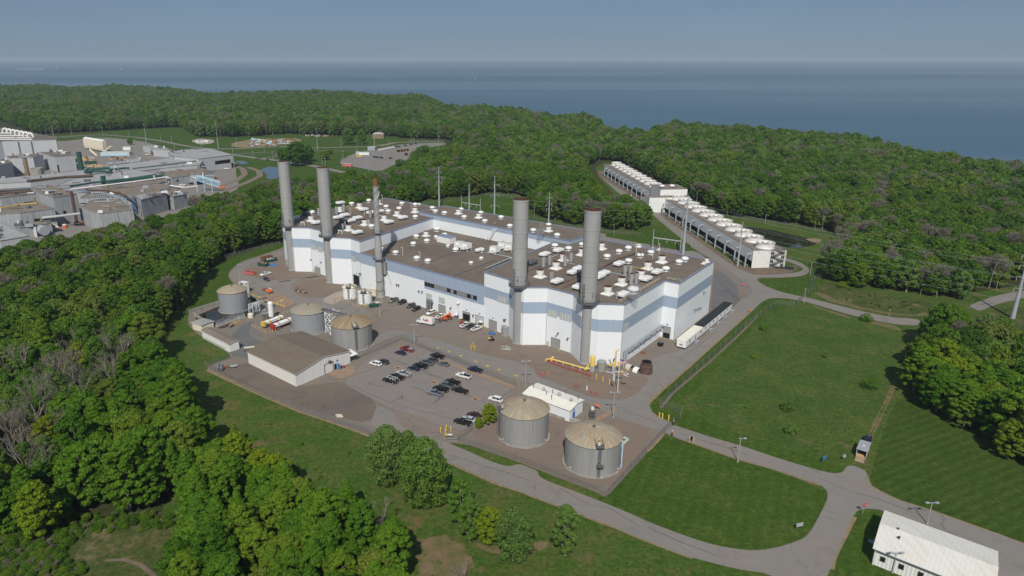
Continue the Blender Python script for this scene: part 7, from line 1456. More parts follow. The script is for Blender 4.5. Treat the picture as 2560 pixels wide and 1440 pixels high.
X, Y = gp(*ZY(1900, 470)); one((lambda q: (q.box((X, Y, 1.6), (4, 2.6, 3.2), 'cream', -.5), q.box((X, Y, 3.3), (4.3, 2.9, .2), 'cream', -.5), q.cyl((X - 2.4, Y - 1, .2), (X - 2.4, Y - 1, 3.4), .4, 'cream'), q)[3])(MB()), "cream_pump_hut", "cream pump hut at the foot of the slim stack", "hut")
X, Y = gp(*ZG(370, 600)); t = thing("switch_hut", "narrow white hut behind the pond tank", "hut", (X, Y, 0)); m = MB(); m.box((X - 1, Y, 2.6), (4.0, 2.6, 5.2), 'white', -.5); m.build("wall", t); m = MB(); m.box((X - 1, Y, 5.3), (4.3, 2.9, .2), 'white', -.5); m.build("roof", t)
X, Y = gp(*ZY(805, 530)); one((lambda q: (q.box((X, Y, .8), (2.6, 1.8, 1.2), 'galv', hd), q.box((X, Y, 1.45), (2.8, 2, .15), 'steel_dark', hd), q)[2])(MB()), "valve_box", "grey valve box against the yellow guard rail", "valve box")
m = MB(); P0, P1 = gp(*ZT(1850, 840)), gp(*ZT(1940, 880))
for a, b in (((1835, 905), (1885, 840)), ((1840, 975), (1940, 880)), ((1850, 835), (1945, 880))): p, q = gp(*ZT(*a)), gp(*ZT(*b)); m.box(((p[0] + q[0]) / 2, (p[1] + q[1]) / 2, .9), (math.hypot(q[0] - p[0], q[1] - p[1]), .6, .5), 'louvre', math.atan2(q[1] - p[1], q[0] - p[0])); m.cyl((*q, .1), (*q, .8), .1, 'steel_dark', n=5)
one(m, "pipe_trestle", "pale pipe frame running out from the right of the front tank", "pipes")
X, Y = gp(*ZT(1515, 600)); t = thing("tank_valve_stand", "small grey valve stand with cream hatch behind the front tank", "valve stand", (X, Y, 0)); m = MB(); [m.box((X, Y, .6 + i), (1.6, 1.6, .15), 'steel_dark') for i in range(3)]; [m.cyl((X + a, Y + b, .1), (X + a, Y + b, 3.4), .07, 'steel_dark', n=5) for a in (-.8, .8) for b in (-.8, .8)]; m.build("frame", t); m = MB(); m.box((X, Y, 3.6), (.9, .9, .9), 'cream'); m.build("hatch", t)
X, Y = gp(*ZT(1545, 500)); m = MB(); m.cyl((X, Y, 0), (X, Y, 2.2), .06, 'galv', n=6); m.cyl((X, Y, 2.3), (X + 1.8, Y - .2, 1.2), .42, 'orange', .2, n=10); one(m, "windsock", "small drooping orange windsock beside the tan walkway", "windsock")
# ------------------------------------------------------------ lamps, masts, fences, lines
def lampost(b, tp, label, heads=2, h=None):
    X, Y = gp(*b); h = h or gz(tp[0], tp[1], X, Y); t = thing("yard_lamp", label, "lamp post", (X, Y, 0)); m = MB(); m.cyl((X, Y, 0), (X, Y, .5), .28, 'concrete', n=8); m.cyl((X, Y, .4), (X, Y, h), .14, 'galv', .09, n=8); m.build("pole", t)
    m = MB(); m.box((X, Y, h), (2.6 if heads == 2 else 1.2, .12, .12), 'galv'); m.build("arm", t)
    for s in ((-1, 1) if heads == 2 else (1,)):
        m = MB(); m.box((X + s * 1.2, Y, h + .05), (.8, .5, .22), 'galv'); m.box((X + s * 1.2, Y, h - .08), (.6, .4, .05), 'louvre'); m.build("lamp_head", t)
    return t
lampost((1036.5, 861.6), (1034, 812), "twin-headed lamp post at the corner between plant yard and car park")
lampost((1313.7, 967.5), (1314.5, 903), "tall lamp post behind the white pump building")
lampost((1532.6, 1046.7), (1537, 981), "twin-headed lamp post beside the road bend right of the pump building")
lampost((1844, 1155.5), (1851, 1096), "single lamp post with square foot on the upper road verge", 1)
lampost((2317.5, 1311), (2333, 1257), "lamp post on the far side of the road by the streaked-roof building")
lampost(ZB(1118, 1412), ZB(1165, 1232), "three-armed lamp post in front of the streaked-roof building")
lampost((602.5, 730), (597, 661), "lamp post beside the pond tank with a single head", 1)
lampost((670.5, 757), (665.5, 711), "lamp post standing at the yellow guard rail", 1)
lampost((950, 790), (946, 755), "lamp post in front of the small white tanks", 1)
for x, y0, y1, lab in [(1912.5, 558, 535, "white pole at the wood edge above the dark pond, leftmost"), (2036, 572, 546, "wooden pole at the wood edge behind the pond"), (2091, 597, 565, "pale pole on the grass right of the pond"), (2080, 642, 609, "pale pole at the left of the scrub wood"), (2025, 689, 655, "pale pole beside the loop road end"), (2009, 758, 720, "white pole where the fence meets the lane"), (1335.5, 546, 508, "thin pole in the grass behind the plant roof"), (1534, 591, 560, "thin pole by the road fence behind the plant"), (1728, 620, 594, "thin white pole on the grass island"), (2219, 806, 772, "thin dark pole beside the far lane"), (1571, 548, 512, "wooden pole in the scrub trees behind the plant")]:
    X, Y = gp(x, y0); h = gz(x, y1, X, Y); m = MB(); m.cyl((X, Y, 0), (X, Y, h), .16, 'galv' if 'white' in lab or 'pale' in lab else 'bark_pale', .1, n=7); m.box((X, Y, h - .5), (.9, .12, .12), 'galv'); one(m, "utility_pole", lab, "pole")
for i, (x, y0, y1) in enumerate([(366, 356, 310), (546, 371, 308), (181, 343, 312), (322, 343, 328), (258, 341, 325), (402, 352, 335), (430, 358, 341), (135, 347, 314), (117, 343, 311), (296, 366, 347), (794, 376, 322), (853, 367, 348), (937, 362, 345), (1097, 357, 340), (972, 372, 352), (935, 374, 360), (891, 379, 367), (961, 400, 378), (858, 399, 379), (855, 417, 396), (876, 427, 414), (916, 422, 400), (921, 430, 405), (748, 410, 389), (682, 398, 379), (661, 380, 363), (806, 411, 389), (813, 415, 396), (1028, 358, 337), (1035, 363, 344), (936, 370, 345), (1024, 402, 370), (582, 384, 365), (592, 369, 345), (633, 395, 378), (503, 369, 352), (437, 377, 360), (543, 356, 347)]):
    X, Y = gp(x, y0); h = gz(x, y1, X, Y); m = MB(); m.cyl((X, Y, 0), (X, Y, h), .2 if h < 18 else .45, 'galv', .12, n=6); m.box((X, Y, h), (2.0, .3, .2), 'galv'); one(m, "distant_lamp_post", "thin pale pole standing among the far lots and roads", "pole", "pale poles around the far lots")
def pylon(b, top_y, label, arms, r=.75, tilt=0):
    X, Y = gp(*b); h = gz(b[0], top_y, X, Y); t = thing("steel_pylon", label, "pylon", (X, Y, 0)); m = MB(); m.cyl((X, Y, 0), (X, Y, h), r, 'galv', r * .28, n=12); m.build("mast", t)
    for z, L_, R_ in arms:
        z = h * z
        for s, ln in ((-1, L_), (1, R_)):
            if ln:
                m = MB(); m.cyl((X, Y, z), (X + s * ln, Y + .4 * s, z + .5), .14, 'galv', .08, n=6); m.build("arm", t); m = MB(); m.cyl((X + s * ln, Y + .4 * s, z + .4), (X + s * ln, Y + .4 * s, z - 1.4), .1, 'louvre', n=6); m.build("insulator", t)
    return t, X, Y, h
pylon((1098, 516), 416, "tall steel pylon behind the plant's back roof, leftmost", [(.86, 1.8, 1.9), (.73, 3.6, 2.6), (.60, 1.8, 2.0)])
pylon((1173, 530), 461, "short steel monopole rising behind the back roof", [], .7)
pylon((1236, 537), 440, "steel pylon in front of the round lawn with curved arms", [(.76, .6, 3.6), (.50, 2.6, 3.2), (.24, 2.6, 3.2)])
pylon((1371.5, 558), 479, "slim steel pylon behind the right end of the back roof", [(.80, 1.8, 1.8), (.6, 2.2, 1.8), (.45, 1.9, 1.6)], .55)
tE, XE, YE, hE = pylon((1707, 636), 489, "thick steel pylon beside the near cooling tower bank", [(.90, 2.5, 2.5), (.72, 3.2, 3.5), (.55, 3.5, 3.5)], .95)
pylon((1843.7, 665), 554, "single steel pole in front of the near cooling tower bank", [], .6)
tR, XR, YR, hR = pylon((2531, 796), 628, "large steel pylon at the right edge above the lawn clump", [(.93, 3, 4), (.78, 3, 4), (.62, 3, 4), (.45, 3, 4)], .95)
def hframe(a, b, top, beam, label):
    P, Q = gp(*a), gp(*b); t = thing("line_gantry", label, "gantry", (*P, 0)); h = gz(a[0], top, *P); hb = gz(a[0], beam, *P)
    for q in (P, Q):
        m = MB(); m.cyl((*q, 0), (*q, h), .3, 'galv', .18, n=8); m.cyl((q[0], q[1] + 2.5, 0), (*q, hb), .16, 'galv', n=6); m.build("post", t)
    m = MB(); m.cyl((*P, hb), (*Q, hb), .35, 'galv', n=8); m.build("beam", t)
    for k in (.2, .5, .8):
        m = MB(); x, y = P[0] + (Q[0] - P[0]) * k, P[1] + (Q[1] - P[1]) * k; m.cyl((x, y, hb), (x, y, hb - 2.4), .13, 'louvre', n=6); m.build("insulator", t)
hframe((1154, 524), (1201, 532), 489, 506, "steel line gantry on the lawn behind the back roof")
hframe((1631, 622), (1700, 632), 572, 594, "steel line gantry beside the thick pylon on the grass island")
def wire(a, b, sag, label, r=.035, group="power lines to the right pylon"):
    m = MB(); n = 14; pts = [(a[0] + (b[0] - a[0]) * i / n, a[1] + (b[1] - a[1]) * i / n, a[2] + (b[2] - a[2]) * i / n - sag * 4 * (i / n) * (1 - i / n)) for i in range(n + 1)]
    m.tube(pts, r, 'galv', 4); return one(m, "power_line", label, "power line", group)
for k, (ye, yr) in enumerate([(505, 657), (516, 670), (528, 693), (536, 700), (548, 714), (560, 737), (575, 751)]):
    e = (XE + (k % 2) * 2 - 1, YE, gz(1712, ye, XE, YE)); zr = gz(2545, yr, XR, YR); s = 2.9 if k % 2 else -2.0
    b = (XR + s, YR + .3, zr); b2 = (XR + s + 90, YR - 75, zr + 1); wire(e, b, 2.2, "thin power line strung between the thick pylon and the right pylon"); wire(b, b2, 1.5, "short end of a power line leaving the right pylon", .035, "power lines leaving the right pylon")
for k in range(3):
    wire((XE, YE, hE * (.9 - .17 * k)), (*gp(1650 + 18 * k, 625 + 2 * k), 9), .6, "power line dropping from the thick pylon to its gantry", .035, "lines dropping to the gantry")
    wire((*gp(1371, 558), 18 - 3 * k), (XE, YE, hE * (.9 - .17 * k)), 2.5, "power line between the slim pylon and the thick pylon", .035, "lines from the slim pylon")
    wire((*gp(1236, 537), 22 - 6 * k), (*gp(1371, 558), 18 - 3 * k), 1.5, "power line between the curved-arm pylon and the slim pylon", .035, "lines from the curved-arm pylon")
fm = bpy.data.materials.new("chain_link"); fm.use_nodes = True; N_, L_2 = fm.node_tree.nodes, fm.node_tree.links; N_["Principled BSDF"].inputs["Base Color"].default_value = (.16, .165, .16, 1); N_["Principled BSDF"].inputs["Roughness"].default_value = .7; N_["Principled BSDF"].inputs["Alpha"].default_value = .21; MAT['mesh'] = fm
def fence(px, label, h=2.4, step=4.5, zf=None, gate=False, name="chain_link_fence"):
    P = [gp(*(zf(*p) if zf else p)) for p in px]; t = thing(name, label, "fence" if not gate else "gate", (*P[0], 0)); m = MB(); r = MB()
    for a, b in zip(P, P[1:]):
        d = Vector((b[0] - a[0], b[1] - a[1])); n = max(1, round(d.length / step)); m.add([(*a, .1), (*b, .1), (*b, h), (*a, h)], [(0, 1, 2, 3)], 'mesh'); r.cyl((*a, h), (*b, h), .03, 'steel_dark', n=5, cap=False)
        if gate: r.cyl((*a, .3), (*b, .3), .045, 'galv', n=5, cap=False); r.cyl((*a, h / 2), (*b, h / 2), .045, 'galv', n=5, cap=False)
        for i in range(n + (1 if b == P[-1] else 0)):
            q = MB(); x, y = a[0] + d.x * i / n, a[1] + d.y * i / n; q.cyl((x, y, 0), (x, y, h + .15), .05, 'grey', n=5); q.build("post", t)
    m.build("wire_mesh", t); r.build("top_rail", t); return t
fence([(515, 917), (550, 938), (637, 981), (700, 1009), (750, 1028), (843, 1060), (926, 1088)], "long chain link fence along the bare soil at the lower left of the yard", 2.4, 5)
fence([(887, 902), (1007, 849), (1070, 876), (1130, 902), (1210, 935), (1290, 968)], "chain link fence between the car park and the plant road", 2.6, 5)
fence([(1144, 1104), (1298, 1154), (1347, 1174), (1491, 1230), (1516, 1245), (1560, 1196), (1617, 1132), (1661, 1084)], "chain link fence around the two large front tanks", 2.6, 5)
fence([(1113, 1105), (1144, 1104)], "small framed gate with yellow and white plates at the car park exit", 2.2, 2, gate=True, name="chain_link_gate")
fence([(1144, 1104), (1180, 1079)], "short chain link fence between the gate and the small tree", 2.4, 5)
fence([(1661, 1084), (1683, 1062), (1700, 1046), (1704, 1034), (1649, 1017), (1690, 975), (1772, 900), (1862, 820), (1938, 764), (1985, 768), (2012, 742)], "long chain link fence along the meadow from the front gate to the far lane", 2.6, 6)
fence([(2012, 742), (2036, 722), (2022, 708), (2064, 690), (2080, 664)], "chain link fence running up from the lane to the wood", 2.6, 6)
fence([(1782, 813), (1849, 754), (1812, 729), (1790, 727)], "chain link fence around the gravel corner behind the plant", 2.4, 5)
fence([(562, 648), (600, 637), (640, 627), (700, 612)], "chain link fence along the wood at the top of the striped lawn", 2.4, 5)
fence([(1059, 512), (1129, 505), (1215, 490), (1300, 495)], "chain link fence at the wood edge behind the back roof", 2.4, 8)
fence([(1322, 545), (1420, 568), (1505, 582), (1600, 590)], "chain link fence along the scrub wood behind the plant roof", 2.4, 8)
fence([(1832, 545), (1912, 557), (1990, 568), (2064, 586)], "chain link fence on the bank behind the dark pond", 2.4, 8)
fence([(522, 918), (545, 908), (578, 896)], "short pale fence at the left corner of the soil patch", 2.0, 4)
fence([(100, 346), (260, 344), (420, 362), (560, 378)], "long fence line beside the factory access road", 2.2, 14)
fence([(780, 380), (930, 378), (1020, 354), (1112, 351)], "fence line behind the far car park", 2.2, 14)
X, Y = gp(*ZN(775, 318)); [one((lambda q: (q.box((gp(*ZN(x, 318))[0], gp(*ZN(x, 318))[1] - .12, 1.5), (1.1, .06, .6), mt), q)[1])(MB()), "gate_plate", lab, "sign") for x, mt, lab in ((775, 'yellow', "small yellow plate on the car park exit gate"), (805, 'white', "small white plate on the car park exit gate"))]
# flag mast
X, Y = gp(*ZR(1003, 1085)); h = 12.5; t = thing("flag_mast", "white flag mast with a yard arm on the gravel by the road", "flagpole", (X, Y, 0)); m = MB(); m.cyl((X, Y, 0), (X, Y, h), .12, 'white', .07); m.build("pole", t); m = MB(); m.cyl((X - 1.6, Y, 7.6), (X + 1.6, Y, 7.6), .08, 'white', n=6); m.build("yard_arm", t)
def flag(x0, z0, w_, h_, cols, label, dx=0):
    m = MB(); n = 8
    for r, cm in enumerate(cols):
        for i in range(n):
            f = lambda u: (X + x0 + u * w_, Y + .25 * math.sin(u * 7 + r * .3), z0 - u * h_ * .55); a, b = f(i / n), f((i + 1) / n); z_ = r / len(cols) * h_; dz = h_ / len(cols)
            m.add([(a[0], a[1], a[2] - z_), (b[0], b[1], b[2] - z_), (b[0], b[1], b[2] - z_ - dz), (a[0], a[1], a[2] - z_ - dz)], [(0, 1, 2, 3)], cm if isinstance(cm, str) else (cm[0] if i < 4 else cm[1]))
    return one(m, "flag", label, "flag")
MAT['navy'] = M("navy_cloth", (.02, .03, .12), .8)
flag(.15, 12.2, 2.4, 1.3, [('navy', 'red'), ('navy', 'white'), ('navy', 'red'), 'white', 'red', 'white', 'red'], "stars and stripes flag at the top of the mast")
flag(1.6, 7.5, 1.9, 1.1, ['white', ('navy', 'white'), 'red', ('white', 'navy'), 'white'], "white flag with red and blue pattern on the right yard arm")
flag(-1.8, 7.5, .7, 2.6, ['white', 'lightblue', 'white'], "pale hanging flag on the left yard arm")

# ------------------------------------------------------------ factory on the far left
def fab(name, label, px, z, wall, roof, zf=ZL, z0=0, cat="factory building", extra=None):
    P = [gp(*zf(*p), z) for p in px]; t = thing(name, label, cat, (P[0][0], P[0][1], 0)); m = MB(); m.prism(P, z0, z, wall, roof); m.build("wall", t)
    e = MB(); n = len(P)
    for i in range(n):
        a, b = Vector(P[i]), Vector(P[(i + 1) % n]); d = b - a; e.box(((a.x + b.x) / 2, (a.y + b.y) / 2, z + .12), (d.length, .5, .35), 'grey' if wall != 'white' else 'white', math.atan2(d.y, d.x))
    e.build("roof_edge", t); return t, P
F_ = {}
FB = [("big_hall", "tall grey hall with brown roof and curved vents at the left edge", [(-400, 330), (20, 292), (560, 278), (560, 255), (0, 160), (-400, 120)], 27, 'grey_wall', 'roof'),
 ("lower_hall", "grey hall block in front of the tall hall", [(-300, 530), (60, 470), (120, 505), (-100, 560)], 14, 'grey_wall', 'roof'),
 ("hall_extension", "long grey lower part of the tall hall with flat brown roof", [(65, 445), (360, 420), (430, 430), (330, 455), (100, 462)], 15, 'grey_wall', 'roof'),
 ("cube_building", "square grey building with dark brown roof right of the tall hall", [(385, 400), (590, 378), (745, 432), (545, 450)], 15, 'grey_wall', 'roof'),
 ("low_grey_hall", "pale grey low hall between the stacks and the yard", [(-300, 730), (-300, 690), (300, 640), (760, 590), (1060, 565), (1350, 575), (900, 625), (300, 700)], 9, 'grey_wall', 'roof_grey'),
 ("curved_roof_hall", "very long pale grey hall running toward the car park road", [(1060, 575), (1060, 545), (1690, 460), (2040, 478), (1995, 530), (1600, 565), (1330, 600)], 10, 'grey_wall', 'roof_grey'),
 ("large_end_hall", "large grey hall with sloping pale roof at the right end of the factory", [(1680, 408), (1800, 380), (2100, 366), (2330, 428), (1985, 470), (1720, 440)], 13, 'grey_wall', 'roof_grey'),
 ("tan_annex", "low annex with tan-grey roof and small windows beside the end hall", [(1560, 605), (1960, 548), (2140, 600), (1860, 640), (1720, 660)], 7, 'grey_wall_b', 'roof_tan'),
 ("open_garage", "small white-roofed open garage at the right of the factory", [(1865, 640), (1985, 628), (2060, 655), (1950, 672)], 5.5, 'grey_wall', 'white'),
 ("repair_shed", "small grey shed with open bays behind the factory", [(1425, 330), (1600, 342), (1700, 385), (1530, 372), (1500, 345)], 8, 'grey_wall', 'roof_grey'),
 ("low_grey_shed", "long grey shed before the curved roof hall", [(1060, 505), (1250, 478), (1410, 468), (1400, 495), (1080, 530)], 6, 'grey_wall', 'roof_grey'),
 ("flat_roof_block", "wide tan flat-roofed block behind the white pipe", [(900, 800), (1240, 740), (1650, 720), (1870, 790), (1660, 800), (1320, 840), (800, 860)], 10, 'grey_wall_b', 'roof_tan'),
 ("pale_roof_block", "pale streaked roof block under the green ducts", [(560, 740), (760, 655), (1330, 575), (1560, 620), (1100, 690), (700, 730)], 10.5, 'grey_wall_b', 'roof_grey'),
 ("mid_tan_roof", "tan roof strip between the green duct and the white pipe", [(770, 790), (1100, 720), (1640, 660), (1680, 700), (1240, 745), (900, 800)], 9.5, 'grey_wall_b', 'roof_tan'),
 ("corrugated_block", "grey corrugated block with tan roof at the wood edge", [(815, 950), (930, 880), (1200, 870), (1330, 975), (1010, 1015), (900, 985)], 12, 'grey_wall_b', 'roof_tan'),
 ("metal_clad_shed", "pale metal-clad shed with high wall beside the blue silo", [(1350, 835), (1640, 790), (1665, 810), (1410, 880)], 13, 'grey_wall_b', 'roof_grey'),
 ("dark_cube_shed", "dark grey block between the metal-clad shed and the blue trestle", [(1665, 835), (1760, 800), (1870, 815), (1730, 850)], 10, 'grey_wall_b', 'roof_tan'),
 ("tower_block", "tall grey block with tan roof and rusty stains", [(310, 755), (500, 730), (765, 820), (530, 855), (400, 815)], 19, 'grey_wall_b', 'roof_tan'),
 ("mid_block", "grey weathered block with flat tan roof at the left", [(-300, 850), (-300, 830), (310, 760), (400, 810), (0, 860)], 17, 'grey_wall_b', 'roof_tan'),
 ("lower_tan_block", "wide block with bright tan roof before the weathered block", [(-300, 1040), (-300, 980), (370, 900), (545, 965), (200, 1010)], 13, 'grey_wall_b', 'roof_tan'),
 ("front_annex", "low annex with tan roof above the trees", [(150, 1130), (480, 1085), (510, 1110), (200, 1160)], 7, 'grey_wall_b', 'roof_tan'),
 ("big_grey_roof", "wide plain grey roof at the lower left of the factory", [(-500, 1200), (-500, 1080), (0, 1105), (290, 1240), (0, 1290)], 8, 'grey_wall', 'roof_grey')]
for nm, lab, px, z, wa, ro in FB: F_[nm] = fab("factory_" + nm, lab, px, z, wa, ro)
def lbox(tn, name, x, y, z, size, mat, rz=-.15, zf=ZL):
    X, Y = gp(*zf(x, y), z); m = MB(); m.box((X, Y, z + size[2] / 2), size, mat, rz); return m.build(name, F_[tn][0] if isinstance(tn, str) else tn)
for i in range(7): 
    X, Y = gp(*ZL(55 + 42 * i, 205 + 8 * i), 27); m = MB(); n = 8
    for k in range(n):
        a0, a1 = math.pi * k / n, math.pi * (k + 1) / n; m.cyl((X - 3 * math.cos(a0), Y, 27 + 4.5 * math.sin(a0)), (X - 3 * math.cos(a1), Y, 27 + 4.5 * math.sin(a1)), 1.2, 'white', n=7)
    m.build("curved_vent", F_["big_hall"][0])
for y in (215, 238, 258, 276): lbox("big_hall", "ridge_skylight", 60 + y * .3, y, 27, (40, 2, .8), 'white', -.05)
lbox("cube_building", "roof_vent", 552, 402, 15, (4, 3, 1.5), 'white'); 
for x, y in ((490, 805), (570, 828)): lbox("tower_block", "roof_hatch", x, y, 19, (6, 4, .8), 'steel_dark')
def wq(tn, i, f0, f1, z0, z1, mat, name="window"):
    P = F_[tn][1]; n = len(P); a, b = P[i % n], P[(i + 1) % n]
    if a[0] > b[0]: a, b = b, a
    w_ = Wall(a, b); m = MB(); w_.slab(m, w_.L * f0, w_.L * f1, z0, z1, mat, 0, .15); m.build(name, F_[tn][0])
for i in range(5): wq("flat_roof_block", 4, .05 + .18 * i, .12 + .18 * i, 3, 5, 'dark')
wq("open_garage", 2, .05, .95, 0, 4.6, 'dark', "garage_opening"); wq("repair_shed", 3, .1, .3, 0, 4, 'dark', "bay_opening"); wq("repair_shed", 3, .4, .55, 0, 4, 'dark', "bay_opening"); wq("repair_shed", 3, .65, .8, 0, 4, 'dark', "bay_opening")
wq("large_end_hall", 3, .45, .9, 5.5, 9, 'dark', "high_window"); wq("large_end_hall", 3, .92, .98, 0, 5, 'dark', "doorway"); wq("tower_block", 2, .3, .42, 6, 9, 'dark'); wq("tower_block", 2, .75, .85, 5, 7.5, 'dark'); wq("mid_block", 3, .55, .8, 7, 12, 'dark', "louvre"); wq("corrugated_block", 3, .3, .45, 0, 3, 'rust', "doorway")
wq("metal_clad_shed", 3, .7, .76, 0, 4, 'dark', "doorway"); wq("metal_clad_shed", 3, 0, 1, 6.8, 7.1, 'steel_dark', "cladding_seam"); wq("tan_annex", 4, .2, .35, 3, 5, 'dark'); wq("tan_annex", 3, .3, .4, 3, 5, 'dark'); wq("lower_tan_block", 3, .35, .55, 4, 8, 'dark', "louvre"); wq("lower_tan_block", 3, .62, .8, 4, 8, 'dark', "louvre"); wq("cube_building", 2, .05, .12, 0, 7, 'dark', "doorway"); wq("big_hall", 1, .28, .31, 2, 26, 'steel_dark', "down_duct"); wq("big_hall", 1, .52, .55, 2, 26, 'steel_dark', "down_duct")
def fst(name, label, x, yb, yt, r, mat, zf=ZL, z0=0, top='dark', cat="chimney", r1=None):
    X, Y = gp(*zf(x, yb), z0); h = gz(*zf(x, yt), X, Y); t = thing(name, label, cat, (X, Y, 0)); m = MB(); r1 = r1 or r; m.lathe((X, Y, z0), [(r, 0), (r, (h - z0) * .3), (r * 1.1, (h - z0) * .3 + .1), (r * 1.1, (h - z0) * .34), (r, (h - z0) * .35), (r1, h - z0), (r1 * .85, h - z0), (r1 * .8, h - z0 - 1.5)], mat, 14, [mat] * 6 + [top]); m.build("shaft", t); m = MB()
    for k in range(int((h - z0) / 2)): m.box((X + r + .2, Y, z0 + 1 + k * 2), (.5, .6, .1), 'steel_dark')
    m.build("ladder", t); return t
MAT['rust_pale'] = M("pale_rust", (.23, .17, .11), .9, var=.35, vscale=.6)
fst("rusty_chimney", "rusty brown chimney at the left of the factory", 285, 670, 462, 1.9, 'rust_pale'); fst("green_chimney", "thick dark green duct stack in the factory yard", 822, 615, 400, 2.3, 'green_pipe'); fst("dark_chimney", "thin dark chimney in front of the tall grey block", 770, 1120, 800, 1.0, 'brown'); fst("blue_silo", "blue and rusty silo beside the metal-clad shed", 1355, 1020, 855, 1.8, 'blue_dull', top='rust', cat="silo"); fst("white_silo", "pale vertical stack at the elbow of the white pipe", 1705, 810, 655, 1.3, 'galv', cat="stack"); fst("short_green_stack", "short green duct stack between the green pipes", 1040, 720, 640, 1.9, 'green_pipe', z0=9.5); fst("small_white_silo", "small white silo at the lower left of the factory", 140, 1150, 1075, 1.6, 'lightblue', cat="silo"); fst("concrete_silo", "squat grey silo beside the rusty chimney", 385, 665, 560, 5.5, 'concrete_wall', cat="silo", top='concrete_wall'); fst("round_grey_tank", "low round grey tank right of the squat silo", 510, 672, 632, 3.6, 'galv', top='galv', cat="tank"); fst("dark_silo", "dark silo at the left of the dark grey block", 1700, 915, 820, 2.0, 'steel_dark', cat="silo")
def fpipe(name, label, pts, z, r, mat, cat="duct", n=8):
    m = MB(); P = [(*gp(*ZL(x, y), z if len(p_) < 3 else p_[2]), z if len(p_) < 3 else p_[2]) for p_ in pts for x, y in (p_[:2],)]; m.tube(P, r, mat, n); return one(m, name, label, cat)
fpipe("green_duct", "upper curved green duct leaving the green stack", [(850, 600), (880, 570), (940, 570), (1090, 560), (1100, 580)], 13, 1.1, 'green_pipe'); fpipe("green_duct", "looping green duct ending in a green drum", [(860, 610), (930, 590), (1040, 590), (1090, 600), (1120, 575), (1260, 560), (1290, 560)], 12.5, 1.0, 'green_pipe'); fpipe("green_duct", "long straight green duct over the pale roof", [(700, 745), (930, 705), (1640, 630)], 12, .75, 'green_pipe'); fpipe("green_duct", "thin green pipe on the long pale hall roof", [(1330, 565), (1600, 535), (1960, 488)], 11, .5, 'green_pipe'); fpipe("green_duct", "second straight green duct beside the long one", [(1060, 715), (1330, 675), (1620, 640)], 12, .9, 'green_pipe')
fpipe("white_pipe", "long white pipe crossing the tan roofs", [(700, 775), (1000, 738), (1350, 695), (1665, 650), (1690, 660)], 14, .55, 'white'); fpipe("white_pipe", "white pipe from the pale stack to the blue trestle", [(1700, 735), (1850, 755), (1980, 740)], 12, .5, 'white'); fpipe("rusty_duct", "long dark rusty duct between the chimney and the pale roof", [(270, 690), (660, 650), (930, 635)], 12, 1.1, 'brown'); fpipe("dark_duct", "bundle of dark pipes at the left of the tall block", [(-200, 795), (300, 765)], 19, 1.0, 'steel_dark'); fpipe("dark_duct", "lower dark pipe at the left of the tall block", [(-200, 825), (330, 790)], 19, .8, 'brown'); fpipe("yellow_pipe", "thin yellow pipe along the bright tan roof", [(-100, 975), (200, 925), (370, 910)], 14.5, .35, 'yellow'); fpipe("brown_pipe", "curved brown pipe over the tan roofs", [(860, 780), (1100, 790), (1250, 830), (1310, 880)], 12, .5, 'rust_dark'); fpipe("blue_gantry", "blue conveyor along the roof edge", [(780, 800), (880, 795)], 12, .8, 'blue_dull', "conveyor"); fpipe("pale_conveyor", "pale conveyor at the foot of the weathered block", [(420, 1060), (600, 1040), (800, 1015)], 8, .8, 'louvre', "conveyor")
t = thing("pipe_rack", "pale blue-grey pipe rack over the tan block", "pipe rack", (*gp(*ZL(1000, 800)), 0))
for i in range(16):
    x = 915 + i * 22; y = 805 + max(0, i - 4) * 6.2; X, Y = gp(*ZL(x, y), 13); m = MB(); [m.cyl((X, Y + s, 9), (X, Y + s, 13), .2, 'lightblue', n=5) for s in (0, 3)]; m.box((X, Y + 1.5, 13), (.4, 3.6, .3), 'lightblue'); m.build("frame", t)
m = MB(); m.tube([(*gp(*ZL(915, 805), 13.2), 13.2), (*gp(*ZL(1003, 805), 13.2), 13.2), (*gp(*ZL(1245, 873), 13.2), 13.2)], .4, 'galv'); m.build("pipe", t)
t = thing("blue_trestle", "light blue lattice trestle at the right end of the factory", "trestle", (*gp(*ZL(2080, 780)), 0)); m = MB(); A, B = gp(*ZL(1975, 800)), gp(*ZL(2200, 800)); n = 9
for i in range(n):
    p = [A[k] + (B[k] - A[k]) * i / n for k in (0, 1)]; q = [A[k] + (B[k] - A[k]) * (i + 1) / n for k in (0, 1)]; zt0, zt1 = 14 - 6 * i / n, 14 - 6 * (i + 1) / n
    for o in (0, 4): m.cyl((p[0], p[1] + o, zt0), (q[0], q[1] + o, zt1), .3, 'lightblue', n=5); m.cyl((p[0], p[1] + o, zt0 - 4), (q[0], q[1] + o, zt1 - 4), .3, 'lightblue', n=5); m.cyl((p[0], p[1] + o, zt0 - 4), (q[0], q[1] + o, zt1), .2, 'lightblue', n=5); m.cyl((p[0], p[1] + o, zt0), (q[0], q[1] + o, zt1 - 4), .2, 'lightblue', n=5)
    if i % 3 == 0: m.cyl((p[0], p[1], 0), (p[0], p[1], zt0), .3, 'lightblue', n=5)
m.build("lattice", t)
fr_ = random.Random(21)
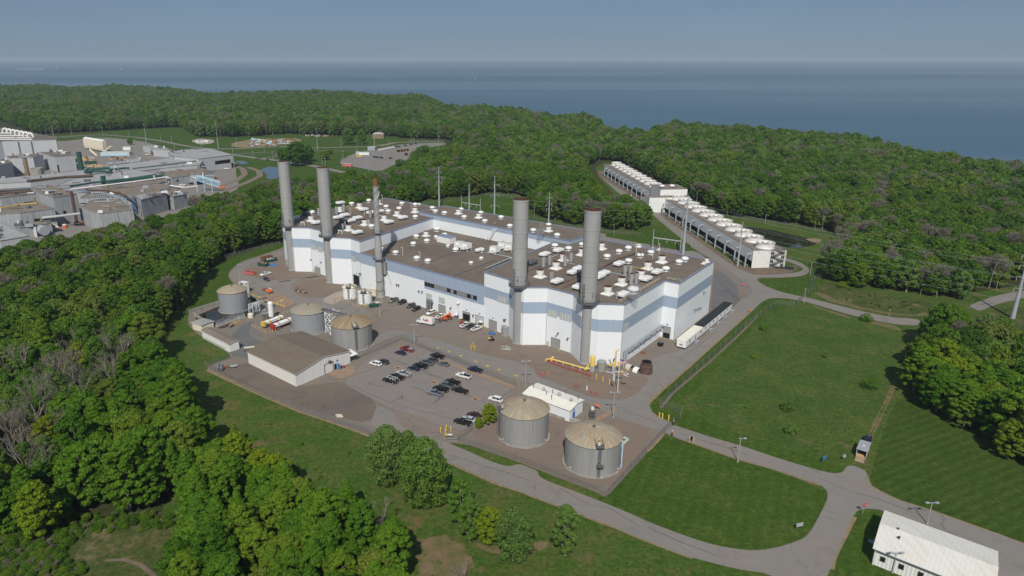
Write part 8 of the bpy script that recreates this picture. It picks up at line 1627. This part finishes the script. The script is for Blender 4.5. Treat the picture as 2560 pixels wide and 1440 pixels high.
for nm, (t, P) in list(F_.items()):
    z = [f[3] for f in FB if f[0] == nm][0]; x0, x1 = min(p[0] for p in P), max(p[0] for p in P); y0, y1 = min(p[1] for p in P), max(p[1] for p in P); k = 0
    for _ in range(60):
        x, y = fr_.uniform(x0, x1), fr_.uniform(y0, y1)
        if k >= 8 or x < -900 or not inpoly(x, y, P): continue
        m = MB(); u = fr_.random()
        if u < .4: m.box((x, y, z + .8), (fr_.uniform(1.5, 5), fr_.uniform(1.5, 3), 1.6), fr_.choice(['white', 'galv', 'steel_dark', 'grey']), .3)
        elif u < .75: m.cyl((x, y, z), (x, y, z + fr_.uniform(1.5, 4)), fr_.uniform(.4, .9), fr_.choice(['galv', 'white', 'rust_pale', 'steel_dark']), n=8)
        else: a = fr_.uniform(-.3, .3); l = fr_.uniform(8, 22); m.cyl((x, y, z + .7), (x + l * math.cos(a) * .6, y + l * math.sin(a), z + .7), .3, fr_.choice(['galv', 'brown', 'steel_dark']), n=6)
        m.build("roof_unit", t); k += 1
# rail hoppers, yard clutter, vehicles
for i in range(6):
    X, Y = gp(*ZL(880 + i * 32, 372 + i * 6)); t = thing("hopper_wagon", ["first cream hopper at the left end of the row", "second cream hopper from the left", "third cream hopper from the left", "fourth cream hopper from the left", "fifth cream hopper from the left", "cream hopper at the right end of the row"][i], "hopper", (X, Y, 0), 0, "cream hoppers in the factory yard"); m = MB(); m.box((X, Y, 9), (6.4, 5, 9), 'cream', -.5); m.box((X, Y, 3.2), (6, 4.8, 2.6), 'cream', -.5, 0, 1.0); m.build("bin", t); m = MB(); m.lathe((X, Y, 13.5), [(3, 0), (2.4, 1.2), (.6, 1.6)], 'white', 10); m.build("dome", t); m = MB(); [m.cyl((X + a, Y + b, 0), (X + a, Y + b, 4), .25, 'steel_dark', n=5) for a in (-2.4, 2.4) for b in (-1.8, 1.8)]; m.build("frame", t)
for k, (x0, y0, x1, y1) in enumerate(((900, 378, 970, 440), (1040, 398, 1110, 345))):
    A, B = gp(*ZL(x0, y0)), gp(*ZL(x1, y1)); m = MB(); z0, z1 = (6, 1) if k == 0 else (1, 8); A = (*gp(*ZL(x0, y0), z0), z0); B = (*gp(*ZL(x1, y1), z1), z1); m.cyl(A, B, 1.2, 'cream', n=6); m.cyl((A[0], A[1], 0), A, .3, 'grey'); m.cyl((B[0], B[1], 0), B, .3, 'grey'); one(m, "conveyor_belt", ["cream conveyor sloping down in front of the hoppers", "cream conveyor rising at the right end of the hoppers"][k], "conveyor")
yr = random.Random(9)
def clutter(name, label, cx, cy, rx, ry, n, mats, smax, cat, zf=ZL):
    m = MB()
    for _ in range(n): m.box((*gp(*zf(cx + yr.uniform(-rx, rx), cy + yr.uniform(-ry, ry))), yr.uniform(.3, .9)), (yr.uniform(1, smax), yr.uniform(.6, smax * .5), yr.uniform(.6, 1.8)), yr.choice(mats), yr.uniform(0, 3), yr.uniform(-.2, .2))
    return one(m, name, label, cat)
clutter("scrap_heap", "heap of rusty scrap in the factory yard behind the grey shed", 1180, 468, 75, 12, 40, ['rust', 'brown', 'palewood', 'concrete_wall'], 4, "scrap"); clutter("timber_stack", "yellow timber lying beside the dark skip in the factory yard", 980, 545, 80, 5, 14, ['palewood'], 9, "timber"); clutter("beam_stack", "long pale beams stacked in the factory yard", 870, 470, 60, 16, 14, ['louvre', 'palewood', 'rust'], 12, "beams")
clutter("rubble_heap", "row of pale rubble and blocks at the far dirt lot", 640, 300, 120, 10, 60, ['louvre', 'white', 'concrete_wall', 'rust', 'tan'], 7, "rubble", zm(480 - 80, 120 + 140, 2.0)) if False else clutter("rubble_heap", "row of pale rubble and blocks at the far dirt lot", 640, 760, 190, 28, 70, ['louvre', 'white', 'concrete_wall', 'rust', 'tan', 'lightblue'], 8, "rubble", ZS)
clutter("stone_pile", "white stone pile on the far round lot", 80, 752, 45, 6, 30, ['white', 'louvre'], 6, "stones", ZS); clutter("rubble_heap", "strip of rusty rubble along the far wood edge", 1000, 706, 110, 5, 30, ['rust', 'louvre', 'tan'], 5, "rubble", ZS); clutter("debris", "dark debris at the foot of the dark chimney", 790, 1125, 50, 14, 22, ['brown', 'dark', 'rust'], 3, "debris"); clutter("debris", "rusty debris beside the open garage", 1780, 712, 45, 12, 20, ['rust', 'brown'], 3, "debris")
t = thing("yard_container", "dark green skip in the factory yard", "skip", (*gp(*ZL(908, 520)), 0)); m = MB(); X, Y = gp(*ZL(908, 520)); m.box((X, Y, 1.5), (11, 4.5, 3), 'green_dark', .3); m.build("bin", t)
X, Y = gp(*ZL(1275, 380)); one((lambda q: (q.box((X, Y, 2), (9, 4, 4), 'white', .1), q.box((X, Y, 4.1), (9.3, 4.3, .3), 'louvre', .1), q)[2])(MB()), "white_container", "white container in the factory yard near the hoppers", "container")
X, Y = gp(*ZL(1170, 435)); t = thing("tent_shelter", "white and blue low shelter in the factory yard", "shelter", (X, Y, 0)); m = MB(); m.box((X, Y, 2.2), (34, 9, 4.4), 'louvre', .02, 0, .96); m.build("cover", t); m = MB(); m.box((X, Y - 4.7, 1.6), (30, .3, 2.6), 'lightblue', .02); m.build("side_panel", t)
X, Y = gp(*ZL(650, 1160)); one((lambda q: (q.cyl((X, Y, 0), (X, Y, 2), 1.3, 'orange'), q.cyl((X, Y, 2), (X, Y, 2.5), 1.35, 'white'), q)[2])(MB()), "orange_drum", "orange and white drum at the factory road above the trees", "drum")
m = MB(); X, Y = gp(*ZL(440, 1240)); m.cyl((X - 4, Y + 3, 4), (X + 3, Y - 3, 4), 3, 'galv', n=14); m.box((X - 6, Y, 3), (1, 9, 7), 'white', .8); one(m, "white_lying_tank", "pale lying tank with white frame just above the trees", "tank")
m = MB(); X, Y = gp(*ZL(490, 1180)); [m.box((X + i * 1.6, Y - i * .8, 5 - .3 * i), (1.0, 9, .6), 'cream', .7, .3) for i in range(6)]; one(m, "cream_hopper_chute", "cream ribbed chute beside the lying tank", "chute")
def crane(x, y, label):
    X, Y = gp(*ZL(x, y)); t = thing("crane_lift", label, "crane", (X, Y, 0)); m = MB(); m.box((X, Y, 1.2), (3.6, 2, 1.5), 'orange', .3); m.build("body", t); m = MB(); m.cyl((X - 2, Y, 2), (X - 3.0, Y, 11), .25, 'orange', .25, n=6); m.build("boom", t)
crane(2225, 765, "orange crane lift parked at the right end of the factory")
far_c = [(1480, 432, 'white', ZL, "white pickup at the open bays of the repair shed"), (2270, 575, 'white', ZL, "white pickup before the large end hall"), (1825, 740, 'white', ZL, "white van beside the open garage"), (1920, 725, 'black', ZL, "dark car beside the open garage"), (2135, 720, 'dgrey', ZL, "dark car left of the orange crane")]
for x, y, cl, zf, lab in far_c: vehicle("pickup", cl, gp(*zf(x, y)), yr.uniform(-.5, .5), lab, "pickup truck")
wt = ["white service truck at the left end of the far white row", "second white service truck of the far row", "third white service truck of the far row", "fourth white service truck of the far row", "fifth white service truck of the far row", "white service truck at the right end of the far row"]
def vanm(t):
    m = MB(); loft(m, [(3.2, ring(.95, .5, 1.3)), (2.6, ring(1.1, .45, 1.9)), (1.8, ring(1.1, .45, 2.6)), (-3.2, ring(1.1, .45, 2.7))], 'white'); m.build("body", t, True); m = MB(); m.box((2.2, 0, 2.1), (.9, 2.24, .6), 'glass'); m.build("windows", t)
    for x in (-2, 2):
        for y in (-1, 1): wheel(t, x, y, .42, .3)
for i in range(6): placed("service_truck", wt[i], "truck", gp(*ZF(1245 + i * 26, 388 - i * 5)), .9, vanm, .1, "white trucks in the far car park").scale = (.75,) * 3
dk = [(1190, 458), (1215, 460), (1258, 465), (1348, 470), (1405, 352), (1430, 355), (1495, 342), (1552, 332), (1595, 322), (1120, 450)]
for i, (x, y) in enumerate(dk): vehicle("suv", ['black', 'dgrey', 'navy', 'dgrey', 'black', 'navy', 'black', 'maroon', 'black', 'silver'][i], gp(*ZF(x, y)), .1, "car in the far car park, " + ["leftmost of the near dark row", "second of the near dark row", "third of the near dark row", "alone right of the near dark row", "black one behind the white trucks", "navy one behind the white trucks", "black one near the brown bank", "maroon one near the willow", "black one farthest right", "silver one by the white container"][i], "suv", None, "cars in the far car park")
for i in range(4):
    X, Y = gp(*ZF(1428 + i * 29, 402 - i * 4)); m = MB(); m.box((X, Y, 1.8), (4.6, 4.2, 3.4), 'tan', .2); m.box((X, Y - 2.2, 1.8), (3.6, .2, 2.6), 'dark', .2); one(m, "crate_bin", "tan square bin with dark opening in the far car park row", "bin", "tan bins in the far car park")
X, Y = gp(*ZF(1505, 435)); one((lambda q: (q.box((X, Y, 1.8), (4.6, 4.2, 3.4), 'tan', .2), q.box((X, Y - 2.2, 1.8), (3.6, .2, 2.6), 'dark', .2), q)[2])(MB()), "crate_bin", "tan square bin set apart in front of the bin row", "bin")
for x, y, sz, mt, lab in [(1085, 430, (12, 3, 3), 'white', "long white container at the left of the far car park"), (1020, 425, (4, 3, 3), 'louvre', "short pale container left of the long white one"), (915, 545, (9.5, 2.8, 2.6), 'pink', "faded red container at the front of the far lot"), (1160, 385, (9, 7, 4), 'galv', "small grey hut behind the long white container"), (1035, 447, (7, 2, 1.2), 'yellow', "low yellow plant equipment beside the white container")]:
    X, Y = gp(*ZF(x, y)); t = thing("container" if sz[0] != 9 else "grey_hut", lab, "container" if sz[0] != 9 else "hut", (X, Y, 0)); m = MB(); m.box((X, Y, sz[2] / 2 + .2), sz, mt, -.1); m.build("body", t); m = MB(); m.box((X, Y, sz[2] + .3), (sz[0] + .2, sz[1] + .2, .15), 'louvre' if mt != 'yellow' else 'yellow', -.1); m.build("roof", t)
X, Y = gp(*ZF(1225, 262)); t = thing("far_house", "small brown house at the far wood edge", "house", (X, Y, 0)); m = MB(); m.box((X, Y, 3), (16, 9, 6), 'rust_pale', 0); m.build("wall", t); m = MB(); m.box((X, Y, 7), (17, 10, 2.2), 'roof_grey', 0, 0, .5); m.build("roof", t)
for x, y, lab in [(85, 380, "white house roof peeping out of the far shore trees, left one"), (270, 378, "white house roof in the far shore trees, right one")]:
    X, Y = gp(*ZS(x, y), 16); t = thing("shore_house", lab, "house", (X, Y, 0)); m = MB(); m.box((X, Y, 8), (16, 12, 16), 'white'); m.build("wall", t); m = MB(); m.box((X, Y, 17.5), (17, 13, 4), 'roof_grey', 0, 0, .2); m.build("roof", t)
# lake: sail boats and a far barge
for x, y, lab in [(1187, 197, "white boat on the lake above the trees"), (141, 169.5, "tiny white sail near the left barge"), (304, 173, "tiny white sail farther right on the lake")]:
    X, Y = gp(x, y, -5); k = math.hypot(X, Y) / 1900; t = thing("sail_boat", lab, "boat", (X, Y, -5)); m = MB(); loft(m, [(2.5 * k, ring(.1 * k, .1 * k, .8 * k, .01)), (0, ring(.9 * k, 0, .9 * k, .01)), (-2.5 * k, ring(.8 * k, 0, .9 * k, .01))], 'white'); m.v = [(a + X, b + Y, c - 5) for a, b, c in m.v]; m.build("hull", t); m = MB(); m.add([(X, Y, -4.2), (X, Y, -4.2 + 3.2 * k), (X - 1.7 * k, Y, -4.2)], [(0, 1, 2), (2, 1, 0)], 'white'); m.build("sail", t)
X, Y = gp(75, 174, -5); t = thing("long_barge", "long pale barge on the lake at the far left", "barge", (X, Y, -5)); m = MB(); m.box((X, Y, -1), (300, 14, 3), 'louvre', .02, 0, .98); m.build("hull", t); m = MB(); m.box((X + 110, Y, 2), (30, 12, 6), 'louvre', .02); m.build("deckhouse", t)

# ------------------------------------------------------------ people
def person(x, y, label, vest, face=0.0):
    X, Y = gp(x, y); t = thing("person", label, "person", (0, 0, 0)); me = bpy.data.meshes.new("body")
    V = [(0, 0, 1.0), (0, 0, 1.25), (0, 0, 1.48), (0, 0, 1.58), (0, -.01, 1.70), (-.20, 0, 1.44), (-.27, .02, 1.16), (-.26, -.10, .92), (.20, 0, 1.44), (.28, .02, 1.16), (.27, -.10, .92), (-.10, 0, .92), (-.12, -.03, .5), (-.12, 0, .08), (-.12, -.15, .05), (.10, 0, .92), (.13, .06, .5), (.13, .05, .08), (.13, -.10, .05)]
    E = [(0, 1), (1, 2), (2, 3), (3, 4), (2, 5), (5, 6), (6, 7), (2, 8), (8, 9), (9, 10), (0, 11), (11, 12), (12, 13), (13, 14), (0, 15), (15, 16), (16, 17), (17, 18)]
    Rr = [.15, .16, .15, .06, .10, .075, .055, .045, .075, .055, .045, .10, .075, .055, .04, .10, .075, .055, .04]
    me.from_pydata(V, E, []); o = bpy.data.objects.new("body", me); C.objects.link(o); o.parent = t; md = o.modifiers.new("skin", 'SKIN'); me.skin_vertices[0].data[0].use_root = True
    for i, r in enumerate(Rr): me.skin_vertices[0].data[i].radius = (r, r * .8)
    o.modifiers.new("sub", 'SUBSURF').levels = 1; me.materials.append(M("work_clothes", (.03, .035, .06), .9)); [setattr(p, 'use_smooth', True) for p in me.polygons]
    m = MB(); m.lathe((0, 0, 1.0), [(.19, 0), (.21, .2), (.22, .42), (.10, .52)], vest, 12); m.build("vest", t)
    m = MB(); m.lathe((0, -.01, 1.72), [(.15, 0), (.125, .03), (.12, .09), (.06, .14)], 'white', 12); m.build("hard_hat", t)
    t.location = (X, Y, .18); t.rotation_euler = (0, 0, face); t.scale = (1.05,) * 3; return t
person(1680.5, 1092, "person in orange vest and white hard hat standing on the verge by the gate", 'orange', .4)
person(1683, 1066, "person in reddish vest standing in the gateway of the fence", 'red', 2.2)
# steam
def steam(name, label, c, size, dens):
    m = MB(); m.lathe((0, 0, 0), [(.05, -1), (.5, -.85), (.85, -.5), (1, 0), (.85, .5), (.5, .85), (.05, 1)], 'white', 14)
    m.v = [(c[0] + x * size[0], c[1] + y * size[1], c[2] + z * size[2]) for x, y, z in m.v]
    mt = bpy.data.materials.new(name); mt.use_nodes = True; N, L = mt.node_tree.nodes, mt.node_tree.links; N.remove(N["Principled BSDF"]); v = N.new("ShaderNodeVolumePrincipled"); v.inputs["Color"].default_value = (.9, .9, .92, 1)
    g2 = N.new("ShaderNodeTexCoord"); n = N.new("ShaderNodeTexNoise"); n.inputs["Scale"].default_value = .55; n.inputs["Detail"].default_value = 4; L.new(g2.outputs["Object"], n.inputs["Vector"]); mp = N.new("ShaderNodeMapRange"); mp.inputs[1].default_value = .47; mp.inputs[2].default_value = .7; mp.inputs[3].default_value = 0; mp.inputs[4].default_value = dens; L.new(n.outputs[0], mp.inputs[0]); L.new(mp.outputs[0], v.inputs["Density"]); L.new(v.outputs[0], N["Material Output"].inputs["Volume"])
    MAT[name] = mt; m.mats = [name]; m.m = [0] * len(m.f); return tag(m.build(name), label, "steam", None, "stuff")
X, Y = gp(*Z3(1540, 815), ZR_ + 2); steam("steam", "wisp of steam above the right roof vents", (X, Y, ZR_ + 4.2), (2.6, 2.2, 3.4), .8)
X, Y = gp(*Z3(600, 175), ZBK + 2); steam("steam", "wisp of steam above the back roof", (X, Y, ZBK + 4), (2.4, 2, 3.8), .5)
# haze over land and lake
hz = bpy.data.materials.new("haze"); hz.use_nodes = True; N, L = hz.node_tree.nodes, hz.node_tree.links; N.remove(N["Principled BSDF"]); v = N.new("ShaderNodeVolumePrincipled"); v.inputs["Color"].default_value = (.62, .74, .88, 1); v.inputs["Density"].default_value = 0.000075; v.inputs["Anisotropy"].default_value = 0.0; L.new(v.outputs[0], N["Material Output"].inputs["Volume"]); MAT['haze'] = hz
m = MB(); m.box((0, 0, 53), (90000, 90000, 124), 'haze'); tag(m.build("haze"), "thin bluish haze over woods and lake", "haze", None, "stuff")
